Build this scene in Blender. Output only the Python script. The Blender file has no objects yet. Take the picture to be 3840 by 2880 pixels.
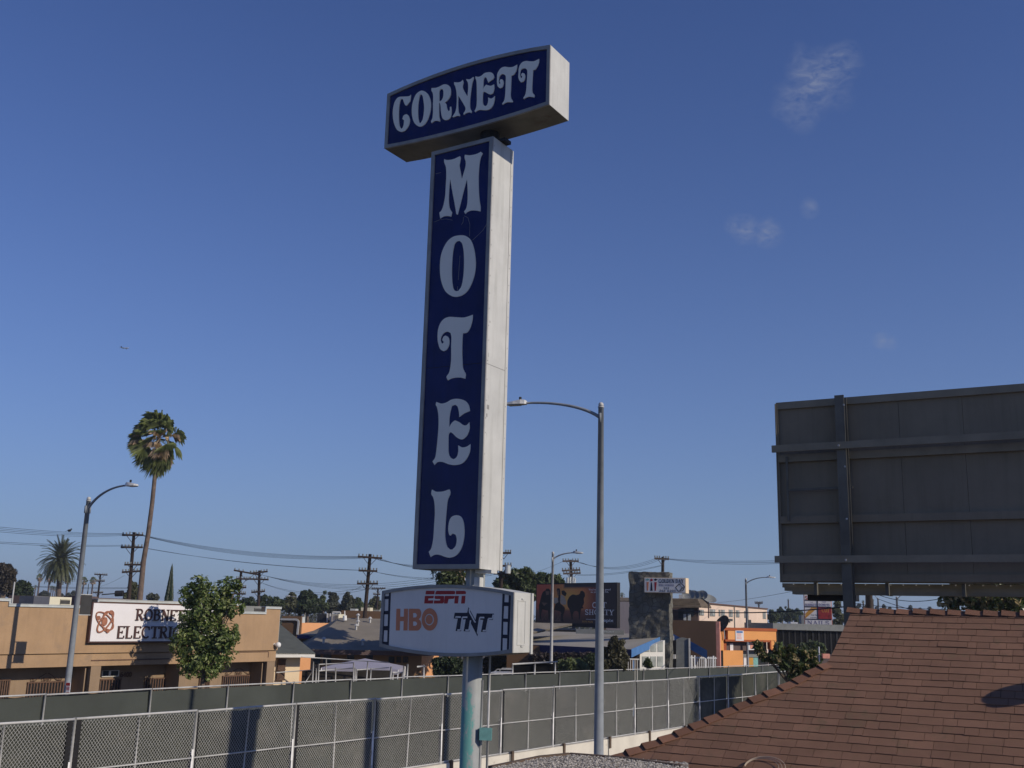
import bpy, math, random
from mathutils import Vector, noise
SC = bpy.context.scene
C = SC.collection
# ------------------------------------------------------------------ camera, sky, sun, exposure
PITCH, ROLL, FPX, CAMZ = math.radians(12.65), math.radians(1.49), 3906.0, 4.9
cd = bpy.data.cameras.new('camera'); cam = bpy.data.objects.new('camera', cd); C.objects.link(cam)
cd.sensor_width = 36; cd.lens = 36 * FPX / 3840; cd.clip_start = .1; cd.clip_end = 20000
from mathutils import Matrix
RM = Matrix.Rotation(math.pi / 2 + PITCH, 3, 'X') @ Matrix.Rotation(ROLL, 3, 'Z')
CAM = Vector((0, 0, CAMZ))
cam.matrix_world = Matrix.Translation(CAM) @ RM.to_4x4()
SC.camera = cam
SUN_EL = math.radians(28); SUN_H = Vector((.866, -.5)).normalized()
SUND = Vector((SUN_H.x * math.cos(SUN_EL), SUN_H.y * math.cos(SUN_EL), math.sin(SUN_EL)))
w = bpy.data.worlds.new('World'); SC.world = w; w.use_nodes = True
nt = w.node_tree; nt.nodes.clear()
sky = nt.nodes.new('ShaderNodeTexSky'); sky.sky_type = 'NISHITA'; sky.sun_disc = False
sky.sun_elevation = SUN_EL; sky.sun_rotation = math.atan2(SUN_H.x, SUN_H.y)
sky.altitude = 0; sky.air_density = 1.0; sky.dust_density = .35; sky.ozone_density = 5.0
bg = nt.nodes.new('ShaderNodeBackground'); bg.inputs[1].default_value = .1
wo = nt.nodes.new('ShaderNodeOutputWorld')
# thin wisps of cloud high in the sky, fixed to sky directions
tc = nt.nodes.new('ShaderNodeTexCoord')
def wmath(op, a, b=None):
    n = nt.nodes.new('ShaderNodeMath'); n.operation = op
    for i, v in enumerate((a, b)):
        if v is None: continue
        if isinstance(v, (int, float)): n.inputs[i].default_value = v
        else: nt.links.new(v, n.inputs[i])
    return n.outputs[0]
def pixdir(px, py):
    return (RM @ Vector(((px - 1920) / FPX, (1440 - py) / FPX, -1))).normalized()
mask = None
for (px, py, rad, amp) in ((3060, 300, .036, .9), (2990, 360, .026, .75), (3130, 245, .024, .9), (3010, 440, .016, .5), (2795, 858, .016, .9), (2880, 872, .016, .8), (2760, 842, .012, .7), (3035, 780, .010, .7), (3310, 1279, .010, .8), (3340, 1283, .009, .6)):
    dv = nt.nodes.new('ShaderNodeVectorMath'); dv.operation = 'DISTANCE'
    nz0 = nt.nodes.new('ShaderNodeTexNoise'); nz0.inputs['Scale'].default_value = 30; nz0.inputs['Detail'].default_value = 3
    nt.links.new(tc.outputs['Generated'], nz0.inputs['Vector'])
    nt.links.new(tc.outputs['Generated'], dv.inputs[0]); dv.inputs[1].default_value = pixdir(px, py)
    dd = wmath('ADD', dv.outputs['Value'], wmath('MULTIPLY', wmath('SUBTRACT', nz0.outputs['Fac'], .5), rad * 1.1))
    m_ = wmath('MULTIPLY', wmath('MAXIMUM', wmath('SUBTRACT', 1, wmath('DIVIDE', dd, rad)), 0), amp)
    mask = m_ if mask is None else wmath('MAXIMUM', mask, m_)
nz = nt.nodes.new('ShaderNodeTexNoise'); nz.inputs['Scale'].default_value = 105; nz.inputs['Detail'].default_value = 10; nz.inputs['Roughness'].default_value = .62
nz.inputs['Distortion'].default_value = .6
mpc = nt.nodes.new('ShaderNodeMapping'); mpc.inputs['Scale'].default_value = (.75, .75, 1.5); mpc.inputs['Rotation'].default_value = (0, .5, 0); nt.links.new(tc.outputs['Generated'], mpc.inputs[0]); nt.links.new(mpc.outputs[0], nz.inputs['Vector'])
cl = wmath('MINIMUM', wmath('MULTIPLY', wmath('MULTIPLY', mask, wmath('MAXIMUM', wmath('SUBTRACT', nz.outputs['Fac'], .33), 0)), 2.1), .6)
mx = nt.nodes.new('ShaderNodeMix'); mx.data_type = 'RGBA'
nt.links.new(cl, mx.inputs[0]); 
sz = nt.nodes.new('ShaderNodeSeparateXYZ'); nt.links.new(tc.outputs['Generated'], sz.inputs[0])
hf = wmath('MULTIPLY', wmath('POWER', 2.718, wmath('MULTIPLY', wmath('MAXIMUM', sz.outputs[2], 0), -5.0)), .85)
hz = nt.nodes.new('ShaderNodeMix'); hz.data_type = 'RGBA'; nt.links.new(hf, hz.inputs[0]); hz.inputs[7].default_value = (2.4, 3.4, 4.85, 1)
tn = nt.nodes.new('ShaderNodeMix'); tn.data_type = 'RGBA'; tn.blend_type = 'MULTIPLY'; tn.inputs[0].default_value = 1; tn.inputs[7].default_value = (.59, .665, 1.03, 1)
nt.links.new(sky.outputs[0], tn.inputs[6]); nt.links.new(tn.outputs[2], hz.inputs[6])
nt.links.new(hz.outputs[2], mx.inputs[6]); mx.inputs[7].default_value = (2.7, 3.1, 4.3, 1)
nt.links.new(mx.outputs[2], bg.inputs[0]); nt.links.new(bg.outputs[0], wo.inputs[0])
sl = bpy.data.lights.new('sun', 'SUN'); sun = bpy.data.objects.new('sun', sl); C.objects.link(sun)
sl.energy = 3.8; sl.angle = math.radians(.55); sl.color = (1, .89, .74)
sun.rotation_euler = (-SUND).to_track_quat('-Z', 'Y').to_euler(); sun.location = (30, -10, 40)
SC.view_settings.view_transform = 'Standard'; SC.view_settings.look = 'None'
SC.view_settings.exposure = -.15; SC.view_settings.gamma = 1
# ------------------------------------------------------------------ where a pixel's sight line meets the place
ZM = dict(zA=(0,1400,2.212), zB=(0,2130,2.212), zC=(800,2000,2.212), z4=(1400,130,2.765), z5=(1400,600,2.07375), z6=(1400,1400,2.07375),
          z7=(1350,2130,2.212), z8=(1800,2050,3.16), z9=(2400,2050,2.765), z10=(2840,1400,2.212), z11=(2840,2100,2.212), z12=(2200,2350,2.212),
          n1=(1400,2170,3.568), n2=(0,2200,4.608), n3=(1980,2160,6.144), n4=(2340,2100,5.267), n5=(2740,2180,4.809), n6=(960,2200,4.424),
          n7=(0,2080,4.608), m1=(2160,2780,2.765), m3=(1400,2080,3.687), m4=(3180,2160,3.352), m5=(1500,2400,2.212), d=(0,0,.57603))
def S(k, x, y):
    a = ZM[k]; return (a[0] + x / a[2], a[1] + y / a[2])
def SL(k, pts): return [S(k, *p) for p in pts]
def ray(p): return RM @ Vector(((p[0] - 1920) / FPX, (1440 - p[1]) / FPX, -1))
def AT(p, Y):
    r = ray(p); return CAM + r * (Y / r.y)
def GZ(p, z):
    r = ray(p); return CAM + r * ((z - CAMZ) / r.z)
def ONP(p, p0, n):
    r = ray(p); return CAM + r * ((p0 - CAM).dot(n) / r.dot(n))
class Wall:
    """an upright plane; u runs along it, z up, n towards the camera side"""
    def __init__(s, p0, d):
        s.p = Vector((p0[0], p0[1], 0)); s.u = Vector((d[0], d[1], 0)).normalized()
        s.n = Vector((s.u.y, -s.u.x, 0))
        if s.n.dot(CAM - s.p) < 0: s.n = -s.n
    def uz(s, p, off=0):
        q = ONP(p, s.p + s.n * off, s.n); return ((q - s.p).dot(s.u), q.z)
    def pt(s, u, z, off=0): return s.p + s.u * u + s.n * off + Vector((0, 0, z))
# ------------------------------------------------------------------ mesh building
class MB:
    def __init__(s): s.v = []; s.f = []
    def add(s, vs, fs):
        b = len(s.v); s.v.extend(Vector(v) for v in vs); s.f.extend(tuple(i + b for i in f) for f in fs)
    def prism(s, pts, ext):
        n = len(pts); ext = Vector(ext); a = [Vector(p) for p in pts]
        s.add(a + [p + ext for p in a], [tuple(range(n)), tuple(range(2 * n - 1, n - 1, -1))] + [(i, i + n, (i + 1) % n + n, (i + 1) % n) for i in range(n)])
    def box(s, c, ax, ay, az):
        c, ax, ay, az = map(Vector, (c, ax, ay, az))
        s.prism([c - ax - ay - az, c + ax - ay - az, c + ax + ay - az, c - ax + ay - az], az * 2)
    def abox(s, x0, y0, z0, x1, y1, z1):
        s.prism([(x0,y0,z0),(x1,y0,z0),(x1,y1,z0),(x0,y1,z0)], (0, 0, z1 - z0))
    def tube(s, pts, r, n=8, caps=True):
        pts = [Vector(p) for p in pts]
        if not hasattr(r, '__len__'): r = [r] * len(pts)
        b = len(s.v); m = len(pts)
        for i, p in enumerate(pts):
            t = (pts[min(i + 1, m - 1)] - pts[max(i - 1, 0)]).normalized()
            a = t.cross(Vector((0, 0, 1)) if abs(t.z) < .9 else Vector((1, 0, 0))).normalized(); c = t.cross(a)
            for k in range(n):
                g = 2 * math.pi * k / n; s.v.append(p + (a * math.cos(g) + c * math.sin(g)) * r[i])
        for i in range(m - 1):
            for k in range(n):
                s.f.append((b + i * n + k, b + i * n + (k + 1) % n, b + (i + 1) * n + (k + 1) % n, b + (i + 1) * n + k))
        if caps:
            s.f.append(tuple(b + k for k in range(n))); s.f.append(tuple(b + (m - 1) * n + k for k in reversed(range(n))))
    def bar(s, a, b, w, h=None):
        a, b = Vector(a), Vector(b); h = h or w; t = (b - a); L = t.length
        if L < 1e-6: return
        t /= L; x = t.cross(Vector((0, 0, 1)) if abs(t.z) < .95 else Vector((0, 1, 0))).normalized(); y = t.cross(x)
        s.box((a + b) / 2, x * w / 2, y * h / 2, t * L / 2)
    def ball(s, c, r, n=10, m=6, sq=(1, 1, 1)):
        c = Vector(c); b = len(s.v)
        for i in range(m + 1):
            th = math.pi * i / m
            for k in range(n):
                g = 2 * math.pi * k / n
                s.v.append(c + Vector((math.sin(th) * math.cos(g) * sq[0], math.sin(th) * math.sin(g) * sq[1], math.cos(th) * sq[2])) * r)
        for i in range(m):
            for k in range(n): s.f.append((b + i * n + k, b + i * n + (k + 1) % n, b + (i + 1) * n + (k + 1) % n, b + (i + 1) * n + k))
    # on walls
    def wrect(s, W, a, b, o0, o1):
        """a, b: opposite corners as pixels; rectangle upright on the wall"""
        (u0, z0), (u1, z1) = W.uz(a), W.uz(b); s.wbox(W, u0, z0, u1, z1, o0, o1)
    def wbox(s, W, u0, z0, u1, z1, o0, o1):
        s.prism([W.pt(u0, z0, o0), W.pt(u1, z0, o0), W.pt(u1, z1, o0), W.pt(u0, z1, o0)], W.n * (o1 - o0))
    def wpoly(s, W, pix, o0, o1):
        s.prism([W.pt(*W.uz(p), o0) for p in pix], W.n * (o1 - o0))
    def wbar(s, W, a, b, wd, o0, o1):
        (u0, z0), (u1, z1) = W.uz(a), W.uz(b); s.ubar(W, u0, z0, u1, z1, wd, o0, o1)
    def ubar(s, W, u0, z0, u1, z1, wd, o0, o1):
        du, dz = u1 - u0, z1 - z0; L = math.hypot(du, dz) or 1; nx, nz_ = -dz / L * wd / 2, du / L * wd / 2
        s.prism([W.pt(u0 + nx, z0 + nz_, o0), W.pt(u1 + nx, z1 + nz_, o0), W.pt(u1 - nx, z1 - nz_, o0), W.pt(u0 - nx, z0 - nz_, o0)], W.n * (o1 - o0))
    def build(s, name, m, parent=None, smooth=False, uv=None):
        base = Vector((0, 0, 0)); q = parent
        while q is not None: base += q.location; q = q.parent
        me = bpy.data.meshes.new(name); me.from_pydata([v - base for v in s.v], [], s.f); me.validate(); me.update()
        if smooth:
            for p in me.polygons: p.use_smooth = True
        me.materials.append(m)
        o = bpy.data.objects.new(name, me); C.objects.link(o)
        if parent is not None: o.parent = parent
        return o
def tag(o, label=None, cat=None, group=None, kind=None):
    if label: o['label'] = label
    if cat: o['category'] = cat
    if group: o['group'] = group
    if kind: o['kind'] = kind
    return o
def thing(name, label, cat, loc, group=None):
    o = bpy.data.objects.new(name, None); C.objects.link(o); o.location = Vector(loc); o.empty_display_size = .3
    return tag(o, label, cat, group)
def base_of(W, u=0, off=0): 
    p = W.pt(u, 0, off); return (p.x, p.y, 0)
def copy_thing(src, loc, label, group=None):
    r = src.copy(); C.objects.link(r); r.location = Vector(loc); r['label'] = label
    if group: r['group'] = group
    for ch in list(src.children):
        c = ch.copy(); C.objects.link(c); c.parent = r
        for g in ch.children:
            e = g.copy(); C.objects.link(e); e.parent = c
    return r
# ------------------------------------------------------------------ materials
def mat(name, col, rough=.8, var=.12, scale=3., bump=0., bscale=40., metal=0., spec=.3, dirt=None, dscale=1.2, island=0., streak=0.):
    m = bpy.data.materials.new(name); m.use_nodes = True; t = m.node_tree; b = t.nodes['Principled BSDF']
    b.inputs['Roughness'].default_value = rough; b.inputs['Metallic'].default_value = metal; b.inputs['Specular IOR Level'].default_value = spec
    co = t.nodes.new('ShaderNodeTexCoord'); last = None
    def rgb(c): return (c[0], c[1], c[2], 1)
    def mixn(fac, a, bcol, mode='MIX'):
        x = t.nodes.new('ShaderNodeMix'); x.data_type = 'RGBA'; x.blend_type = mode
        if isinstance(fac, float): x.inputs[0].default_value = fac
        else: t.links.new(fac, x.inputs[0])
        for i, q in ((6, a), (7, bcol)):
            if isinstance(q, tuple): x.inputs[i].default_value = q
            else: t.links.new(q, x.inputs[i])
        return x.outputs[2]
    def noi(sc, det=5, rough_=.6, sx=None):
        n = t.nodes.new('ShaderNodeTexNoise'); n.inputs['Scale'].default_value = sc; n.inputs['Detail'].default_value = det; n.inputs['Roughness'].default_value = rough_
        if sx:
            mp = t.nodes.new('ShaderNodeMapping'); mp.inputs['Scale'].default_value = sx
            t.links.new(co.outputs['Object'], mp.inputs[0]); t.links.new(mp.outputs[0], n.inputs['Vector'])
        else: t.links.new(co.outputs['Object'], n.inputs['Vector'])
        return n.outputs['Fac']
    def ramp(f, a, b_):
        r = t.nodes.new('ShaderNodeMapRange'); r.inputs[1].default_value = a; r.inputs[2].default_value = b_
        t.links.new(f, r.inputs[0]); return r.outputs[0]
    dark = rgb([c * (1 - var * 1.6) for c in col]); light = rgb([min(1, c * (1 + var)) for c in col])
    last = mixn(ramp(noi(scale), .3, .7), dark, light)
    if island:
        g = t.nodes.new('ShaderNodeNewGeometry')
        rr = t.nodes.new('ShaderNodeMapRange'); rr.inputs[3].default_value = 1 - island; rr.inputs[4].default_value = 1 + island
        t.links.new(g.outputs['Random Per Island'], rr.inputs[0])
        cm = t.nodes.new('ShaderNodeCombineColor')
        for i in range(3): t.links.new(rr.outputs[0], cm.inputs[i])
        last = mixn(1., last, cm.outputs[0], 'MULTIPLY')
    if streak:
        last = mixn(ramp(noi(1., 4, .6, (9, 9, .6)), .48, .75), last, mixn(1., last, (1 - streak, 1 - streak, 1 - streak * 1.1, 1), 'MULTIPLY'))
    if dirt: last = mixn(ramp(noi(dscale, 8, .7), dirt[3], dirt[3] + .12), last, rgb(dirt[:3]))
    t.links.new(last, b.inputs['Base Color'])
    if bump:
        bn = t.nodes.new('ShaderNodeBump'); bn.inputs['Strength'].default_value = min(1, bump); bn.inputs['Distance'].default_value = .02
        t.links.new(noi(bscale, 4), bn.inputs['Height']); t.links.new(bn.outputs[0], b.inputs['Normal'])
    return m
def leafmat(name, col, isl=.45, trans=.25, rough=.5, alt=None, altp=.8):
    m = mat(name, col, rough, .3, .8, island=isl, spec=.35)
    t = m.node_tree; b = t.nodes['Principled BSDF']
    if alt:
        lk = b.inputs['Base Color'].links[0].from_socket
        g = t.nodes.new('ShaderNodeNewGeometry'); gt = t.nodes.new('ShaderNodeMath'); gt.operation = 'GREATER_THAN'; gt.inputs[1].default_value = altp
        fr = t.nodes.new('ShaderNodeMath'); fr.operation = 'FRACT'; ml = t.nodes.new('ShaderNodeMath'); ml.operation = 'MULTIPLY'; ml.inputs[1].default_value = 7.3
        t.links.new(g.outputs['Random Per Island'], ml.inputs[0]); t.links.new(ml.outputs[0], fr.inputs[0]); t.links.new(fr.outputs[0], gt.inputs[0])
        x = t.nodes.new('ShaderNodeMix'); x.data_type = 'RGBA'; t.links.new(gt.outputs[0], x.inputs[0]); t.links.new(lk, x.inputs[6]); x.inputs[7].default_value = (*alt, 1)
        t.links.new(x.outputs[2], b.inputs['Base Color'])
    tr = t.nodes.new('ShaderNodeBsdfTranslucent'); mxs = t.nodes.new('ShaderNodeMixShader'); mxs.inputs[0].default_value = trans
    tr.inputs[0].default_value = (col[0] * 1.6, col[1] * 1.7, col[2] * .8, 1)
    out = t.nodes['Material Output']
    t.links.new(b.outputs[0], mxs.inputs[1]); t.links.new(tr.outputs[0], mxs.inputs[2]); t.links.new(mxs.outputs[0], out.inputs[0])
    return m
M = {}
M['sign_metal'] = mat('sign_metal', (.54,.545,.52), .55, .07, 1.5, dirt=(.34,.3,.24,.66), dscale=3.5, streak=.16)
M['frame_metal'] = mat('frame_metal', (.3,.295,.28), .5, .12, 3, dirt=(.12,.1,.08,.68), dscale=5)
M['blue_face'] = mat('blue_face', (.004,.012,.1), .2, .15, 1.2, spec=.22, streak=.2)
M['letter'] = mat('letter', (.88,.83,.72), .4, .03, 1, dirt=(.6,.58,.54,.7), dscale=3)
M['white_face'] = mat('white_face', (.74,.71,.68), .35, .05, .7, streak=.06)
M['red_print'] = mat('red_print', (.36,.02,.025), .4, .05)
M['orange_print'] = mat('orange_print', (.62,.23,.12), .4, .05)
M['navy_print'] = mat('navy_print', (.008,.012,.035), .35, .05)
M['black'] = mat('black', (.012,.012,.014), .6, .2)
M['bb_dark'] = mat('bb_dark', (.22,.19,.14), .8, .08, 1.1, streak=.12, dirt=(.185,.16,.12,.6), dscale=2)
M['bb_beam'] = mat('bb_beam', (.24,.215,.16), .75, .12, 2, dirt=(.2,.185,.14,.62), dscale=4)
M['bb_steel'] = mat('bb_steel', (.13,.125,.105), .6, .2, 2)
M['galv'] = mat('galv', (.5,.5,.485), .5, .1, 6)
M['lamp_pole'] = mat('lamp_pole', (.25,.275,.3), .7, .1, 5, streak=.12)
M['lamp_head'] = mat('lamp_head', (.6,.6,.58), .5, .05)
M['lens'] = mat('lens', (.35,.36,.34), .15, .05)
M['screen'] = mat('screen', (.042,.046,.036), .75, .22, .45, bump=.25, bscale=25, spec=.25, dirt=(.085,.083,.068,.54), dscale=.6)
M['screen_far'] = mat('screen_far', (.058,.066,.058), .75, .15, .5, bump=.2, bscale=25, spec=.25)
M['concrete_white'] = mat('concrete_white', (.66,.62,.53), .85, .07, 1.5, bump=.2, bscale=30, dirt=(.4,.36,.29,.62), dscale=1.6)
M['wood_brown'] = mat('wood_brown', (.12,.085,.06), .8, .2)
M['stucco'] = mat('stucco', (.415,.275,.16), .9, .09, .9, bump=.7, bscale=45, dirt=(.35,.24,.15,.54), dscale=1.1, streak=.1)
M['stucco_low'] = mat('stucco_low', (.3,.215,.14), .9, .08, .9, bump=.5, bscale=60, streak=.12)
M['cap_white'] = mat('cap_white', (.5,.53,.52), .6, .1)
M['board_white'] = mat('board_white', (.78,.76,.76), .5, .02)
M['maroon'] = mat('maroon', (.09,.045,.04), .5, .1)
M['copper'] = mat('copper', (.36,.15,.09), .5, .15, 5)
M['gate_brown'] = mat('gate_brown', (.13,.075,.05), .6, .2, 8)
M['glass'] = mat('glass', (.05,.06,.065), .1, .2, 1, spec=.6)
M['glass_curtain'] = mat('glass_curtain', (.34,.36,.33), .3, .25, 1.6)
M['white_paint'] = mat('white_paint', (.7,.68,.62), .6, .05)
M['cream'] = mat('cream', (.78,.62,.42), .9, .05, .8, bump=.2)
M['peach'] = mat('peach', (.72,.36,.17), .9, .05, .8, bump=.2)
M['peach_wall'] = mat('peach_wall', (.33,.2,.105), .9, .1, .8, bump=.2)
M['pink_cream'] = mat('pink_cream', (.74,.58,.46), .9, .05, .5, streak=.1)
M['roof_grey'] = mat('roof_grey', (.225,.2,.16), .95, .12, .6, bump=.4, bscale=30)
M['roof_slate'] = mat('roof_slate', (.1,.11,.1), .95, .12, 2, bump=.4, bscale=30)
M['roof_beige'] = mat('roof_beige', (.36,.335,.28), .95, .08, .5, bump=.3, bscale=20)
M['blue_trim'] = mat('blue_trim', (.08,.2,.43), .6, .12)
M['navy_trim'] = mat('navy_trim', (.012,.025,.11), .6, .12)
M['brown_wall'] = mat('brown_wall', (.17,.1,.055), .9, .08, .6, bump=.2)
M['brown_tile'] = mat('brown_tile', (.14,.11,.075), .9, .2, 3)
M['orange_wall'] = mat('orange_wall', (.82,.37,.12), .8, .05, .5)
M['orange_dark'] = mat('orange_dark', (.4,.1,.03), .8, .05)
M['awning_brown'] = mat('awning_brown', (.12,.085,.08), .8, .08)
M['grey_wall'] = mat('grey_wall', (.23,.24,.23), .9, .1)
M['dark_wall'] = mat('dark_wall', (.01,.01,.01), .95, .25, .6, spec=.05)
M['ac_cream'] = mat('ac_cream', (.7,.66,.5), .6, .05)
M['ac_dark'] = mat('ac_dark', (.06,.06,.058), .7, .2, 5)
M['shingle'] = mat('shingle', (.235,.128,.08), .95, .09, 1.8, bump=.6, bscale=150, island=.095, dirt=(.19,.12,.07,.56), dscale=3.5)
M['cap_shingle'] = mat('cap_shingle', (.225,.113,.07), .95, .16, 1.2, bump=.6, bscale=150, island=.18)
M['underlay'] = mat('underlay', (.035,.018,.012), .95, .1)
M['gravel'] = mat('gravel', (.33,.29,.24), .95, .35, 60, bump=1, bscale=90)
M['stones'] = mat('stones', (.42,.39,.34), .9, .15, 30, island=.45)
M['asphalt'] = mat('asphalt', (.05,.05,.05), .95, .15, 3, bump=.3)
M['ground'] = mat('ground', (.09,.08,.065), .95, .2, .3, bump=.3)
M['sidewalk'] = mat('sidewalk', (.24,.225,.2), .95, .1, .8)
M['pole_wood'] = mat('pole_wood', (.05,.035,.028), .9, .2, 3)
M['pole_wood_light'] = mat('pole_wood_light', (.11,.088,.075), .9, .2, 3)
M['wire'] = mat('wire', (.02,.02,.022), .7, .1)
M['trunk'] = mat('trunk', (.16,.12,.09), .95, .25, 4, bump=.6, bscale=20)
M['palm_trunk'] = mat('palm_trunk', (.15,.11,.085), .95, .25, 3, bump=.7, bscale=15)
M['ficus'] = leafmat('ficus', (.12,.165,.05), .55, .35, .4, (.33,.37,.15), .8)
M['leaf_dark'] = leafmat('leaf_dark', (.045,.065,.03), .5, .2)
M['leaf_mid'] = leafmat('leaf_mid', (.08,.105,.045), .5, .25)
M['leaf_far'] = leafmat('leaf_far', (.07,.078,.05), .4, .2)
M['leaf_olive'] = leafmat('leaf_olive', (.095,.1,.045), .45, .25)
M['magnolia'] = leafmat('magnolia', (.08,.11,.045), .6, .15, .3, (.34,.27,.14), .72)
M['palm_green'] = leafmat('palm_green', (.17,.2,.07), .4, .3, .45)
M['palm_dead'] = leafmat('palm_dead', (.5,.38,.27), .35, .2, .8)
M['date_green'] = leafmat('date_green', (.085,.095,.04), .4, .2)
M['cypress'] = leafmat('cypress', (.018,.032,.014), .4, .1)
M['tent'] = mat('tent', (.36,.35,.42), .7, .05)
M['car_white'] = mat('car_white', (.6,.61,.63), .25, .03, spec=.6)
M['bright_white'] = mat('bright_white', (.8,.8,.78), .6, .03)
M['teal'] = mat('teal', (.2,.43,.39), .6, .15, 8)
M['grey_letter'] = mat('grey_letter', (.36,.38,.42), .5)
M['purple_letter'] = mat('purple_letter', (.22,.2,.3), .5)
M['yellow_print'] = mat('yellow_print', (.6,.3,.05), .5)
M['red_box'] = mat('red_box', (.3,.03,.03), .5, .35, 3)
M['salmon'] = mat('salmon', (.75,.33,.24), .7)
M['plane_white'] = mat('plane_white', (.5,.52,.56), .4)
M['bird'] = mat('bird', (.02,.02,.02), .7)
M['warm_white'] = mat('warm_white', (.85,.83,.8), .5)
M['poster_ivory'] = mat('poster_ivory', (.5,.4,.3), .6)
M['poster_dark'] = mat('poster_dark', (.022,.014,.012), .6, .2, 2)
M['poster_skin'] = mat('poster_skin', (.2,.11,.07), .6, .2, 2)
def special_pole():
    m = mat('pole_paint', (.31,.33,.33), .55, .08, 2.5, streak=.15)
    t = m.node_tree; b = t.nodes['Principled BSDF']; lk = b.inputs['Base Color'].links[0].from_socket
    co = t.nodes.new('ShaderNodeTexCoord'); n = t.nodes.new('ShaderNodeTexNoise'); n.inputs['Scale'].default_value = 5.5; n.inputs['Detail'].default_value = 12; n.inputs['Roughness'].default_value = .78
    mp = t.nodes.new('ShaderNodeMapping'); mp.inputs['Scale'].default_value = (2.2, 2.2, .8)
    t.links.new(co.outputs['Object'], mp.inputs[0]); t.links.new(mp.outputs[0], n.inputs['Vector'])
    sp = t.nodes.new('ShaderNodeSeparateXYZ'); t.links.new(co.outputs['Object'], sp.inputs[0])
    r = t.nodes.new('ShaderNodeMapRange'); r.inputs[1].default_value = 4.1; r.inputs[2].default_value = 3.2; r.inputs[3].default_value = -.2; r.inputs[4].default_value = .1
    t.links.new(sp.outputs[2], r.inputs[0])
    r3 = t.nodes.new('ShaderNodeMapRange'); r3.inputs[1].default_value = -.02; r3.inputs[2].default_value = .17; r3.inputs[3].default_value = 0; r3.inputs[4].default_value = -.3
    t.links.new(sp.outputs[0], r3.inputs[0])
    a = t.nodes.new('ShaderNodeMath'); a.operation = 'ADD'; t.links.new(n.outputs['Fac'], a.inputs[0]); t.links.new(r.outputs[0], a.inputs[1])
    a2 = t.nodes.new('ShaderNodeMath'); a2.operation = 'ADD'; t.links.new(a.outputs[0], a2.inputs[0]); t.links.new(r3.outputs[0], a2.inputs[1])
    r2 = t.nodes.new('ShaderNodeMapRange'); r2.inputs[1].default_value = .5; r2.inputs[2].default_value = .56; t.links.new(a2.outputs[0], r2.inputs[0])
    x = t.nodes.new('ShaderNodeMix'); x.data_type = 'RGBA'; t.links.new(r2.outputs[0], x.inputs[0]); t.links.new(lk, x.inputs[6]); x.inputs[7].default_value = (.12,.31,.285,1)
    t.links.new(x.outputs[2], b.inputs['Base Color']); return m
M['pole_paint'] = special_pole()
def stonemat():
    m = mat('rubble_stone', (.155,.15,.125), .9, .25, 1.5, bump=.6, bscale=8)
    t = m.node_tree; b = t.nodes['Principled BSDF']; lk = b.inputs['Base Color'].links[0].from_socket
    co = t.nodes.new('ShaderNodeTexCoord'); v = t.nodes.new('ShaderNodeTexVoronoi'); v.feature = 'DISTANCE_TO_EDGE'; v.inputs['Scale'].default_value = 2.6
    v2 = t.nodes.new('ShaderNodeTexVoronoi'); v2.inputs['Scale'].default_value = 2.6
    t.links.new(co.outputs['Object'], v.inputs['Vector']); t.links.new(co.outputs['Object'], v2.inputs['Vector'])
    r = t.nodes.new('ShaderNodeMapRange'); r.inputs[1].default_value = .01; r.inputs[2].default_value = .06; t.links.new(v.outputs['Distance'], r.inputs[0])
    hs = t.nodes.new('ShaderNodeSeparateColor'); t.links.new(v2.outputs['Color'], hs.inputs[0])
    rr = t.nodes.new('ShaderNodeMapRange'); rr.inputs[3].default_value = .85; rr.inputs[4].default_value = 1.18; t.links.new(hs.outputs[0], rr.inputs[0])
    cm = t.nodes.new('ShaderNodeCombineColor')
    for i in range(3): t.links.new(rr.outputs[0], cm.inputs[i])
    x = t.nodes.new('ShaderNodeMix'); x.data_type = 'RGBA'; x.blend_type = 'MULTIPLY'; x.inputs[0].default_value = 1; t.links.new(lk, x.inputs[6]); t.links.new(cm.outputs[0], x.inputs[7])
    y = t.nodes.new('ShaderNodeMix'); y.data_type = 'RGBA'; t.links.new(r.outputs[0], y.inputs[0]); y.inputs[6].default_value = (.075,.072,.06,1); t.links.new(x.outputs[2], y.inputs[7])
    t.links.new(y.outputs[2], b.inputs['Base Color']); return m
M['shaded_metal'] = mat('shaded_metal', (.2,.19,.15), .7, .2, 1.5, dirt=(.13,.085,.05,.6), dscale=1.6); M['yard_cloth'] = mat('yard_cloth', (.045,.04,.035), .95, .35, 1.5, spec=.05); M['mesh_wire'] = mat('mesh_wire', (.46,.46,.44), .5, .1, 6); M['rubble_stone'] = stonemat(); M['banner_cloth'] = mat('banner_cloth', (.045,.045,.045), .8, .1)
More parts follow.
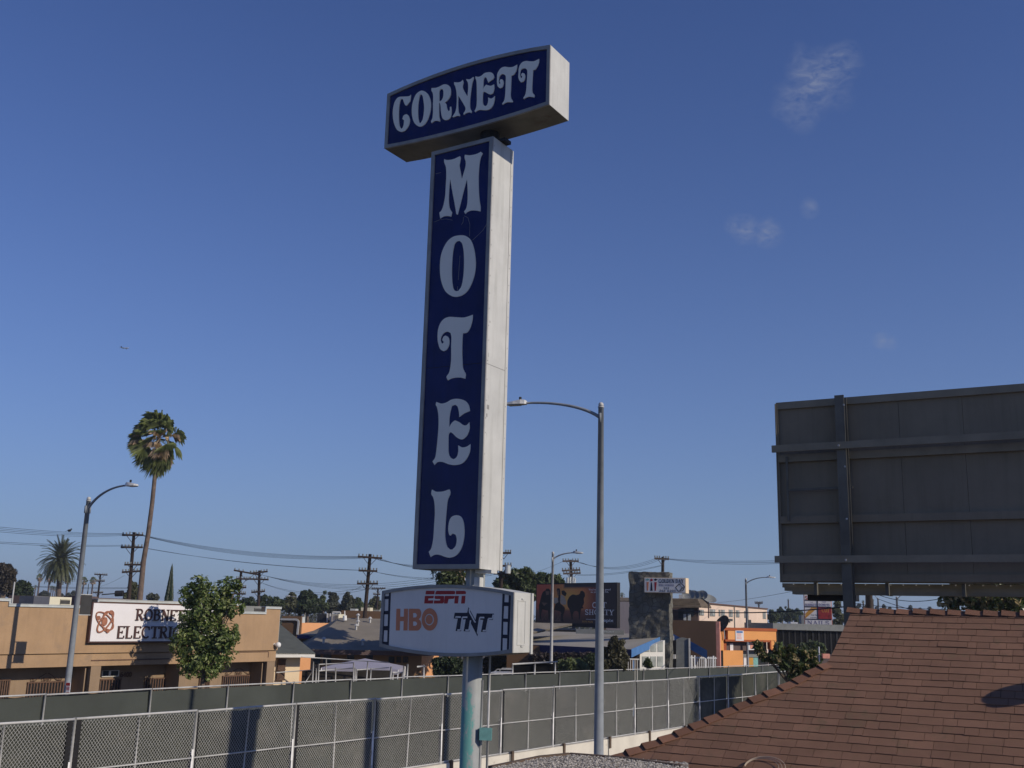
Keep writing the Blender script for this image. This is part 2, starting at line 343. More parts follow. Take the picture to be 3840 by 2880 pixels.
# ------------------------------------------------------------------ flat lettering cut from outlines
def crom(pts, sub=5, ang=48):
    n = len(pts); out = []
    P = [Vector(p) for p in pts]
    def corner(i):
        a = P[i] - P[i - 1]; b = P[(i + 1) % n] - P[i]
        return a.length > 0 and b.length > 0 and a.angle(b) > math.radians(ang)
    cs = [corner(i) for i in range(n)]
    for i in range(n):
        p1, p2 = P[i], P[(i + 1) % n]
        p0 = P[i - 1] if not cs[i] else p1 - (p2 - p1) * .6; p3 = P[(i + 2) % n] if not cs[(i + 1) % n] else p2 + (p2 - p1) * .6
        for k in range(sub):
            t = k / sub
            out.append(.5 * ((2 * p1) + (p2 - p0) * t + (2 * p0 - 5 * p1 + 4 * p2 - p3) * t * t + (3 * p1 - p0 - 3 * p2 + p3) * t ** 3))
    return out
def flat(loops, depth):
    """filled 2D outlines with holes, thickness depth -> verts (x, y, 0..depth), faces"""
    cu = bpy.data.curves.new('c', 'CURVE'); cu.dimensions = '2D'; cu.fill_mode = 'BOTH'; cu.extrude = depth / 2
    for lp in loops:
        s = cu.splines.new('POLY'); s.points.add(len(lp) - 1)
        for i, p in enumerate(lp): s.points[i].co = (p[0], p[1], 0, 1)
        s.use_cyclic_u = True
    o = bpy.data.objects.new('c', cu); me = bpy.data.meshes.new_from_object(o)
    v = [(a.co.x, a.co.y, a.co.z + depth / 2) for a in me.vertices]; f = [tuple(p.vertices) for p in me.polygons]
    bpy.data.objects.remove(o); bpy.data.curves.remove(cu); bpy.data.meshes.remove(me)
    return v, f
def cut(mb, W, loops_pix, off, depth, smooth=True):
    lp = [[W.uz(p, off + depth) for p in (crom(l) if smooth else l)] for l in loops_pix]
    v, f = flat(lp, depth); mb.add([W.pt(a[0], a[1], off + a[2]) for a in v], f)
def fontmesh(txt, depth=.0):
    cu = bpy.data.curves.new('t', 'FONT'); cu.body = txt; cu.resolution_u = 3; cu.offset = .012
    o = bpy.data.objects.new('t', cu); C.objects.link(o)
    me = bpy.data.meshes.new_from_object(o.evaluated_get(bpy.context.evaluated_depsgraph_get()))
    v = [(a.co.x, a.co.y) for a in me.vertices]; f = [tuple(p.vertices) for p in me.polygons]
    bpy.data.objects.remove(o); bpy.data.curves.remove(cu); bpy.data.meshes.remove(me); return v, f
def text(mb, W, txt, a, b, off):
    """sans text fitted between pixel corners a (top left) and b (bottom right)"""
    v, f = fontmesh(txt); (u0, z1), (u1, z0) = W.uz(a), W.uz(b)
    x0 = min(p[0] for p in v); x1 = max(p[0] for p in v); y0 = min(p[1] for p in v); y1 = max(p[1] for p in v)
    mb.add([W.pt(u0 + (p[0] - x0) / (x1 - x0) * (u1 - u0), z0 + (p[1] - y0) / (y1 - y0) * (z1 - z0), off) for p in v], f)
def arc(cx, cy, rx, ry, a0, a1, n=14): return [(cx + rx * math.cos(math.radians(a0 + (a1 - a0) * i / n)), cy + ry * math.sin(math.radians(a0 + (a1 - a0) * i / n))) for i in range(n + 1)]
T_, t_ = .17, .07
GL = {  # strokes (points, width) and serif spots (x, y, half width)
 'E': (.66, [([(.17,0),(.17,1)],T_),([(.1,.965),(.6,.965)],t_),([(.17,.5),(.46,.5)],t_),([(.1,.035),(.62,.035)],t_),([(.58,.8),(.58,1)],.06),([(.6,0),(.6,.22)],.06),([(.46,.38),(.46,.62)],.05)], []),
 'L': (.62, [([(.17,0),(.17,1)],T_),([(.1,.035),(.58,.035)],t_),([(.56,0),(.56,.24)],.06)], [(.17,1,.17)]),
 'I': (.36, [([(.18,0),(.18,1)],T_)], [(.18,0,.17),(.18,1,.17)]),
 'T': (.7, [([(.35,0),(.35,1)],T_),([(.04,.965),(.66,.965)],t_),([(.05,.78),(.05,1)],.06),([(.65,.78),(.65,1)],.06)], [(.35,0,.18)]),
 'H': (.8, [([(.18,0),(.18,1)],T_),([(.62,0),(.62,1)],T_),([(.18,.5),(.62,.5)],t_)], [(.18,0,.17),(.18,1,.17),(.62,0,.17),(.62,1,.17)]),
 'N': (.8, [([(.16,0),(.16,1)],.07),([(.66,0),(.66,1)],.07),([(.16,.97),(.66,.03)],.19)], [(.16,0,.14),(.13,1,.13),(.66,1,.14)]),
 'M': (.95, [([(.15,0),(.15,1)],.08),([(.78,0),(.78,1)],T_),([(.15,.98),(.46,.05)],.16),([(.46,.05),(.78,.98)],.07)], [(.15,0,.13),(.78,0,.16),(.15,1,.13),(.78,1,.15)]),
 'A': (.76, [([(.14,0),(.37,.98)],.08),([(.37,.98),(.62,0)],T_),([(.22,.33),(.54,.33)],t_)], [(.14,0,.13),(.62,0,.16)]),
 'Y': (.76, [([(.14,.98),(.38,.45)],T_),([(.64,.98),(.38,.45)],.08),([(.38,.48),(.38,0)],T_)], [(.38,0,.17),(.14,1,.16),(.64,1,.13)]),
 'K': (.78, [([(.17,0),(.17,1)],T_),([(.2,.42),(.62,.98)],.08),([(.3,.55),(.64,.02)],T_)], [(.17,0,.16),(.17,1,.16),(.64,0,.15),(.6,1,.13)]),
 'R': (.76, [([(.17,0),(.17,1)],T_),([(.17,.965)]+arc(.36,.74,.22,.225,90,-90)+[(.17,.515)],.1),([(.36,.5),(.64,.02)],T_)], [(.17,0,.16),(.1,1,.1),(.66,0,.12)]),
 'P': (.7, [([(.17,0),(.17,1)],T_),([(.17,.965)]+arc(.36,.72,.22,.245,90,-90)+[(.17,.475)],.1)], [(.17,0,.16),(.1,1,.1)]),
 'D': (.8, [([(.17,0),(.17,1)],T_),([(.17,.965)]+arc(.32,.5,.34,.465,90,-90)+[(.17,.035)],.11)], [(.1,0,.1),(.1,1,.1)]),
 'O': (.84, [(arc(.42,.5,.31,.46,0,360,28),.13)], []),
 'C': (.76, [(arc(.4,.5,.3,.46,48,312,22),.12),([(.62,.68),(.62,.97)],.05)], []),
 'G': (.82, [(arc(.4,.5,.3,.46,48,318,22),.12),([(.62,.68),(.62,.97)],.05),([(.66,0.08),(.66,.44)],.13)], [(.64,.44,.14)]),
 'S': (.64, [(arc(.32,.74,.2,.22,20,250,14)+arc(.32,.26,.22,.22,70,-160,14),.12),([(.52,.72),(.52,.97)],.05),([(.1,.04),(.1,.28)],.05)], []),
 'U': (.8, [([(.17,1),(.17,.3)]+arc(.4,.3,.23,.26,180,360)+[(.63,1)],.11)], [(.17,1,.15),(.63,1,.13)]),
 'B': (.74, [([(.17,0),(.17,1)],T_),([(.17,.965)]+arc(.34,.75,.2,.215,90,-90)+[(.17,.535)],.1),([(.34,.535)]+arc(.36,.28,.24,.245,80,-90)+[(.17,.035)],.11)], [(.1,0,.1),(.1,1,.1)]),
 'V': (.74, [([(.14,.98),(.37,.02)],T_),([(.62,.98),(.37,.02)],.08)], [(.14,1,.15),(.62,1,.13)]),
 '0': (.6, [(arc(.3,.5,.2,.45,0,360,24),.12)], []),
 '2': (.58, [(arc(.28,.72,.18,.23,160,-40,12)+[(.1,.06)],.12),([(.08,.05),(.5,.05)],.1)], []),
 '3': (.56, [(arc(.26,.74,.17,.21,150,-90,12),.12),(arc(.26,.27,.19,.24,90,-150,12),.12)], []),
 '4': (.6, [([(.42,0),(.42,.98)],.13),([(.42,.96),(.06,.3)],.08),([(.05,.28),(.58,.28)],.08)], []),
 '6': (.6, [(arc(.3,.3,.19,.27,0,360,20),.12),([(.12,.35),(.2,.75),(.42,.96)],.12)], []),
 '8': (.6, [(arc(.3,.73,.16,.22,0,360,18),.11),(arc(.3,.27,.19,.24,0,360,18),.11)], []),
 ' ': (.35, [], []) }
def serif(mb, W, txt, a, b, off, depth=.02, fat=1.0):
    (u0, z1), (u1, z0) = W.uz(a), W.uz(b); tot = sum(GL[c][0] for c in txt)
    kx, kz = (u1 - u0) / tot, z1 - z0; x = 0; j = 0
    for ch in txt:
        wd, st, se = GL[ch]
        for pts, wi in st:
            q = [(u0 + (x + p[0]) * kx, z0 + p[1] * kz) for p in pts]; j += 1
            v = []; h = wi * kz * fat / 2; m = len(q)
            for i in range(m):
                A = Vector(q[max(i - 1, 0)]); B = Vector(q[min(i + 1, m - 1)])
                if m > 2 and (Vector(q[0]) - Vector(q[-1])).length < 1e-5 and i in (0, m - 1): A, B = Vector(q[-2]), Vector(q[1])
                t = (B - A).normalized(); nn = Vector((-t.y, t.x)) * h; v.append((Vector(q[i]) + nn, Vector(q[i]) - nn))
            o = off + (j % 7) * .0006
            for i in range(m - 1):
                mb.prism([W.pt(*v[i][0], o), W.pt(*v[i + 1][0], o), W.pt(*v[i + 1][1], o), W.pt(*v[i][1], o)], W.n * depth)
        for (sx, sy, sw) in se:
            j += 1; cy = z0 + (sy if sy > .5 else 0) * kz; s_ = -1 if sy > .5 else 1
            o = off + (j % 7) * .0006
            mb.prism([W.pt(u0 + (x + sx - sw) * kx, cy, o), W.pt(u0 + (x + sx + sw) * kx, cy, o), W.pt(u0 + (x + sx + sw) * kx, cy + s_ * .065 * kz, o), W.pt(u0 + (x + sx - sw) * kx, cy + s_ * .065 * kz, o)], W.n * depth)
        x += wd
# ------------------------------------------------------------------ the street direction and the setting
SD = Vector((.5855, .8106, 0)).normalized(); SN = Vector((.8106, -.5855, 0)).normalized(); SD2 = Vector((.5701, .8216, 0)).normalized()
def struct(name, mb, m): return tag(mb.build(name, m), kind='structure')
g = MB(); g.add([(-2500,-80,0),(2500,-80,0),(2500,2900,0),(-2500,2900,0)], [(0,1,2,3)]); struct('ground', g, M['ground'])
FN0 = Vector((-1.275, 28.389, 0)); FF0 = Vector((-5.423, 38.348, 0))
def strip(name, m, c0, o0, o1, z, s0=-60, s1=400, h=None):
    g = MB(); P = [c0 + SD * s0 + SN * o0, c0 + SD * s1 + SN * o0, c0 + SD * s1 + SN * o1, c0 + SD * s0 + SN * o1]
    P = [Vector((p.x, p.y, z)) for p in P]
    if h: g.prism(P, (0, 0, -h))
    else: g.add(P, [(0,1,2,3)])
    return struct(name, g, m)
strip('road', M['asphalt'], FF0, -5.5, 8.5, .004)
strip('sidewalk', M['sidewalk'], FF0, -8.2, -5.6, .13, h=.2)
strip('sidewalk', M['sidewalk'], FN0, .9, 3.6, .13, h=.2)
# ------------------------------------------------------------------ the motel sign
SA = math.radians(58)
pc = AT(S('z7', 935, 800), 20.0); E1 = Vector((math.sin(SA), -math.cos(SA), 0)); E2 = Vector((math.cos(SA), math.sin(SA), 0))
HD = .40
Wm = Wall((pc.x - E2.x * HD, pc.y - E2.y * HD), E1)      # plane of the front frames
sign = thing('motel_sign', 'tall blue and white motel sign of three boxes on one round grey pole', 'motel sign', (pc.x, pc.y, 0))
def outline(k, top, bot):
    a = [Wm.uz(S(k, *p)) for p in top]; b = [Wm.uz(S(k, *p)) for p in bot]; return a, b
def cabinet(name, a, b, face, fw, dep=2 * HD, lean=0):
    """a top edge points left to right, b bottom edge points left to right, in (u, z)"""
    loop = a + b[::-1]; mb = MB(); n = len(loop)
    cu = sum(p[0] for p in loop) / n; cz = sum(p[1] for p in loop) / n
    mb.prism([Wm.pt(p[0], p[1], -.035) for p in loop], -Wm.n * (dep - .035))
    body = mb.build(name, M['sign_metal'], sign)
    inn = []
    u0, u1 = min(p[0] for p in loop), max(p[0] for p in loop)
    z0, z1 = min(p[1] for p in loop), max(p[1] for p in loop)
    for (u, z) in loop:
        iu = min(max(u, u0 + fw), u1 - fw); top = z > cz
        inn.append((iu, z - fw if top else z + fw))
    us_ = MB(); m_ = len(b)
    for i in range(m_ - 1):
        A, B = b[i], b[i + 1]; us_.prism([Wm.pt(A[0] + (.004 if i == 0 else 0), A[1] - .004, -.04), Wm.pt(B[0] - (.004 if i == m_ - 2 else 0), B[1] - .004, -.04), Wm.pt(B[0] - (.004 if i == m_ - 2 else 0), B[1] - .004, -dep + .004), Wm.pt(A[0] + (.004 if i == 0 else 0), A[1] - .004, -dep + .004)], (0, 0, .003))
    us_.build('underside', M['shaded_metal'], body)  # shade under the box painted in as a darker, blotched metal sheet
    fr = MB()
    for i in range(n):
        j = (i + 1) % n
        A, B, Bi, Ai = loop[i], loop[j], inn[j], inn[i]
        fr.prism([Wm.pt(*A, -.035), Wm.pt(*B, -.035), Wm.pt(*Bi, -.035), Wm.pt(*Ai, -.035)], Wm.n * .035)
    fr.build('frame', M['frame_metal'], body)
    f = MB(); f.prism([Wm.pt(*p, -.034) for p in inn], Wm.n * .006); f.build('face_panel', face, body)
    return body, (u0, u1, z0, z1)
# name box
tp = [(135,610),(480,470),(840,335),(1140,255),(1420,185),(1828,112)]; bt = [(122,1160),(400,1112),(730,1042),(1130,945),(1500,845),(1828,738)]
A_, B_ = outline('z4', tp, bt); print('name box', [tuple(round(x, 2) for x in p) for p in A_ + B_])
def barrel(A, B):
    u0 = (A[0][0] + B[0][0]) / 2; u1 = (A[-1][0] + B[-1][0]) / 2
    zt = (A[0][1] + A[-1][1]) / 2; zb = (B[0][1] + B[-1][1]) / 2
    ht = max(p[1] - (A[0][1] + (A[-1][1] - A[0][1]) * (p[0] - A[0][0]) / (A[-1][0] - A[0][0])) for p in A)
    hb = max((B[0][1] + (B[-1][1] - B[0][1]) * (p[0] - B[0][0]) / (B[-1][0] - B[0][0])) - p[1] for p in B)
    N = 10
    return ([(u0 + (u1 - u0) * i / N, zt + ht * (1 - (2 * i / N - 1) ** 2)) for i in range(N + 1)], [(u0 + (u1 - u0) * i / N, zb - hb * (1 - (2 * i / N - 1) ** 2)) for i in range(N + 1)])
a1, b1 = barrel(A_, B_); name_box, ext = cabinet('name_cabinet', a1, b1, M['blue_face'], .075)
L4 = {
 'C': [[(388,622),(382,680),(365,710),(345,735),(330,730),(318,705),(305,670),(295,665),(280,680),(268,730),(263,800),(263,870),(268,930),(280,965),(293,975),(305,960),(315,925),(318,885),(305,878),(302,868),(312,840),(335,826),(355,830),(370,855),(377,890),(370,930),(350,970),(320,1000),(285,1006),(250,990),(225,950),(207,890),(201,820),(205,760),(220,700),(245,660),(270,645),(300,642),(350,640),(375,635)]],
 'O': [[(490,582),(525,585),(560,610),(582,650),(595,710),(592,780),(575,850),(550,905),(520,940),(485,953),(450,940),(420,905),(403,850),(398,790),(402,730),(418,670),(445,615)], [(492,617),(510,635),(520,690),(526,750),(522,820),(510,880),(490,915),(478,915),(468,880),(462,820),(463,740),(470,680),(480,635)]],
 'R': [[(603,553),(650,550),(690,535),(725,517),(755,515),(785,530),(800,560),(802,610),(790,650),(765,685),(740,703),(755,720),(762,760),(775,790),(785,790),(792,780),(793,750),(805,745),(810,790),(805,840),(790,870),(760,885),(730,880),(710,850),(700,790),(697,740),(690,708),(681,708),(680,780),(683,850),(692,885),(687,900),(665,893),(640,893),(620,905),(605,918),(598,905),(600,890),(612,865),(618,800),(618,720),(620,650),(615,605),(602,580)], [(683,600),(690,575),(705,562),(718,565),(726,590),(724,640),(710,675),(693,690),(683,688)]],
 'N': [[(838,492),(880,495),(910,485),(925,468),(930,480),(932,500),(925,530),(930,560),(950,600),(975,640),(983,560),(980,500),(965,470),(963,460),(1000,462),(1030,442),(1040,440),(1038,460),(1025,500),(1015,560),(1005,640),(1000,720),(1005,770),(1020,795),(1015,812),(990,805),(960,815),(937,830),(935,815),(950,790),(955,760),(935,720),(905,670),(880,630),(877,700),(880,780),(885,810),(898,830),(893,845),(875,840),(850,848),(825,858),(823,845),(845,810),(860,760),(865,680),(862,600),(850,540),(838,515)]],
 'E': [[(1058,432),(1090,437),(1120,425),(1150,400),(1185,390),(1215,390),(1240,405),(1253,440),(1240,460),(1215,478),(1190,497),(1185,480),(1170,445),(1158,440),(1145,460),(1140,510),(1138,570),(1150,540),(1170,518),(1190,525),(1215,530),(1240,520),(1250,512),(1252,560),(1240,605),(1215,620),(1190,612),(1170,600),(1150,590),(1138,600),(1133,660),(1135,710),(1150,735),(1165,740),(1180,725),(1190,690),(1190,650),(1220,662),(1245,650),(1258,635),(1255,680),(1240,730),(1215,765),(1180,782),(1140,782),(1100,780),(1075,790),(1057,803),(1047,790),(1060,770),(1070,730),(1073,670),(1072,600),(1072,540),(1068,480),(1058,450)]],
 'T': [[(1489,310),(1487,350),(1470,395),(1450,418),(1430,425),(1428,480),(1425,560),(1422,620),(1428,660),(1445,685),(1442,700),(1420,700),(1390,700),(1360,712),(1340,727),(1336,712),(1355,685),(1365,640),(1370,560),(1372,490),(1372,430),(1350,408),(1330,410),(1310,430),(1300,460),(1298,490),(1305,508),(1315,508),(1316,495),(1308,488),(1310,475),(1322,460),(1338,465),(1348,485),(1348,515),(1335,545),(1312,555),(1290,535),(1282,500),(1282,470),(1285,410),(1300,375),(1325,345),(1360,332),(1400,337),(1440,335),(1470,322)]],
 'T2': [[(1718,250),(1715,290),(1700,330),(1680,360),(1656,365),(1652,420),(1648,500),(1645,560),(1650,600),(1670,625),(1666,650),(1640,645),(1610,643),(1580,655),(1560,668),(1555,655),(1575,620),(1585,570),(1590,500),(1595,430),(1595,370),(1575,348),(1550,350),(1530,365),(1522,390),(1520,420),(1527,445),(1540,450),(1542,430),(1532,422),(1535,405),(1548,397),(1565,402),(1573,425),(1570,460),(1555,485),(1530,493),(1512,470),(1503,440),(1505,405),(1508,350),(1520,315),(1545,285),(1585,272),(1620,276),(1665,275),(1695,262)]] }
for k in L4:
    mb = MB(); cut(mb, Wm, [SL('z4', l) for l in L4[k]], -.028, .018); mb.build('letter', M['letter'], name_box)
# word box
tl, tr = Wm.uz(S('z4', 605, 1212)), Wm.uz(S('z4', 1245, 1055)); bl, br = Wm.uz(S('z6', 303, 1521)), Wm.uz(S('z6', 820, 1519))
print('word box', tl, tr, bl, br)
u0, u1 = (tl[0] + bl[0]) / 2, (tr[0] + br[0]) / 2; zt, zb = (tl[1] + tr[1]) / 2, (bl[1] + br[1]) / 2
word_box, e2 = cabinet('word_cabinet', [(u0, zt), (u1, zt)], [(u0, zb), (u1, zb)], M['blue_face'], .085)
L5 = {
 'M': [[(551,-7),(577,0),(622,-7),(660,-24),(673,-30),(679,-15),(673,22),(670,45),(679,97),(688,150),(701,105),(716,52),(718,15),(709,-19),(712,-41),(750,-37),(795,-45),(825,-58),(835,-65),(851,-51),(836,-22),(825,30),(820,90),(818,150),(820,250),(826,320),(833,365),(832,400),(800,393),(760,393),(730,405),(715,420),(705,400),(722,375),(732,320),(733,230),(728,145),(700,250),(675,350),(655,425),(645,420),(632,340),(613,240),(598,145),(590,220),(586,300),(590,360),(600,390),(612,405),(605,440),(575,435),(545,440),(520,455),(513,410),(530,390),(545,350),(558,280),(563,200),(567,130),(565,60),(553,25),(550,10)]],
 'O': [[(680,585),(720,592),(755,620),(780,680),(793,760),(795,830),(782,910),(750,990),(710,1040),(660,1062),(610,1058),(560,1020),(530,950),(518,870),(520,780),(535,710),(570,640),(620,597)], [(668,628),(690,650),(702,710),(705,800),(700,900),(685,980),(660,1018),(642,1020),(622,1000),(611,920),(611,820),(617,730),(630,660),(648,635)]],
 'T': [[(772,1203),(770,1245),(755,1300),(730,1340),(695,1348),(692,1400),(690,1480),(692,1560),(695,1610),(705,1640),(718,1665),(714,1701),(680,1692),(640,1692),(605,1700),(580,1714),(573,1700),(570,1683),(590,1650),(600,1600),(605,1540),(605,1450),(607,1380),(600,1345),(575,1335),(550,1345),(530,1370),(523,1400),(530,1425),(540,1427),(548,1415),(535,1400),(545,1375),(560,1365),(580,1375),(590,1400),(588,1440),(570,1475),(545,1487),(520,1470),(505,1430),(499,1380),(503,1320),(520,1270),(550,1235),(590,1220),(640,1222),(700,1225),(740,1215)]] }
L6 = {
 'E': [[(490,222),(530,235),(570,225),(610,203),(660,198),(710,212),(740,245),(751,293),(710,310),(668,340),(665,300),(655,260),(635,243),(610,255),(598,300),(590,360),(590,420),(610,385),(635,365),(665,378),(700,402),(725,402),(746,380),(748,430),(730,480),(700,510),(675,512),(645,495),(620,470),(600,456),(585,480),(583,560),(585,620),(600,655),(625,668),(648,650),(660,610),(660,560),(690,575),(725,570),(755,550),(750,610),(725,665),(690,700),(640,713),(590,708),(540,690),(500,690),(475,713),(460,685),(480,655),(490,600),(500,500),(507,400),(505,320),(495,265),(485,245)]],
 'L': [[(455,903),(490,920),(540,918),(580,905),(593,903),(598,935),(578,990),(568,1080),(560,1180),(558,1270),(570,1340),(595,1370),(615,1370),(640,1340),(648,1290),(640,1255),(615,1245),(600,1262),(590,1255),(582,1210),(590,1150),(610,1115),(650,1103),(685,1120),(703,1170),(708,1240),(700,1310),(680,1370),(645,1415),(600,1433),(560,1428),(520,1413),(480,1410),(445,1428),(430,1388),(450,1360),(465,1290),(472,1190),(478,1090),(475,1010),(465,965),(450,938)]] }
for kk, LL in (('z5', L5), ('z6', L6)):
    for k in LL:
        mb = MB(); cut(mb, Wm, [SL(kk, l) for l in LL[k]], -.028, .012); mb.build('letter', M['letter'], word_box)
# panel joints and cracks in the blue face
cr = MB()
cr.wbar(Wm, S('z6', 405, -40), S('z6', 850, -85), .008, -.028, -.024)
cr.build('joint', M['black'], word_box)
for pts in ([(465,480),(510,462),(560,455),(610,465)], [(700,430),(730,445),(745,500),(742,590)], [(765,620),(810,580),(845,545),(880,490)], [(680,500),(692,480),(697,440)], [(480,104),(520,94)], [(650,980),(648,1010)], [(668,740),(660,850),(655,930)]):
    ck = MB()
    for a, b in zip(pts, pts[1:]): ck.wbar(Wm, S('z5', *a), S('z5', *b), .006, -.028, -.025)
    ck.build('crack', M['frame_metal'], word_box)
# channel box
tp = [(105,155),(500,95),(900,78),(1400,108),(1885,190)]; bt = [(85,900),(450,990),(820,1030),(1250,1042),(1600,1028),(1855,1003)]
A_, B_ = outline('n1', tp, bt); print('channel box', [tuple(round(x, 2) for x in p) for p in A_ + B_])
a3, b3 = barrel(A_, B_); chan, e3 = cabinet('channel_cabinet', a3, b3, M['white_face'], .06, dep=.66)
def logo(name, loops, m, off=-.028, d=.004, smooth=False, k='n1', par=None):
    mb = MB()
    for lp in loops: cut(mb, Wm, [SL(k, l) for l in lp], off, d, smooth)
    return mb.build(name, m, par or chan)
# film strips down both sides
logo('film_strip', [[[(140,180),(234,168),(205,912),(108,896)], [(158,185),(210,178),(207,232),(155,236)], [(152,275),(203,272),(197,430),(146,432)], [(147,476),(196,478),(191,632),(139,634)], [(142,690),(190,692),(185,846),(133,842)]]], M['navy_print'])
logo('film_strip', [[[(1728,190),(1840,210),(1812,975),(1702,988)], [(1757,205),(1813,212),(1809,316),(1752,314)], [(1748,366),(1806,368),(1800,535),(1740,533)], [(1738,577),(1797,580),(1792,750),(1733,748)], [(1730,796),(1790,800),(1786,966),(1726,966)]]], M['navy_print'])
def ell(cx, cy, rx, ry, n=28): return [(cx + rx * math.cos(2 * math.pi * i / n), cy + ry * math.sin(2 * math.pi * i / n)) for i in range(n)]
logo('red_lettering', [[[(705,162),(820,162),(815,208),(697,210)]], [[(845,165),(860,162),(1080,162),(1092,170),(1092,196),(1086,208),(828,210),(832,180)]], [[(1105,163),(1220,163),(1238,175),(1236,205),(1102,208)]],
   [[(690,230),(807,230),(803,262),(735,264),(732,290),(800,290),(795,332),(680,332)]], [[(822,230),(940,230),(946,240),(944,310),(935,325),(920,332),(808,332),(812,292),(893,292),(896,272),(830,272),(818,255)]],
   [[(955,230),(1087,230),(1080,262),(1065,270),(1005,272),(990,332),(945,332)]], [[(1090,230),(1143,230),(1130,332),(1083,332)]], [[(1182,230),(1232,230),(1222,332),(1174,332)]]], M['red_print'])
Bx = [(475,402),(600,402),(625,412),(640,450),(638,490),(625,525),(606,543),(628,560),(643,600),(638,650),(618,680),(592,695),(472,695)]
logo('orange_lettering', [[[(308,402),(360,402),(358,508),(407,508),(410,402),(464,402),(457,693),(402,693),(405,568),(356,568),(352,693),(300,693)]],
   [Bx, [(531,460),(560,458),(580,475),(582,500),(568,518),(531,520)], [(531,573),(562,572),(584,590),(585,610),(568,630),(531,630)]]], M['orange_print'])
logo('orange_lettering', [[ell(752,545,106,150), ell(748,547,62,78)], [ell(746,547,46,62)]], M['orange_print'], off=-.024)
TN = [[[(1088,456),(1256,456),(1272,382),(1365,555),(1383,464),(1612,467),(1597,552),(1538,552),(1508,713),(1440,712),(1470,550),(1420,548),(1392,770),(1300,590),(1284,705),(1208,703),(1236,545),(1195,545),(1172,702),(1100,700),(1130,535),(1075,533)]]]
logo('black_lettering', TN, M['navy_print'])
wl = MB()
for pts in ([(1092,512),(1160,514)], [(1092,522),(1092,512)], [(1248,515),(1182,517),(1158,686),(1115,688)], [(1278,405),(1274,440),(1350,580),(1360,580)], [(1292,556),(1270,690),(1222,690)], [(1475,520),(1415,520),(1383,735)], [(1595,480),(1585,533),(1530,535),(1500,696),(1455,696)]):
    for a, b in zip(pts, pts[1:]): wl.wbar(Wm, S('n1', *a), S('n1', *b), .028, -.024, -.0225)
wl.build('white_lettering', M['white_face'], chan)
# side door panel and trims of the channel box
Ws = Wall((Wm.pt(e3[1], 0, 0).x, Wm.pt(e3[1], 0, 0).y), E2)
def sidebox(W, mb, u0, z0, u1, z1, o0, o1): mb.wbox(W, u0, z0, u1, z1, o0, o1)
sp = MB(); zc0, zc1 = b3[-1][1], a3[-1][1]
for (a, b_) in (((.14, zc0 + .13), (.16, zc1 - .13)), ((.4, zc0 + .13), (.42, zc1 - .13))): sp.wbox(Ws, a[0], a[1], b_[0], b_[1], .0, .008)
sp.wbox(Ws, .16, zc0 + .13, .4, zc0 + .15, 0, .008); sp.wbox(Ws, .16, zc1 - .15, .4, zc1 - .13, 0, .008)
sp.wbox(Ws, .27, zc0 + .1, .35, zc0 + .125, 0, .02); sp.wbox(Ws, .27, zc1 - .125, .35, zc1 - .1, 0, .02)
sp.wbox(Ws, .59, zc0 - .03, .66, zc1, 0, .03)
sp.build('access_door', M['sign_metal'], chan)
for (bx, ex, dd) in ((word_box, e2, 2 * HD), (name_box, (e2[0], ext[1], a1[-1][1], a1[-1][1]), 2 * HD)):
    pass
Wr = Wall((Wm.pt(e2[1], 0, 0).x, Wm.pt(e2[1], 0, 0).y), E2)
sm = MB(); sm.wbox(Wr, .69, e2[2], .7, e2[3], 0, .006)
zz = e2[2] + 3.9; sm.wbox(Wr, .02, zz, .69, zz + .008, 0, .004); sm.build('seam', M['frame_metal'], word_box)
rv = MB(); rng = random.Random(5)
z = e2[2] + .2
while z < e2[3] - .1:
    for (ra, rb) in ((.05, .064), (.745, .759)): rv = MB(); rv.wbox(Wr, ra, z, rb, z + .016, 0, .006); rv.build('rivet', M['frame_metal'], word_box)
    z += rng.uniform(.28, .42)
for k in range(7):
    zz = rng.uniform(e2[2] + 2.5, e2[2] + 5); rv = MB(); rv.wbox(Wr, .07 + rng.random() * .06, zz, .09 + rng.random() * .07, zz + .03 + rng.random() * .06, 0, .002); rv.build('chipped_spot', M['frame_metal'], word_box)
# pole, conduits and box
pz = (pc.x, pc.y)
pm = MB(); pm.tube([(pz[0], pz[1], 0), (pz[0], pz[1], b1[5][1] + .05)], .182, 28); pole = pm.build('pole', M['pole_paint'], sign, smooth=True)
ns = MB(); ns.tube([(pz[0], pz[1], zt - .01), (pz[0], pz[1], b1[5][1] + .02)], .2, 12); ns.box((pz[0], pz[1], zt + .04), E1 * .45, E2 * .12, (0, 0, .035)); ns.build('neck', M['black'], sign)
bk = MB(); bk.box(Vector((pz[0], pz[1], zb - .04)) + E1 * .3 - E2 * .1, E1 * .18, E2 * .1, (0, 0, .03)); bk.box(Vector((pz[0], pz[1], a3[5][1] - .02)) + E1 * .24 - E2 * .25, E1 * .06, E2 * .06, (0, 0, .16)); bk.build('bracket', M['sign_metal'], sign)
cq = MB(); q0 = AT(S('z7', 1016, 930), 19.95); q1 = AT(S('z7', 994, 1655), 19.95); cq.tube([(q0.x, q0.y, .02), (q0.x, q0.y, q0.z)], .025, 8)
p1 = AT(S('z7', 1066, 1200), 19.9); jz0, jz1 = AT(S('z7', 1052, 1420), 19.9).z, AT(S('z7', 1052, 1325), 19.9).z
pt_ = AT(S('z7', 1072, 740), 19.9)
cq.tube([(p1.x, p1.y, .02), (p1.x, p1.y, jz0 - .02)], .022, 8); cq.tube([(p1.x, p1.y, jz1), (p1.x, p1.y, b3[8][1] + .05)], .02, 8)
cq.build('conduit', M['galv'], sign, smooth=True)
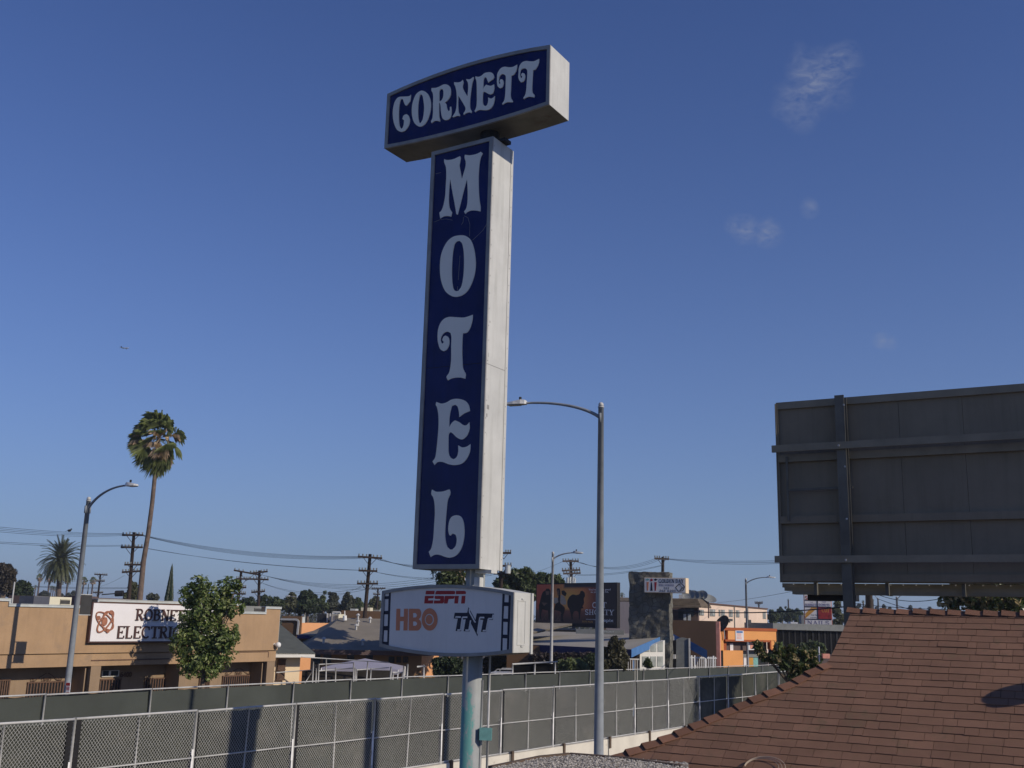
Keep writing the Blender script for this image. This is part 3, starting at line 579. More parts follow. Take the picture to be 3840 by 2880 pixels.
jb = MB(); jb.box((p1.x - .04, p1.y - .05, (jz0 + jz1) / 2), (.105, -.017, 0), (.01, .06, 0), (0, 0, (jz1 - jz0) / 2)); jb.box((p1.x - .04, p1.y - .11, (jz0 + jz1) / 2), (.113, -.018, 0), (.001, .006, 0), (0, 0, (jz1 - jz0) / 2 + .01)); jb.build('junction_box', M['teal'], sign)
# ------------------------------------------------------------------ street lamps
def lamp(base, H, arm, rise, adir, label, r0=.115, r1=.065, head=.62, banner=None, m=None, hm=None):
    t = thing('street_lamp', label, 'street lamp', base, 'street lamps along the streets'); b = Vector(base); ad = Vector(adir).normalized()
    p = MB(); p.tube([b, b + Vector((0, 0, H * .35)), b + Vector((0, 0, H))], [r0, r0 * .86, r1], 16); p.build('pole', m or M['lamp_pole'], t, smooth=True)
    k = MB(); k.tube([b, b + Vector((0, 0, .35))], [r0 * 1.6, r0 * 1.35], 12); k.build('base', m or M['lamp_pole'], t)
    f = MB(); f.ball(b + Vector((0, 0, H + .07)), .07, 10, 6); f.tube([b + Vector((0, 0, H)), b + Vector((0, 0, H + .03))], r1 * 1.15, 10); f.build('finial', hm or M['galv'], t, smooth=True)
    a = MB(); st = b + Vector((0, 0, H - .28)); pts = []
    for i in range(15):
        q = i / 14; pts.append(st + ad * (arm * (.45 * q + .55 * (1 - math.cos(q * math.pi / 2)))) + Vector((0, 0, rise * math.sin(q * math.pi / 2))))
    a.tube(pts, [.045 - .015 * i / 14 for i in range(15)], 8); a.box(st, ad * .03, ad.cross(Vector((0, 0, 1))) * (r1 + .035), (0, 0, .12)); a.build('arm', m or M['lamp_pole'], t, smooth=True)
    e = pts[-1]; sd = ad.cross(Vector((0, 0, 1))); h = MB(); prof = [(0, .05, .05), (.06, .09, .08), (.25, .13, .09), (.6, .14, .055), (.9, .11, .03), (1, .05, .015)]
    vs = []; fs = []
    for (q, wd, ht) in prof:
        c_ = e + ad * (head * q - .02)
        vs += [c_ - sd * wd * .7 + Vector((0, 0, ht)), c_ + sd * wd * .7 + Vector((0, 0, ht)), c_ + sd * wd + Vector((0, 0, -.03)), c_ - sd * wd + Vector((0, 0, -.03))]
    for i in range(len(prof) - 1):
        for k in range(4): fs.append((4 * i + k, 4 * i + (k + 1) % 4, 4 * i + 4 + (k + 1) % 4, 4 * i + 4 + k))
    fs += [(3, 2, 1, 0), (20, 21, 22, 23)]; h.add(vs, fs); hd = h.build('lamp_head', hm or M['lamp_head'], t, smooth=False)
    l = MB(); l.box(e + ad * head * .55 + Vector((0, 0, -.04)), ad * head * .28, sd * .09, (0, 0, .012)); l.build('lens', M['lens'], hd)
    pcell = MB(); pcell.tube([e + ad * .16 + Vector((0, 0, .09)), e + ad * .16 + Vector((0, 0, .17))], .035, 8); pcell.build('photocell', M['black'], hd)
    if banner:
        z0, z1 = banner; bn = MB(); bd = Vector((SN.x, SN.y, 0)).normalized()
        bn.box(b + SD * .32 + Vector((0, 0, (z0 + z1) / 2)), SD * .19, SN * .006, (0, 0, (z1 - z0) / 2)); bn.build('banner', M['banner_cloth'], t)
        br_ = MB(); 
        for z_ in (z0, z1): br_.tube([b + Vector((0, 0, z_)), b + SD * .52 + Vector((0, 0, z_))], .015, 6)
        br_.build('banner_bracket', M['galv'], t)
    return t
pl = AT(S('z7', 1980, 1500), 26.0); ptop = AT(S('d', 1288.5, 880), 26.0)
H1 = ptop.z - .13
ae = AT(S('d', 1100, 850), 26.0)
lamp((pl.x, pl.y, .13), H1, 2.05, .5, (-.93, .37, 0), 'big grey street lamp standing right of the motel sign, white lamp head touching it', .125, .07, .58)
b2 = AT(S('d', 155, 1400), 34.1); t2 = AT(S('d', 188, 1082), 34.1)
lamp((b2.x, b2.y, .13), t2.z - .13, 1.75, .72, (.86, -.5, 0), 'grey street lamp with a dark banner in front of the tan electric shop', .11, .07, .5, banner=(AT(S('n2', 1370, 560), 34.1).z, AT(S('n2', 1370, 205), 34.1).z))
b3_ = AT(S('d', 1191, 1400), 55); t3 = AT(S('d', 1195, 1197), 55)
lamp((b3_.x, b3_.y, .13), t3.z - .13, 1.15, .35, (.9, -.42, 0), 'slim pale street lamp in front of the dark movie billboard', .095, .06, .55, m=M['galv'], hm=M['galv'])
b4_ = AT(S('d', 1614, 1380), 78); t4 = AT(S('d', 1612, 1253), 78)
lamp((b4_.x, b4_.y, .1), t4.z - .1, 1.55, .5, (.95, -.3, 0), 'distant street lamp in front of the orange shop', .1, .07, .6)
b5_ = AT(S('m4', 613, 300), 110); lamp((b5_.x, b5_.y, 0), AT(S('m4', 608, 270), 110).z, 1.9, 1.0, (.95, -.3, 0), 'far street lamp over the red roof ridge, its arm going right under the billboard', .13, .1, .6)
b6_ = AT(S('m4', 377, 300), 125); lamp((b6_.x, b6_.y, 0), AT(S('m4', 375, 285), 125).z, .8, .9, (-.95, .3, 0), 'far street lamp over the red roof ridge, its arm going left', .15, .1, .7)
b7_ = AT(S('n6', 815, 300), 120); lamp((b7_.x, b7_.y, 0), AT(S('n6', 822, 240), 120).z, 2.2, .8, (-.9, .4, 0), 'pale street lamp against the dark trees behind the grey roofs', .12, .09, .6, m=M['galv'], hm=M['galv'])
b8_ = AT(S('n2', 215, 210), 60); 
fp = thing('vent_pipe', 'thin pale pipe standing on the left end of the tan shop roof', 'pipe', (b8_.x, b8_.y, 4.2)); k = MB(); tp8 = AT(S('n7', 245, 470), 60); k.tube([(b8_.x, b8_.y, 4.2), (b8_.x, b8_.y, tp8.z)], [.05, .04], 6); k.build('pipe', M['galv'], fp)
# ------------------------------------------------------------------ the two screened chain-link fences
def fence(name, label, o, s_posts, ztop, zbot, screen_m, wires, black, dr=None, slope=0):
    W = Wall((o.x, o.y), dr or SD); t = thing(name, label, 'fence', (o.x, o.y, 0)); P = lambda s, z, off=0: W.pt(s, z - slope * max(0, s - 3), off)
    s0, s1 = s_posts[0], s_posts[-1]; rg = random.Random(3)
    lean = {}
    for s in s_posts:
        lean[s] = rg.uniform(-.02, .02); q = MB(); q.tube([P(s, 0 if zbot < .3 else zbot - .3), P(s + lean[s], ztop + .03)], .03, 8); q.build('post', M['galv'], t, smooth=True)
    for s in ([a + (b - a) / 2 for a, b in zip(s_posts, s_posts[1:])] if wires else []):
        q = MB(); q.tube([P(s + rg.uniform(-.03,.03), zbot), P(s + rg.uniform(-.05, .05), ztop)], .017, 6); q.build('stay', M['galv'], t, smooth=True)
    for nm, z, r in (('top_rail', ztop, .024), ('middle_rail', (ztop + zbot) / 2 - .05, .016), ('bottom_rail', zbot, .02)):
        if nm == 'middle_rail' and not wires: continue
        q = MB()
        for a, b in zip(s_posts, s_posts[1:]):
            j0, j1 = rg.uniform(-.012, .012), rg.uniform(-.012, .012)
            q.tube([P(a + .02, z + j0, .012), P((a + b) / 2, z + (j0 + j1) / 2 + rg.uniform(-.01, .006), .012), P(b - .02, z + j1, .012)], r, 6)
        q.build(nm, M['galv'], t, smooth=True)
    # cloth screen, slack between the posts
    for a, b in zip(s_posts, s_posts[1:]):
        q = MB(); nu, nv = 16, 8; ph = rg.uniform(0, 9); a_, b_ = (a + .05, b - .04) if wires else (a - .04, b + .04); vs = []; fs = []
        hi = rg.uniform(.03, .07)
        for i in range(nu + 1):
            for j in range(nv + 1):
                u = a_ + (b_ - a_) * i / nu; z = zbot + .02 + (ztop - hi - zbot - .02) * j / nv
                if j == nv: z -= .018 * abs(math.sin(i * 1.57 + ph)) 
                off = -.05 - .045 * noise.noise(Vector((u * .9 + ph, z * 1.3, 0))) - .012 * noise.noise(Vector((u * 4, z * 1.1, ph)))
                vs.append(P(u, z, off))
        for i in range(nu):
            for j in range(nv): k = i * (nv + 1) + j; fs.append((k, k + nv + 1, k + nv + 2, k + 1))
        q.add(vs, fs); q.build('privacy_screen', screen_m, t, smooth=True)
    if wires:
        q = MB(); sp = .066; Hh = ztop - zbot
        for (sg) in (1, -1):
            s = s0 - Hh * .9
            while s < min(s1, s_posts[0] + 27):
                # zigzag diagonals: rise Hh over run Hh * .82
                run = Hh * .82; a = (s, zbot) if sg > 0 else (s + run, zbot); b = (s + run, ztop) if sg > 0 else (s, ztop)
                # cut to the fence start
                q.ubar(W, a[0], a[1], b[0], b[1], .0046, .0 + (.003 if sg > 0 else 0), .003 + (.003 if sg > 0 else 0)); s += sp
        tag(q.build('chain_link', M['galv'], t), kind='stuff') if False else q.build('chain_link', M['mesh_wire'], t)
    if black:
        for i, s in enumerate(s_posts[1:-1]):
            q = MB(); wd = .1 if i < 1 else (.075 if i % 2 == 0 or i > 3 else .03)
            q.wbox(W, s + .035, zbot, s + .035 + wd, ztop - .01, .008, .014)
            if i < 1: q.wbox(W, s - .035 - wd, zbot, s - .035, ztop - .01, .008, .014)
            q.build('dark_gap_strip', M['black'], t)  # black strip along the gap between panels beside the post
        for s in s_posts[1:-1]:
            q = MB(); z = zbot + .95; n_ = 7
            for k in range(n_):
                w_ = rg.uniform(.02, .05); q.wbox(W, s - .045 - w_ * .5, z - (k + 1) * .11, s - .03 + w_ * .3, z - k * .11, .03 + .001 * k, .036 + .001 * k)
            q.build('torn_wrapping', M['bright_white'], t)
    return t
near_posts = [-13.53, -10.91, -8.25, -5.61, -3.07, -.5, 2.08, 4.69, 7.2, 9.64, 12.05, 14.55, 17.1, 19.8, 22.4, 25, 27.6]
zn = ONP(S('d', 1000, 1497), FN0, SN).z; znb = ONP(S('d', 1000, 1640), FN0, SN).z; SN2 = Vector((SD2.y, -SD2.x, 0)); zf = ONP(S('d', 973, 1458), FF0, SN2).z; zf0 = ONP(S('d', 98, 1503), FF0, SN2).z; zf1 = ONP(S('d', 1642, 1437), FF0, SN2).z; zf2 = ONP(S('d', 1333, 1445), FF0, SN2).z
print('fence z', zn, znb, ONP(S('d', 158, 1560), FN0, SN).z, ONP(S('d', 1569, 1460), FN0, SN).z, 'far', zf0, zf, zf2, zf1)
fence('screened_fence', 'nearer chain-link fence with grey-green screen cloth on white concrete barriers', FN0, near_posts, zn, znb, M['screen'], True, True)
far_posts = [-15, -11.73, -8.4] + [-5.57 + 2.79 * i for i in range(19)]
fence('screened_fence', 'farther chain-link fence with dark green screen cloth along the far kerb', FF0, far_posts, zf, .75, M['screen_far'], False, False, SD2, (zf - zf1) / 36.)
# concrete barriers under the nearer fence
s = near_posts[0] - .03; i = 0
places = ['leftmost', 'second', 'third', 'fourth', 'fifth', 'sixth', 'seventh', 'eighth', 'ninth']
while s < 27:
    L = 5.3; b = FN0 + SD * s; t = thing('concrete_barrier', 'white concrete barrier under the nearer fence, %s from the left' % places[i], 'barrier', (b.x, b.y, 0), 'white concrete barriers under the nearer fence')
    q = MB(); prof = [(-.3, 0), (-.3, .1), (-.13, .35), (-.1, znb - .03), (.1, znb - .03), (.13, .35), (.3, .1), (.3, 0)]
    q.prism([b + SN * p[0] + Vector((0, 0, p[1])) for p in prof], SD * (L - .03)); q.build('barrier_body', M['concrete_white'], t)
    q = MB()
    for e in (.06, 2.7): q.box(b + SD * e + SN * .11 + Vector((0, 0, znb - .13)), SD * .045, SN * .035, (0, 0, .17))
    q.build('clamp', M['wood_brown'], t)
    s += 5.33; i += 1
# ------------------------------------------------------------------ the red shingled roof
R0 = AT(S('d', 1840, 1318), 14.0); re_ = Vector((math.sin(math.radians(61)), -math.cos(math.radians(61)), 0))
hd_ = Vector((-math.cos(math.radians(61)), -math.sin(math.radians(61)), 0)); SLP = math.radians(30)
dv_ = hd_ * math.cos(SLP) + Vector((0, 0, -math.sin(SLP))); rn = Vector((hd_.x * math.sin(SLP), hd_.y * math.sin(SLP), math.cos(SLP)))
def rab(p):
    q = ONP(p, R0, rn) - R0; return (q.dot(re_), q.dot(dv_))
edge = [rab(S('d', *p)) for p in ((1840,1318),(1829,1345),(1815,1375),(1800,1408),(1786,1434),(1760,1446),(1700,1480),(1620,1513),(1530,1553),(1440,1594),(1338,1636))]
print('roof edge', [tuple(round(x, 2) for x in e) for e in edge])
def aleft(b):
    for (a0, b0), (a1_, b1_) in zip(edge, edge[1:]):
        if b0 <= b <= b1_: return a0 + (a1_ - a0) * (b - b0) / (b1_ - b0)
    return edge[-1][0] + (edge[-1][0] - edge[-2][0]) / (edge[-1][1] - edge[-2][1]) * (b - edge[-1][1])
def RP(a, b, h=0): return R0 + re_ * a + dv_ * b + rn * h
bm_ = edge[-1][1] + .06; AR = 5.5
house = thing('shingled_roof_building', 'building with a reddish brown shingled hip roof in the right foreground', 'building', (RP(3, 2).x, RP(3, 2).y, 0))
q = MB(); lp = [RP(a, b, -.01) for a, b in edge] + [RP(AR, edge[-1][1], -.01), RP(AR, 0, -.01)]
q.prism(lp, -rn * .12); roof = q.build('roof', M['underlay'], house)
# the hidden slopes behind
q = MB(); e3p = [RP(a, b, -.02) for a, b in edge]
for a, b in zip(e3p, e3p[1:]):
    o = Vector((-.45, .95, -.85)) if a.z < e3p[4].z + .01 else Vector((.35, 1.2, -.9)); q.prism([a, b, b + o, a + o], (0.02, -.01, -.08))
r0, r1_ = RP(0, 0, -.02), RP(AR, 0, -.02); bo = -hd_ * 4 + Vector((0, 0, -2.3)); q.prism([r0, r1_, r1_ + bo, r0 + bo], (0, 0, -.1)); q.build('rear_slope', M['shingle'], house)
rg = random.Random(11); q = MB(); EXPO = .143; r = 0
while r * EXPO < bm_:
    b0, b1_ = r * EXPO, (r + 1) * EXPO; a = aleft(min(b0 + EXPO * .7, edge[-1][1])); wav = rg.uniform(-.003, .003)
    while a < AR:
        wd = rg.choice((.1, .14, .18, .21, .25, .29, .33)); a2 = min(a + wd, AR); lift = .008 + rg.uniform(0, .006)
        if rg.random() < .08: lift += .004
        x0, x1 = a + .0022, a2 - .0022; dl = rg.uniform(-.006, .005); dl2 = dl + rg.uniform(-.003, .003)
        la = aleft(b0 + .01); x0t = max(x0, la) if r else x0
        p = [RP(x0t, b0 - .02, .002), RP(x1, b0 - .02, .002), RP(x1, b1_ + dl2 + wav, lift), RP(x0, b1_ + dl + wav, lift)]
        q.prism(p, -rn * (lift * .9)); a = a2
    r += 1
sh = q.build('shingles', M['shingle'], roof)
# ridge and hip caps
q = MB(); a = -.05
while a < AR:
    x = a; w_ = .115; lf = .03 + rg.uniform(0, .012); j = rg.uniform(-.006, .006)
    pr = RP(x, -.0, .006 + lf); pl_ = RP(x + .235, 0, .012)
    bk1 = Vector((0, 0, -.065)) - hd_ * .1
    q.prism([RP(x, w_ + j, lf), RP(x + .235, w_ + j, .012), pl_, pr], -rn * .009)
    q.prism([pr, pl_, pl_ + bk1, pr + bk1], Vector((0, 0, -.009)))
    a += .205
q.build('ridge_caps', M['cap_shingle'], roof); q = MB()
hp = [edge[4]] + list(edge[5:]); hp[-1] = (hp[-1][0] - .12, hp[-1][1] + .06)
pts = []
for (a0, b0), (a1_, b1_) in zip(hp, hp[1:]):
    n_ = max(1, int(math.hypot(a1_ - a0, b1_ - b0) / .02))
    for i in range(n_): pts.append((a0 + (a1_ - a0) * i / n_, b0 + (b1_ - b0) * i / n_))
i = len(pts) - 1; st_ = int(.205 / .02)
while i - 3 > 0:
    j = max(0, i - st_ - 2); lo, hi_ = Vector(pts[i]), Vector(pts[j]); t = (lo - hi_).normalized(); nn = Vector((t.y, -t.x)) ; nn = nn if nn.x > 0 else -nn
    lf = .032 + rg.uniform(0, .01)
    A, B = RP(lo.x, lo.y, .01 + lf), RP(hi_.x, hi_.y, .016)
    A2, B2 = RP(lo.x + nn.x * .12, lo.y + nn.y * .12, lf), RP(hi_.x + nn.x * .12, hi_.y + nn.y * .12, .014)
    q.prism([A, A2, B2, B], -rn * .009); ob = Vector((-.045, .075, -.09)); q.prism([A, B, B + ob, A + ob], (0, 0, -.01)); i -= st_
q.build('hip_caps', M['cap_shingle'], roof)
# walls below
q = MB()
for (a, b, c_, d_) in ((edge[-1][0] - .2, edge[-1][1], AR, edge[-1][1]),):
    A, B = RP(a, b), RP(c_, d_); q.prism([Vector((A.x, A.y, 0)), Vector((B.x, B.y, 0)), Vector((B.x, B.y, B.z - .2)), Vector((A.x, A.y, A.z - .2))], -hd_ * .2)
    A2, B2 = A - hd_ * 4.5, B - hd_ * 4.5
    q.prism([Vector((A2.x + 1.2, A2.y, 0)), Vector((B2.x, B2.y, 0)), Vector((B2.x, B2.y, 3)), Vector((A2.x + 1.2, A2.y, 3))], hd_ * .2)
q.build('wall', M['cream'], house)
def ONP_DOWN(p):
    k_ = (R0 - p).dot(rn) / rn.z; return p + Vector((0, 0, k_))
# round vent dish whose shadow falls on the shingles, just right of the view
vs0 = ONP(S('d', 2192, 1500), R0, rn) + SUND * 1.35; vb = Vector((vs0.x, vs0.y, RP(0, 0).z)); vb = ONP_DOWN(vs0); t = thing('roof_vent', 'round dish-topped vent on the red shingles, beyond the right edge', 'vent', vb)
q = MB(); q.tube([vb, vs0], .03, 10); q.build('stem', M['galv'], t); q = MB()
vd = SUND
c0 = vs0; q.tube([c0 - Vector((0, 0, .03)), c0 + Vector((0, 0, .03))], [.25, .2], 24); q.build('dish', M['galv'], t)
# coil of cable lying at the eave
cb = RP(*rab(S('m1', 1955, 230)), .02); t = MB(); rr = random.Random(2)
for k in range(3):
    pts = []
    for i in range(22):
        g_ = math.pi * (1.02 + 1.0 * i / 21) if False else math.pi * i / 21
        R = .17 + k * .012; pts.append(cb + re_ * (math.cos(g_) * R * (1.05 + .03 * k) + .02 * k) + rn * (.012 + .012 * k) + dv_ * (-math.sin(g_) * R * .95 + .12 + .008 * k))
    t.tube(pts, .0035, 5)
tag(t.build('cable_coil', M['poster_ivory']), 'loop of thin pale cable lying on the red shingles at the bottom edge', 'cable')
# ------------------------------------------------------------------ flat gravel roof in front
GZH = 3.42
gp = [GZ(S('z7', 1740, 1548), GZH), GZ(S('z7', 1500, 1572), GZH), GZ(S('z7', 1080, 1659), GZH), GZ((1500, 3300), GZH), GZ((2900, 3300), GZH), GZ(S('m1', 1100, 264), GZH), GZ(S('m1', 500, 180), GZH)]
gr = thing('gravel_roof_building', 'flat gravel-covered roof at the bottom centre, left of the red shingles', 'building', (gp[0].x, gp[0].y, 0))
q = MB(); q.prism([p for p in gp], (0, 0, -.25)); q.build('roof_slab', M['gravel'], gr)
q = MB(); 
for a, b in zip(gp[:3], gp[1:3]): q.bar(a + Vector((0, 0, .005)), b + Vector((0, 0, .005)), .05, .03)
for a, b in ((gp[0], gp[6]), (gp[6], gp[5])): q.bar(a + Vector((0, 0, .0)), b + Vector((0, 0, .0)), .07, .04)
q.build('roof_edge', M['wood_brown'], gr)
q = MB(); rr = random.Random(4)
for k in range(5200):
    p = GZ((rr.uniform(1840, 2580), rr.uniform(2825, 2905)), GZH)
    e = p + Vector((0, 0, .008)); 
    # keep inside
    px_ = (p - gp[0]).cross(gp[6] - gp[0]).z
    if px_ < .0: continue
    if (p - gp[0]).cross(gp[1] - gp[0]).z > -.03 or (p - gp[1]).cross(gp[2] - gp[1]).z > -.03: continue
    s_ = rr.uniform(.006, .017); a = Vector((rr.uniform(-1,1), rr.uniform(-1,1), rr.uniform(-.4,.4))).normalized(); b = a.cross(Vector((0,0,1))).normalized(); c_ = a.cross(b)
    b0 = len(q.v); q.v += [e + a * s_, e - a * s_, e + b * s_ * .8, e - b * s_ * .8, e + c_ * s_ * .6, e - c_ * s_ * .6]
    for f in ((0,2,4),(2,1,4),(1,3,4),(3,0,4),(2,0,5),(1,2,5),(3,1,5),(0,3,5)): q.f.append(tuple(b0 + x for x in f))
tag(q.build('loose_stones', M['stones'], gr), kind='stuff')
q = MB(); 
for a, b in ((gp[0], gp[2]), (gp[0], gp[5])):
    q.prism([Vector((a.x, a.y, 0)), Vector((b.x, b.y, 0)), Vector((b.x, b.y, GZH - .26)), Vector((a.x, a.y, GZH - .26))], Vector((0, -.15, 0)))
q.build('wall', M['cream'], gr)
# ------------------------------------------------------------------ the tan electric shop on the left
Wf = Wall((-19.5, 30.7), (.55, .835))
shop = thing('electric_shop', 'tan stucco shop with a white electric company sign board, barred doors and white coping', 'building', (Wf.pt(6, 0).x, Wf.pt(6, 0).y, 0))
uzl = lambda k, x, y: Wf.uz(S(k, x, y))
uR = uzl('zC', 556, 640)[0]; zLed = uzl('n2', 700, 1160)[1]; zFas = (uzl('n2', 800, 1385)[1] + uzl('zC', 400, 1068)[1]) / 2
zHi = (uzl('n2', 90, 200)[1] + uzl('zC', 500, 615)[1]) / 2; zLo = uzl('n2', 900, 320)[1]; zMid = uzl('n2', 1900, 225)[1]; zLo2 = uzl('zB', 2100, 365)[1]
print('facade z', zLed, zFas, zHi, zLo, zMid, zLo2, uzl('n6', 200, 1240), uzl('n2', 90, 200)[1], uzl('zC', 500, 615)[1], uzl('zB', 2000, 705)[1])
uA = -3.0; uB = uzl('n2', 165, 250)[0]; uC = uzl('n2', 1690, 260)[0]; uD = uzl('zB', 2010, 350)[0]; uE = uzl('zC', 432, 640)[0]
q = MB()
up = [(uA, zLed), (uR, zLed), (uR, zHi), (uE, zHi), (uE, zLo2), (uD, zLo2), (uD, zMid), (uC, zMid), (uC, zLo), (uB, zLo), (uB, zHi), (uA, zHi)]
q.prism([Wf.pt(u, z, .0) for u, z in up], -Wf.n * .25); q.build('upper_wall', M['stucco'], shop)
q = MB()
for (a, b, z) in ((uA, uB, zHi), (uB, uC, zLo), (uC, uD, zMid), (uD, uE, zLo2), (uE, uR, zHi)):
    q.wbox(Wf, a - .03, z - .075, b + .03, z, .0, .045); q.wbox(Wf, a - .03, z + .001, b + .03, z + .02, -.28, .06)
for (u, a, b) in ((uB, zLo, zHi), (uC, zLo, zMid), (uD, zLo2, zMid), (uE, zLo2, zHi)): q.wbox(Wf, u - .03, a + .02, u + .03, b - .076, .0, .04)
q.build('coping', M['cap_white'], shop)
q = MB(); q.wbox(Wf, uA, zFas, uR - .02, zLed - .035, -.3, -.055); q.wbox(Wf, uA, zLed - .034, uR - .02, zLed - .001, -.3, -.1)
uq0, uq1 = uzl('n2', 1590, 1270)[0], uzl('n2', 2212, 1270)[0] + 1.9
q.build('fascia', M['stucco'], shop)
q = MB(); zq = uzl('n2', 1800, 1272)[1]; q.wbox(Wf, uq0, zq - .02, uq1, zq + .02, -.054, -.035)
u6 = uzl('zC', 130, 985)[0]; u7 = uzl('zC', 465, 985)[0]; z6 = uzl('zC', 300, 985)[1]; z7_ = uzl('zC', 465, 1030)[1]
q.wbox(Wf, u6, z6 - .015, u7, z6 + .015, -.054, -.04); q.wbox(Wf, u7 - .015, z7_, u7 + .015, z6 - .016, -.054, -.04); q.build('groove_trim', M['gate_brown'], shop)
REC = -.9
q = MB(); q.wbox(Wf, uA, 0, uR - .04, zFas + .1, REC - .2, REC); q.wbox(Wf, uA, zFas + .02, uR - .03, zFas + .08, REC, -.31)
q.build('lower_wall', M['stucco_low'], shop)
cols = [('n2', 1590, 1760), ('zB', 1290, 1380), ('zB', 1690 - 180, 1690 - 145)]
q = MB()
for (k, a, b) in (('n2', 1590, 1762), ('zC', 455, 522)):
    y = 1450 if k == 'n2' else 1100
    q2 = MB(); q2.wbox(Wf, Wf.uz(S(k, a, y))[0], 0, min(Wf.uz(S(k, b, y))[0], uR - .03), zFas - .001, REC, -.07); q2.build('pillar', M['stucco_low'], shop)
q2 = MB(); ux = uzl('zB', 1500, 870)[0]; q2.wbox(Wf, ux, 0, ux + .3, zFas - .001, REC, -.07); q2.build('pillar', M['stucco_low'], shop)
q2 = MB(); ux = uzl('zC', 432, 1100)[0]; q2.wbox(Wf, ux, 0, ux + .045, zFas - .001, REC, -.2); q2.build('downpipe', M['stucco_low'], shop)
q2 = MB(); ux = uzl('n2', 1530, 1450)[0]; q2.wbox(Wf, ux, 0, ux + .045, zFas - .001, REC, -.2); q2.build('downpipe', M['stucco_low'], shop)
# body behind
q = MB(); q.wbox(Wf, uA, 0, uR - .02, 4.2, -9, REC - .21); q.wbox(Wf, uR - .3, 4.2, uR - .03, zLo2 - .1, -9, -.26); q.build('body', M['stucco'], shop)
WfR = Wall((Wf.pt(0, 0, REC).x, Wf.pt(0, 0, REC).y), (.55, .835))
def gate(k, x0, x1, ytop, name='security_gate', orn=True):
    g = MB(); u0, zt_ = WfR.uz(S(k, x0, ytop)); u1, _ = WfR.uz(S(k, x1, ytop)); 
    g.wbox(WfR, u0, .05, u1, zt_, .02, .03); gg = g.build(name, M['black'], shop)
    b = MB(); n = max(6, int((u1 - u0) / .11))
    for i in range(n + 1):
        u = u0 + (u1 - u0) * i / n; b.wbox(WfR, u - .022, .05, u + .022, zt_, .035, .06)
    b.wbox(WfR, u0 - .03, zt_, u1 + .03, zt_ + .05, .03, .07); b.build('bars', M['gate_brown'], gg)
    if orn:
        o = MB(); cu = (u0 + u1) / 2; w_ = (u1 - u0) / 2
        for s_ in (-1, 1):
            pts = [(cu + s_ * w_ * .85, .06), (cu + s_ * w_ * .6, .1), (cu + s_ * w_ * .3, .24), (cu + s_ * .03, .33)]
            for a, c_ in zip(pts, pts[1:]): o.ubar(WfR, a[0], zt_ + a[1], c_[0], zt_ + c_[1], .022, .04, .055)
            for (cx, r) in ((cu + s_ * w_ * .8, .05), (cu + s_ * .12, .06), (cu + s_ * .05, .04)):
                for i in range(8):
                    a0, a1_ = i * .785, (i + 1) * .785; o.ubar(WfR, cx + r * math.cos(a0), zt_ + .12 + r * math.sin(a0), cx + r * math.cos(a1_), zt_ + .12 + r * math.sin(a1_), .016, .04, .055)
        o.build('scrollwork', M['gate_brown'], gg)
gate('zB', -40, 75, 937, 'barred_door', False); gate('zB', 228, 520, 958); gate('zB', 828, 995, 932, 'barred_door', False)
gate('zB', 1200, 1390, 925, 'barred_door', False); gate('zB', 1655, 1735, 892, 'barred_door', False); gate('zB', 1845, 2092, 903)
gate('zC', 72, 326, 1188) if False else None
# transom window
g = MB(); g.wrect(WfR, S('n2', 1745, 1560), S('n2', 2050, 1440), .0, .05); wn = g.build('window', M['white_paint'], shop)
for (a, b) in ((1760, 1868), (1898, 2030)):
    g = MB(); g.wrect(WfR, S('n2', a, 1540), S('n2', b, 1452), .052, .056); g.build('pane', M['glass'], wn)
g = MB(); serif(g, WfR, '6400', S('zB', 995, 864), S('zB', 1089, 902), .01, .03, 1.5); g.build('house_number', M['gate_brown'], shop)
# sign board
Wb = Wall((Wf.pt(0, 0, .16).x, Wf.pt(0, 0, .16).y), (.55, .835))
g = MB(); (su0, sz1), (_, sz0) = Wb.uz(S('n2', 1590, 290)), Wb.uz(S('n2', 1545, 965)); sz0 = Wb.uz(S('n2', 1800, 970))[1]; sz1 = Wb.uz(S('n2', 1800, 272))[1]
su1 = Wb.uz(S('zB', 1780, 450))[0]; su0 = Wb.uz(S('n2', 1560, 640))[0]
g.wbox(Wb, su0, sz0, su1, sz1, -.16, 0); sb = g.build('sign_board', M['maroon'], shop)
g = MB(); g.wbox(Wb, su0 + .05, sz0 + .05, su1 - .05, sz1 - .03, .001, .012); g.build('board_face', M['board_white'], sb)
g = MB(); serif(g, Wb, 'ROBNETT', S('zB', 1125, 338), S('zB', 1572, 440), .014, .045, .95); g.build('lettering', M['maroon'], sb)
g = MB(); serif(g, Wb, 'ELECTRIC', S('zB', 965, 480), S('zB', 1495, 582), .014, .045, .95); g.build('lettering', M['maroon'], sb)
# atom emblem: three orbits, three electrons and a nucleus
g = MB(); n2p = lambda x, y: Wb.uz(S('n2', x, y))
def ring(cx, cy, rx, ry, rot, wd, off):
    P = []
    for i in range(29):
        a = 2 * math.pi * i / 28; x, y = rx * math.cos(a), ry * math.sin(a); P.append(n2p(cx + x * math.cos(rot) - y * math.sin(rot), cy + x * math.sin(rot) + y * math.cos(rot)))
    for k, (a, b) in enumerate(zip(P, P[1:])): g.ubar(Wb, *a, *b, wd, off + .0005 * (k % 2), off + .04 + .0005 * (k % 2))
ring(1810, 605, 80, 215, .62, .05, .013); ring(1800, 590, 100, 190, -.75, .04, .014); ring(1850, 600, 95, 175, .05, .035, .015)
for (x, y, r) in ((1910, 442, .075), (1690, 540, .075), (1848, 765, .07)):
    c_ = n2p(x, y); g.prism([Wb.pt(c_[0] + r * math.cos(2 * math.pi * i / 14), c_[1] + r * math.sin(2 * math.pi * i / 14), .014) for i in range(14)], Wb.n * .05)
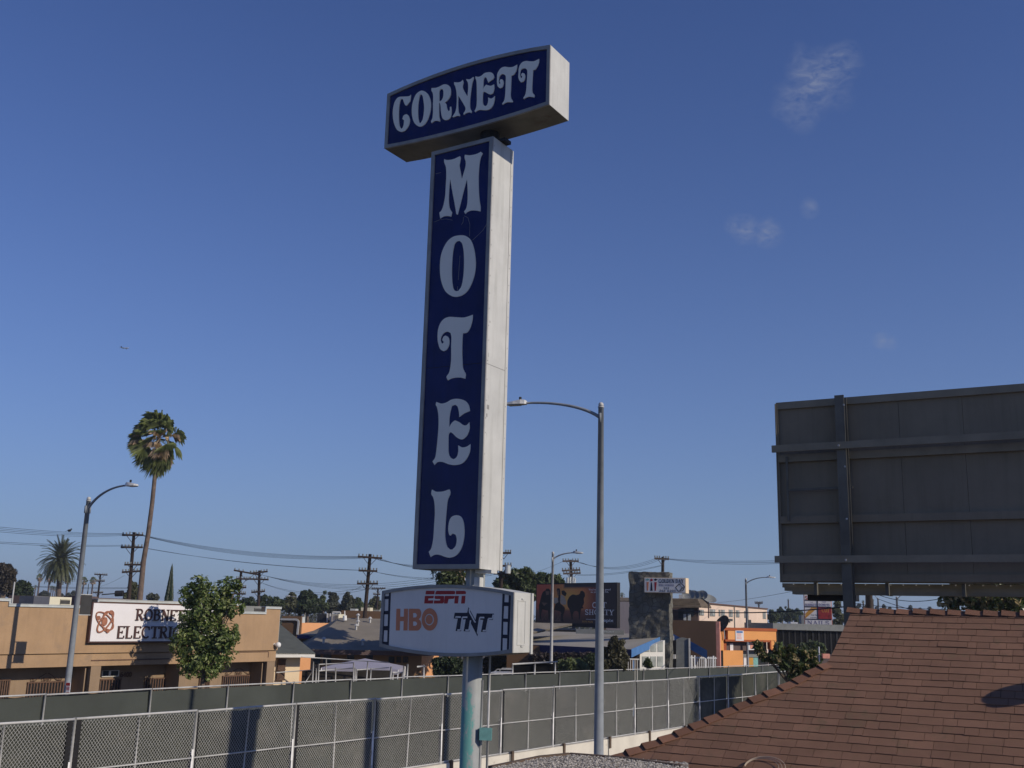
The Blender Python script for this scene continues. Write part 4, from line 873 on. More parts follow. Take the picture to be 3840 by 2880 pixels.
c_ = n2p(1800, 600); g.prism([Wb.pt(c_[0] + .1 * math.cos(2 * math.pi * i / 14), c_[1] + .15 * math.sin(2 * math.pi * i / 14), .014) for i in range(14)], Wb.n * .045)
g.build('atom_emblem', M['copper'], sb)
g = MB(); c_ = Wf.uz(S('zC', 517, 925)); g.ball(Wf.pt(c_[0], c_[1], .15), .12, 10, 8); g.tube([Wf.pt(c_[0] - .08, c_[1] + .02, 0), Wf.pt(c_[0] - .08, c_[1] + .02, .12)], .05, 8); g.build('wall_lamp', M['bright_white'], shop, smooth=True)
g = MB(); a = Wf.uz(S('n6', 405, 400)); b = Wf.uz(S('n6', 365, 1040)); g.wbox(Wf, uR - .01, b[1], uR + .05, a[1], -.12, -.04); g.build('downpipe', M['cap_white'], shop)
# roof units
def unit(label, k, x0, x1, y0, y1, Y, m, dm, z0=None, ang=(.55, .835), depth=1.0, grill=True):
    p = AT(S(k, x0, y1), Y); q_ = AT(S(k, x1, y1), Y); W_ = Wall((p.x, p.y), ang); 
    u1 = W_.uz(S(k, x1, (y0 + y1) / 2))[0]; zt_ = W_.uz(S(k, (x0 + x1) / 2, y0))[1]; zb_ = W_.uz(S(k, (x0 + x1) / 2, y1))[1] if z0 is None else z0
    t = thing('air_conditioner', label, 'air conditioner', (p.x, p.y, zb_)); g = MB(); g.wbox(W_, 0, zb_, u1, zt_, -depth, 0); g.build('casing', m, t)
    if grill:
        g = MB(); g.wbox(W_, u1 * .48, zb_ + .08, u1 * .93, zt_ - .08, .001, .02); gr_ = g.build('grille', dm, t)
        g = MB(); n = 6
        for i in range(n): z = zb_ + .1 + (zt_ - zb_ - .2) * i / (n - 1); g.wbox(W_, u1 * .48, z - .01, u1 * .93, z + .01, .021, .035)
        g.build('slats', m, gr_)
    return t
unit('cream air conditioner with a dark grille on the tan shop roof', 'n2', 850, 1235, 178, 300, 39.5, M['ac_cream'], M['ac_dark'], z0=4.2)
unit('low dark grey roof unit left of the cream one on the tan shop', 'n2', 585, 845, 165, 300, 41, M['grey_wall'], M['ac_dark'], z0=4.2, grill=False)
unit('dark brown roof unit between the lamp post and the white sign board', 'n2', 1350, 1680, 165, 320, 41.5, M['awning_brown'], M['black'], z0=4.2)
unit('long low vent box behind the parapet at the right end of the tan shop', 'zC', 255, 428, 604, 640, 47, M['grey_wall'], M['ac_dark'], z0=4.2)
# parking notice fixed to the left street lamp
Wp = Wall((b2.x + .18, b2.y - .2), (.95, -.3))
t = thing('street_sign', 'small red and white parking notice on the post of the street lamp at the left', 'sign', (b2.x, b2.y, 2.2)); g = MB(); g.wrect(Wp, S('zB', 545, 1052), S('zB', 588, 950), 0, .015); g.build('sign_plate', M['board_white'], t)
g = MB(); g.wrect(Wp, S('zB', 549, 975), S('zB', 585, 953), .016, .018)
for y in (985, 996, 1007, 1030): g.wrect(Wp, S('zB', 553, y + 5), S('zB', 580, y), .016, .018)
g.build('print', M['red_print'], t)
# ------------------------------------------------------------------ generic pieces for the houses beyond
def poly3(mb, k, pts, th=.15):
    """a thick slab through points given as pixel and distance"""
    P = [AT(S(k, x, y), Y) for x, y, Y in pts]; mb.prism(P, (0, 0, -th)); return P
# cream gabled house at the shop's right
Wc = Wall((AT(S('zC', 620, 1100), 48).x, AT(S('zC', 620, 1100), 48).y), (.82, .57))
hs = thing('house', 'small cream house with a dark grey roof and one barred window beside the tan shop', 'house', (Wc.p.x, Wc.p.y, 0))
g = MB(); (a0, _), (a1_, _) = Wc.uz(S('zC', 480, 1100)), Wc.uz(S('zC', 718, 1100)); zt_ = Wc.uz(S('zC', 620, 1015))[1]
g.wbox(Wc, a0 - 2, 0, a1_, zt_, -6, 0); g.build('wall', M['cream'], hs)
g = MB(); ez = Wc.uz(S('zC', 620, 1000))[1]; g.wbox(Wc, a0 - 2, ez - .12, Wc.uz(S('zC', 785, 1000))[0], ez + .06, .02, .75); g.build('fascia', M['white_paint'], hs)
g = MB(); e0, e1_ = Wc.pt(a0 - 2, ez + .07, .75), Wc.pt(Wc.uz(S('zC', 787, 985))[0], ez + .07, .75); ap = AT(S('zC', 548, 748), 51.5); ap2 = ap - Wc.u * 4
g.prism([e0, e1_, ap, ap2], (0, 0, -.06)); e2_ = e1_ - Wc.n * 7; g.prism([e1_, e2_, ap], (0, 0, -.06)); g.build('roof', M['roof_slate'], hs)
g = MB(); g.wrect(Wc, S('zC', 522, 1210), S('zC', 590, 1045), .01, .04); wn = g.build('window', M['black'], hs)
g = MB(); (x0, z0), (x1, z1) = Wc.uz(S('zC', 522, 1210)), Wc.uz(S('zC', 590, 1045))
for i in range(9): u = x0 + (x1 - x0) * i / 8; g.wbox(Wc, u - .015, z0 - .05, u + .015, z1 + .03, .1, .13)
for z in (z0, (z0 + z1) / 2, z1): g.wbox(Wc, x0 - .04, z - .015, x1 + .04, z + .015, .131, .15)
g.build('bars', M['gate_brown'], wn)
# long peach house with a hipped grey roof
Wh = Wall((AT(S('n6', 900, 1080), 58).x, AT(S('n6', 900, 1080), 58).y), (.97, .24))
hh = thing('long_house', 'long low peach house under a worn grey hipped roof, left of the channel sign', 'house', (Wh.p.x + 5, Wh.p.y, 0))
uE0 = Wh.uz(S('n6', 880, 1060))[0]; uE1 = Wh.uz(S('z7', 720, 740))[0]; zE = Wh.uz(S('n6', 1300, 1062))[1]
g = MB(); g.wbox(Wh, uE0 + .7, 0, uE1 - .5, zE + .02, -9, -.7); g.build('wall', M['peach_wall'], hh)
g = MB(); A = Wh.pt(uE0 - .35, zE + .06, 0); B = Wh.pt(uE1, zE + .06, 0); rT = AT(S('n6', 1395, 515), 66); r2 = rT + Wh.u * 15
hipm = AT(S('n6', 775, 915), 61.5)
g.prism([A, B, r2, rT], (0, 0, -.12)); g.prism([B, B - Wh.n * 14, r2], (0, 0, -.12)); g.prism([A, rT, A - Wh.n * 14], (0, 0, -.12)); rf = g.build('roof', M['roof_grey'], hh)
g = MB(); g.wbox(Wh, uE0 - .3, zE - .2, uE1, zE + .03, -.03, .02); g.build('fascia', M['awning_brown'], hh)
WhR = Wall((Wh.pt(0, 0, -.7).x, Wh.pt(0, 0, -.7).y), (.97, .24))
for (x0, x1, y0, y1) in ((940, 1075, 1095, 1290), (1110, 1255, 1105, 1280), (1505, 1630, 1120, 1240), (1815, 1940, 1135, 1260)):
    g = MB(); g.wrect(WhR, S('n6', x0 - 12, y1), S('n6', x1 + 12, y0 - 10), .0, .05); wn = g.build('window', M['peach_wall'], hh)
    g = MB(); g.wrect(WhR, S('n6', x0, y1 - 5), S('n6', x1, y0), .052, .06); g.build('pane', M['glass'], wn)
for (x0, x1) in ((235, 285), (300, 340), (355, 400)):
    g = MB(); g.wrect(WhR, S('z7', x0, 785), S('z7', x1, 735), .05, .058); g.build('window', M['glass'], hh)
g = MB()
for (x, y) in ((1690, 545), (1890, 600), (1690, 650), (1660, 720), (1120, 945), (1770, 975)):
    r_ = ray(S('n6', x, y)); p0, nn = A, (B - A).cross(rT - A).normalized(); p = CAM + r_ * ((p0 - CAM).dot(nn) / r_.dot(nn)); g.tube([p, p + Vector((0, 0, .25))], .07, 6); g.tube([p + Vector((0, 0, .25)), p + Vector((0, 0, .36))], [.15, .05], 6)
g.build('roof_vents', M['galv'], rf)
g = MB(); p = AT(S('n6', 1475, 560), 65); g.tube([p, AT(S('n6', 1472, 480), 65)], .12, 8); g.tube([AT(S('n6', 1472, 480), 65), AT(S('n6', 1472, 400), 65)], .03, 5); g.build('vent_stack', M['bright_white'], rf)
# lit peach end wall peeping out at the right
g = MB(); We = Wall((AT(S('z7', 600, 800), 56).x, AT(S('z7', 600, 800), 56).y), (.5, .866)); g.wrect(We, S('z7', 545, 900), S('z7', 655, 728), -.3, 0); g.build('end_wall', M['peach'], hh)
# flat-roofed peach building behind with machines on top
Wg = Wall((AT(S('n6', 1000, 600), 72).x, AT(S('n6', 1000, 600), 72).y), (.62, .785))
fb = thing('flat_roof_building', 'peach flat-roofed building with roof machines behind the grey hipped roof', 'building', (Wg.p.x, Wg.p.y, 0))
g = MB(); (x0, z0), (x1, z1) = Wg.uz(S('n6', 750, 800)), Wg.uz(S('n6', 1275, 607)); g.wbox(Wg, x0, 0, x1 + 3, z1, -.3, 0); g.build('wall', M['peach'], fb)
g = MB(); x2, z2 = Wg.uz(S('n6', 755, 500)); x3, _ = Wg.uz(S('n6', 975, 500)); g.wbox(Wg, x0, z1 + .001, x0 + .25, z2, -.3, 0); g.wbox(Wg, x0 + .251, z1 + .001, x3, z2, -5, -4.7); g.build('parapet', M['cap_white'], fb)
Wg2 = Wall((AT(S('n6', 600, 600), 71).x, AT(S('n6', 600, 600), 71).y), (.98, -.2))
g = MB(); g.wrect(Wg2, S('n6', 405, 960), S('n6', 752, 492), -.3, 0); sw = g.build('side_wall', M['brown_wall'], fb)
g = MB(); pp = [S('n6', x, y) for x, y in ((690, 795), (712, 600), (705, 560), (670, 545), (420, 540))]
for a, b in zip(pp, pp[1:]): g.wbar(Wg2, a, b, .12, .02, .1)
g.build('pipe', M['galv'], sw)
g = MB(); poly3(g, 'n6', [(690, 800, 63), (1010, 800, 63), (1230, 655, 69), (750, 790, 70)], .1); g.build('porch_roof', M['roof_grey'], fb)
g = MB(); Wg3 = Wall((AT(S('n6', 700, 830), 62.9).x, AT(S('n6', 700, 830), 62.9).y), (.98, .15)); g.wrect(Wg3, S('n6', 680, 858), S('n6', 990, 808), -.1, 0); g.build('porch_fascia', M['navy_trim'], fb)
g = MB(); g.wrect(Wg3, S('n6', 690, 1000), S('n6', 930, 859), -1.3, -1.2); g.build('porch_wall', M['brown_wall'], fb)
unit('dark square air conditioner on the peach flat-roofed building, left one', 'n6', 1010, 1160, 450, 590, 74, M['ac_dark'], M['black'], ang=(.9, -.3), grill=False)
unit('white-sided air conditioner on the peach flat-roofed building, right one', 'n6', 1250, 1370, 455, 580, 73, M['ac_cream'], M['ac_dark'], ang=(.9, -.3))
g = MB()
for (a, b) in (((1270, 590), (1272, 425)), ((1272, 425), (1398, 425)), ((1398, 425), (1395, 590)), ((1180, 590), (1185, 440)), ((1235, 590), (1230, 445))): g.tube([AT(S('n6', *a), 73.5), AT(S('n6', *b), 73.5)], .06, 5)
tag(g.build('pipe_frame', M['galv']), 'pipe frame over the air conditioners on the peach flat-roofed building', 'pipe frame')
Wk = Wall((AT(S('n6', 1700, 460), 90).x, AT(S('n6', 1700, 460), 90).y), (.98, -.1))
bb_ = thing('low_building', 'long brown flat-topped building behind the grey hipped roof', 'building', (Wk.p.x, Wk.p.y, 0)); g = MB(); g.wrect(Wk, S('n6', 1400, 700), S('n6', 2200, 412), -8, 0); g.build('wall', M['brown_wall'], bb_)
unit('pale roof unit on the long brown flat-topped building', 'n6', 1740, 1895, 347, 412, 93, M['ac_cream'], M['ac_dark'], ang=(.9, -.1), grill=False)
unit('small grey roof unit on the long brown flat-topped building', 'n6', 1895, 2040, 382, 412, 94, M['grey_wall'], M['ac_dark'], ang=(.9, -.1), grill=False)
unit('small white roof unit at the left end of the long brown building', 'n6', 1560, 1650, 365, 412, 94, M['cap_white'], M['ac_dark'], ang=(.9, -.1), grill=False)
# ------------------------------------------------------------------ yard: awning tent, gates, fences, car
tp_ = AT(S('n6', 1810, 1190), 51); t = thing('canopy_tent', 'pale lavender pop-up canopy tent behind the far fence', 'tent', (tp_.x, tp_.y, 0))
cz = AT(S('n6', 1810, 1330), 51).z; g = MB(); hw = 1.55 * 51 / 51; cs = [Vector((tp_.x + sx * 1.75, tp_.y + sy * 1.75, cz)) for sx, sy in ((-1,-1),(1,-1),(1,1),(-1,1))]
for i in range(4):
    a, b = cs[i], cs[(i + 1) % 4]; g.prism([a, b, Vector((tp_.x, tp_.y, tp_.z))], (0, 0, -.02)); g.prism([a, b, b + Vector((0,0,-.22)), a + Vector((0,0,-.22))], ((b - a).cross(Vector((0,0,1))).normalized() * .01))
g.build('canopy', M['tent'], t)
for c_ in cs: g = MB(); g.tube([(c_.x, c_.y, 0), (c_.x, c_.y, cz - .02)], .03, 6); g.build('leg', M['bright_white'], t)
yf = thing('yard_fence', 'open galvanized gate frames and rails in the yard behind the far fence', 'fence', (AT(S('n6', 1300, 1400), 47).x, 47, 0))
def rails(k, Y, segs, r, m, nm, par):
    for (a, b) in segs:
        g = MB(); g.tube([AT(S(k, *a), Y), AT(S(k, *b), Y)], r, 6); g.build(nm, m, par, smooth=True)
rails('n6', 47, [((952,1245),(935,1640)), ((1000,1355),(990,1640)), ((1045,1280),(1030,1640)), ((1165,1200),(1158,1640)), ((1322,1340),(1315,1640)), ((1622,1260),(1615,1600)), ((1668,1370),(1664,1600)), ((1855,1245),(1828,1620)), ((1908,1355),(1895,1600)), ((1645,1340),(1640,1600))], .03, M['galv'], 'post', yf)
rails('n6', 47, [((340,1425),(950,1380)), ((1040,1290),(1620,1262)), ((1045,1398),(1622,1348)), ((1670,1382),(2212,1342)), ((935,1400),(800,1620)), ((745,1165),(2212,1260))], .024, M['galv'], 'rail', yf)
rails('zC', 46, [((1475,1105),(1468,1230)), ((1490,1155),(1570,1155)), ((1490,1155),(1487,1230)), ((1570,1155),(1568,1230)), ((1580,1100),(1577,1230)), ((1612,1085),(1605,1230)), ((1745,1090),(1745,1210)), ((1690,1107),(1760,1103))], .04, M['galv'], 'post', yf)
yg = thing('yard_fence', 'short chain-link fence behind the white car, right of the sign pole', 'fence', (AT(S('z7', 1450, 830), 52).x, 52, 0))
rails('z7', 52, [((1265,798),(1265,900)), ((1450,790),(1448,900)), ((1618,780),(1618,900)), ((265 + 1000,798),(1640,778))], .045, M['galv'], 'post', yg)
Wy = Wall((AT(S('z7', 1450, 830), 52).x, AT(S('z7', 1450, 830), 52).y + .1), (.98, .1)); g = MB(); g.wrect(Wy, S('z7', 1268, 900), S('z7', 1640, 795), -.02, -.01); g.build('mesh_infill', M['dark_wall'], yg)
Wy3 = Wall((AT(S('n6', 1400, 1500), 47.6).x, AT(S('n6', 1400, 1500), 47.6).y), (.995, .05)); g = MB(); g.wrect(Wy3, S('n6', 745, 1680), S('n6', 1640, 1410), -.02, -.01); g.wrect(Wy3, S('n6', 1668, 1640), S('n6', 2250, 1392), -.02, -.01); g.build('shade_cloth', M['yard_cloth'], yf)
def car(base, yaw, label, m):
    t = thing('parked_car', label, 'car', (base[0], base[1], 0)); c, s = math.cos(yaw), math.sin(yaw)
    X = lambda x, y, z: Vector((base[0] + x * c - y * s, base[1] + x * s + y * c, z * 1.2))
    g = MB(); side = [(-2.35,.35),(-2.4,.8),(-2.3,1.0),(-1.3,1.08),(-.75,1.7),(1.9,1.75),(2.3,1.1),(2.38,.5),(2.3,.32)]
    def sec(y, ins, zt): return [X(x, y * (1 - ins * max(0, (z - 1.05)) / .7), z) for x, z in side]
    ring_ = [(-.9, .0), (-.94, .12), (.94, .12), (.9, 0)]
    L = [[X(x, sy * (.93 - .22 * max(0, z - 1.05) / .7), z) for x, z in side] for sy in (-1, 1)]
    g.prism(L[0], (0, 0, 0)) if False else None
    n = len(side); g.add(L[0] + L[1], [tuple(range(n)), tuple(range(2 * n - 1, n - 1, -1))] + [(i, (i + 1) % n, (i + 1) % n + n, i + n) for i in range(n)]); g.build('body', m, t)
    for sy in (-1, 1):
        for (a, b) in ((-.95, -.1), (0, .85), (.95, 1.75)):
            g = MB(); pts = [(a - (.15 if a < -.5 else 0), 1.14), (b, 1.14), (b - (.12 if b > 1.5 else 0), 1.66), (a + (.12 if a < -.5 else 0), 1.66)]
            g.prism([X(x, sy * (.935 - .22 * (z - 1.05) / .7), z) for x, z in pts], X(0, sy * .012, 0) - X(0, 0, 0)); g.build('window', M['glass'], t)
    for (a, b, za, zb_) in ((-1.27, -.8, 1.12, 1.64), (2.27, 1.98, 1.16, 1.66)):
        g = MB(); d_ = -.012 if a < 0 else .012; g.prism([X(a + d_, -.8, za), X(a + d_, .8, za), X(b + d_, .68, zb_), X(b + d_, -.68, zb_)], X(d_, 0, abs(d_)) - X(0, 0, 0)); g.build('windscreen', M['glass'], t)
    for sy in (-1, 1):
        g = MB(); g.tube([X(-.5, sy * .62, 1.74), X(-.35, sy * .62, 1.84), X(1.6, sy * .62, 1.86), X(1.75, sy * .62, 1.76)], .03, 6); g.build('roof_rail', M['galv'], t)
        for x in (-1.55, 1.5): g = MB(); g.tube([X(x, sy * .78, .36), X(x, sy * .96, .36)], .36, 16); wh = g.build('wheel', M['black'], t); g = MB(); g.tube([X(x, sy * .955, .36), X(x, sy * .97, .36)], .2, 12); g.build('rim', M['galv'], wh)
    return t
cp = AT(S('z8', 310, 1470), 57.5); car((cp.x, cp.y + .5), math.radians(-12), 'white sport utility car, only its roof and windows showing above the far fence', M['car_white'])
# ------------------------------------------------------------------ movie billboard
Wq = Wall((AT(S('n3', 180, 650), 80).x, AT(S('n3', 180, 650), 80).y), (.62, -.785))
mb_ = thing('movie_billboard', 'large dark orange movie billboard above the low beige roof', 'billboard', (Wq.pt(5, 0).x, Wq.pt(5, 0).y, 0))
ua, ub = Wq.uz(S('n3', 182, 650))[0], Wq.uz(S('n3', 2050, 700))[0]; za = (Wq.uz(S('n3', 180, 145))[1] + Wq.uz(S('n3', 2050, 178))[1]) / 2; zb_ = (Wq.uz(S('n3', 155, 1115))[1] + Wq.uz(S('n3', 2030, 1235))[1]) / 2
print('billboard', ua, ub, za, zb_, Wq.uz(S('n3', 180, 145))[1], Wq.uz(S('n3', 2050, 178))[1], Wq.uz(S('n3', 155, 1115))[1], Wq.uz(S('n3', 2030, 1235))[1])
g = MB(); g.wbox(Wq, ua, zb_, ub, za, -.3, 0); g.build('board', M['black'], mb_)
g = MB(); N1, N2 = 40, 16; vs = []; fs = []; ins = .08
for i in range(N1 + 1):
    for j in range(N2 + 1): vs.append(Wq.pt(ua + ins + (ub - ua - 2 * ins) * i / N1, zb_ + .25 + (za - zb_ - .33) * j / N2, .01))
for i in range(N1):
    for j in range(N2): k = i * (N2 + 1) + j; fs.append((k, k + N2 + 1, k + N2 + 2, k + 1))
g.add(vs, fs); pm_ = bpy.data.materials.new('poster_print'); pm_.use_nodes = True; t_m = pm_.node_tree
po = g.build('poster', pm_, mb_)
ca = po.data.color_attributes.new('ink', 'FLOAT_COLOR', 'POINT')
def inkcol(x, y):
    def mixc(a, b, k): k = max(0, min(1, k)); return [a[i] + (b[i] - a[i]) * k for i in range(3)]
    c_ = mixc((.6,.1,.04), (.85,.46,.08), 1 - min(1, math.hypot((x - .42) / .34, (y - .62) / .6)))
    if y < .34: c_ = mixc((.26,.07,.035), (.05,.02,.015), (.34 - y) / .3)
    c_ = mixc(c_, (.014,.009,.011), (x - .6) / .22); 
    if x > .36 and y > .93 - abs(x - .62) * .22 and x < .86: c_ = (.012,.01,.015)
    return c_
for i, v in enumerate(vs):
    x, y = (i // (N2 + 1)) / N1, (i % (N2 + 1)) / N2; ca.data[i].color = (*inkcol(x, y), 1)
at = t_m.nodes.new('ShaderNodeAttribute'); at.attribute_name = 'ink'; t_m.links.new(at.outputs['Color'], t_m.nodes['Principled BSDF'].inputs['Base Color']); t_m.nodes['Principled BSDF'].inputs['Roughness'].default_value = .5
def pl2(name, m, loops, off=.014):
    g = MB(); 
    for lp in loops: cut(g, Wq, [SL('n3', lp)], off, .003, True)
    return g.build(name, m, po)
pl2('printed_figures', M['poster_dark'], [[(270,620),(310,450),(350,360),(400,330),(420,290),(480,290),(515,340),(520,420),(560,520),(560,700),(540,900),(500,1010),(470,1000),(460,800),(330,770),(300,900),(310,1000),(270,980),(250,700)],
  [(600,780),(640,620),(700,470),(660,330),(680,280),(730,290),(745,360),(745,480),(740,620),(800,680),(850,760),(800,960),(830,1060),(770,1040),(750,820),(640,790)],
  [(975,460),(1035,425),(1110,440),(1165,425),(1195,400),(1205,355),(1250,335),(1300,385),(1312,460),(1285,520),(1290,620),(1255,700),(1285,745),(1230,750),(1210,830),(1190,1000),(1170,1000),(1165,850),(1120,810),(1060,815),(1030,900),(1035,1000),(1005,1005),(985,880),(950,760),(915,700),(905,590),(935,510)], [(770,340),(830,330),(890,400),(860,470),(780,420)]])
pl2('printed_figures', M['poster_ivory'], [[(755,430),(830,470),(880,600),(870,660),(790,660),(745,600)], [(600,500),(680,500),(700,600),(640,640),(595,620)]], .02)
pl2('printed_figures', M['poster_skin'], [[(405,350),(495,350),(480,430),(420,440)], [(670,320),(720,330),(720,440),(680,450)], [(310,610),(450,620),(370,690)]], .021)
g = MB()
for (a, b) in (((330,840),(430,1020)), ((450,840),(330,1020)), ((640,820),(740,1020)), ((770,850),(660,1020)), ((610,1030),(750,1030))): g.wbar(Wq, S('n3', *a), S('n3', *b), .09, .018, .02)
g.build('printed_chairs', M['poster_skin'], po)
g = MB(); serif(g, Wq, 'GET', S('n3', 1480, 605), S('n3', 1818, 738), .02, .004, 1.35); serif(g, Wq, 'SHORTY', S('n3', 1312, 770), S('n3', 1990, 905), .02, .004, 1.3)
text(g, Wq, "You're only as good", S('n3', 1400, 290), S('n3', 1905, 345), .022); text(g, Wq, 'as your last hit.', S('n3', 1450, 350), S('n3', 1865, 395), .022)
text(g, Wq, 'epix', S('n3', 1745, 985), S('n3', 1975, 1085), .022); text(g, Wq, 'SERIES PREMIERE', S('n3', 1340, 988), S('n3', 1700, 1018), .022); g.build('lettering', M['warm_white'], po)
g = MB(); text(g, Wq, 'SUN AUG', S('n3', 1250, 1025), S('n3', 1500, 1075), .022); g.build('lettering', M['yellow_print'], po)
g = MB(); g.wrect(Wq, S('n3', 1460, 475), S('n3', 1815, 450), .02, .024) if False else None
text(g, Wq, 'A NEW COMEDY SERIES', S('n3', 1460, 455), S('n3', 1815, 485), .022); g.build('lettering', M['orange_print'], po) if False else None
g = MB(); g.wbox(Wq, ua - .8, zb_ - .22, ub + .2, zb_ - .12, .1, .9); g.wbox(Wq, ua - .8, zb_ - .55, ub, zb_ - .23, .2, .6)
g.build('catwalk', M['grey_wall'], mb_)
g = MB(); g.tube([Wq.pt(ua + 2.0, 0, -.5), Wq.pt(ua + 2.0, zb_, -.5)], .3, 10); g.tube([Wq.pt(ub - 2.0, 0, -.5), Wq.pt(ub - 2.0, zb_, -.5)], .3, 10); g.build('post', M['pole_wood'], mb_)
ub2 = thing('roof_lettering', 'grey board with raised letters under the right end of the movie billboard', 'sign', Wq.pt(ub, 3.5)); g = MB(); Wfr = Wall((AT(S('n3', 1850, 1290), 66).x, AT(S('n3', 1850, 1290), 66).y), (.97, -.2)); g.wrect(Wfr, S('n3', 1100, 1325), S('n3', 2212, 1250), -.1, 0); g.build('board', M['grey_wall'], ub2)
g = MB(); text(g, Wfr, 'FRONT', S('n3', 1760, 1262), S('n3', 1985, 1310), .01); g.build('lettering', M['cap_white'], ub2)
# ------------------------------------------------------------------ preschool with blue trim
ps = thing('preschool', 'low preschool with a beige roof, blue fascia boards and a white windowed gable', 'building', (AT(S('z8', 1300, 1300), 66).x, 66, 0))
g = MB(); poly3(g, 'z8', [(1130,1012,72), (2190,1042,64), (1800,1222,58), (880,1182,63)], .12); poly3(g, 'z8', [(200,990,78), (1129,1012,72), (879,1182,63), (200,1150,68)], .12); g.build('roof', M['roof_beige'], ps)
def fas(k, pts, th, m, nm, par, dz=.02):
    for (a, b) in zip(pts, pts[1:]):
        A, B = AT(S(k, a[0], a[1]), a[2]), AT(S(k, b[0], b[1]), b[2]); g = MB(); g.prism([A + Vector((0,0,dz)), B + Vector((0,0,dz)), B - Vector((0,0,th)), A - Vector((0,0,th))], Vector((0, .08, 0))); g.build(nm, m, par)
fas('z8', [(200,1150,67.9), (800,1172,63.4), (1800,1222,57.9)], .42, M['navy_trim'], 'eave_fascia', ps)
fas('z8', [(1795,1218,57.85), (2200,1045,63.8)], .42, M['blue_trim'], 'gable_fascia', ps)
g = MB(); Wps = Wall((AT(S('z8', 1300, 1300), 61).x, AT(S('z8', 1300, 1300), 61).y), (.97, -.24)); g.wrect(Wps, S('z8', 200, 1480), S('z8', 1890, 1225), -2.6, -2.3); g.build('wall', M['brown_wall'], ps)
Wg4 = Wall((AT(S('z8', 2040, 1300), 61).x, AT(S('z8', 2040, 1300), 61).y), (.82, .57))
g = MB(); zpl = Wg4.uz(S('z8', 2040, 1270))[1]
g.wpoly(Wg4, [S('z8', *p) for p in ((1895,1480),(1895,1235),(2190,1108),(2190,1480))], -.25, 0); gw = g.build('gable_wall', M['white_paint'], ps)
for pts in ([(1935,1245),(1935,1215),(2005,1185),(2005,1245)], [(2020,1245),(2020,1178),(2085,1150),(2085,1245)], [(2105,1245),(2105,1140),(2165,1118),(2165,1245)], [(1920,1420),(1920,1300),(2000,1300),(2000,1420)], [(2018,1420),(2018,1300),(2082,1300),(2082,1420)], [(2100,1420),(2100,1300),(2165,1300),(2165,1420)]):
    g = MB(); g.wpoly(Wg4, [S('z8', *p) for p in pts], .01, .03); g.build('window', M['glass_curtain'], ps)
fas('z9', [(340,905,70), (470,975,68)], .5, M['blue_trim'], 'gable_fascia', ps); fas('z9', [(525,985,68), (695,1078,67)], .5, M['blue_trim'], 'gable_fascia', ps)
g = MB(); Wgr = Wall((AT(S('z9', 440, 1100), 67).x, AT(S('z9', 440, 1100), 67).y), (.97, -.24)); g.wpoly(Wgr, [S('z9', *p) for p in ((375,1260),(375,960),(430,940),(512,955),(512,1260))], -.2, 0); g.build('porch_wall', M['grey_wall'], ps)
g = MB(); g.wrect(Wgr, S('z9', 508, 1260), S('z9', 520, 950), .0, .08); g.wrect(Wgr, S('z9', 342, 970), S('z9', 354, 925), .02, .08); g.wrect(Wgr, S('z9', 335, 1160), S('z9', 372, 1118), .02, .3); g.build('trim', M['white_paint'], ps)
g = MB(); g.wrect(Wgr, S('z9', 335, 1260), S('z9', 374, 970), -.6, -.5); g.build('doorway', M['black'], ps)
# rubble stone tower and its sign
Wt = Wall((AT(S('n4', 500, 900), 63).x, AT(S('n4', 500, 900), 63).y), (.92, -.39)); tw = thing('stone_tower', 'tall dark rubble stone tower slab carrying the preschool sign', 'tower', (Wt.p.x, Wt.p.y, 0))
g = MB(); u0, u1 = Wt.uz(S('n4', 97, 900))[0], Wt.uz(S('n4', 896, 900))[0]; zt_ = Wt.uz(S('n4', 500, 238))[1]; rg = random.Random(8)
nu, nv = 22, 44
def tw_face(fn, nu, nv):
    vs = [fn(i / nu, j / nv) for i in range(nu + 1) for j in range(nv + 1)]; g.add(vs, [(i * (nv + 1) + j, (i + 1) * (nv + 1) + j, (i + 1) * (nv + 1) + j + 1, i * (nv + 1) + j + 1) for i in range(nu) for j in range(nv)])
def jit(p): 
    e = noise.noise_vector(p * 3.1) * .07; return p + e
tw_face(lambda a, b: jit(Wt.pt(u0 + (u1 - u0) * a, zt_ * b, 0)), nu, nv)
tw_face(lambda a, b: jit(Wt.pt(u1, zt_ * b, -.75 * a)), 4, nv); tw_face(lambda a, b: jit(Wt.pt(u0, zt_ * b, -.75 * a)), 4, nv); tw_face(lambda a, b: jit(Wt.pt(u0 + (u1 - u0) * a, zt_, -.75 * b)), nu, 4); tw_face(lambda a, b: jit(Wt.pt(u0 + (u1 - u0) * a, zt_ * b, -.75)), nu, nv)
g.build('masonry', M['rubble_stone'], tw)
Wz = Wall((AT(S('n4', 800, 500), 62).x, AT(S('n4', 800, 500), 62).y), (.92, -.39)); gs = thing('preschool_sign', 'white lightbox preschool sign with faded letters on the stone tower', 'sign', Wz.pt(0, 5))
(u0, z0), (u1, z1) = Wz.uz(S('n4', 402, 640)), Wz.uz(S('n4', 1218, 352)); z0 = (z0 + Wz.uz(S('n4', 1218, 655))[1]) / 2; z1 = (z1 + Wz.uz(S('n4', 402, 348))[1]) / 2
g = MB(); g.wbox(Wz, u0, z0, u1, z1, -.75, 0); g.build('lightbox', M['cream'], gs); g = MB(); g.wbox(Wz, u0 + .02, z0 + .03, u1 - .04, z1 - .03, .002, .012); fc = g.build('sign_face', M['white_face'], gs)
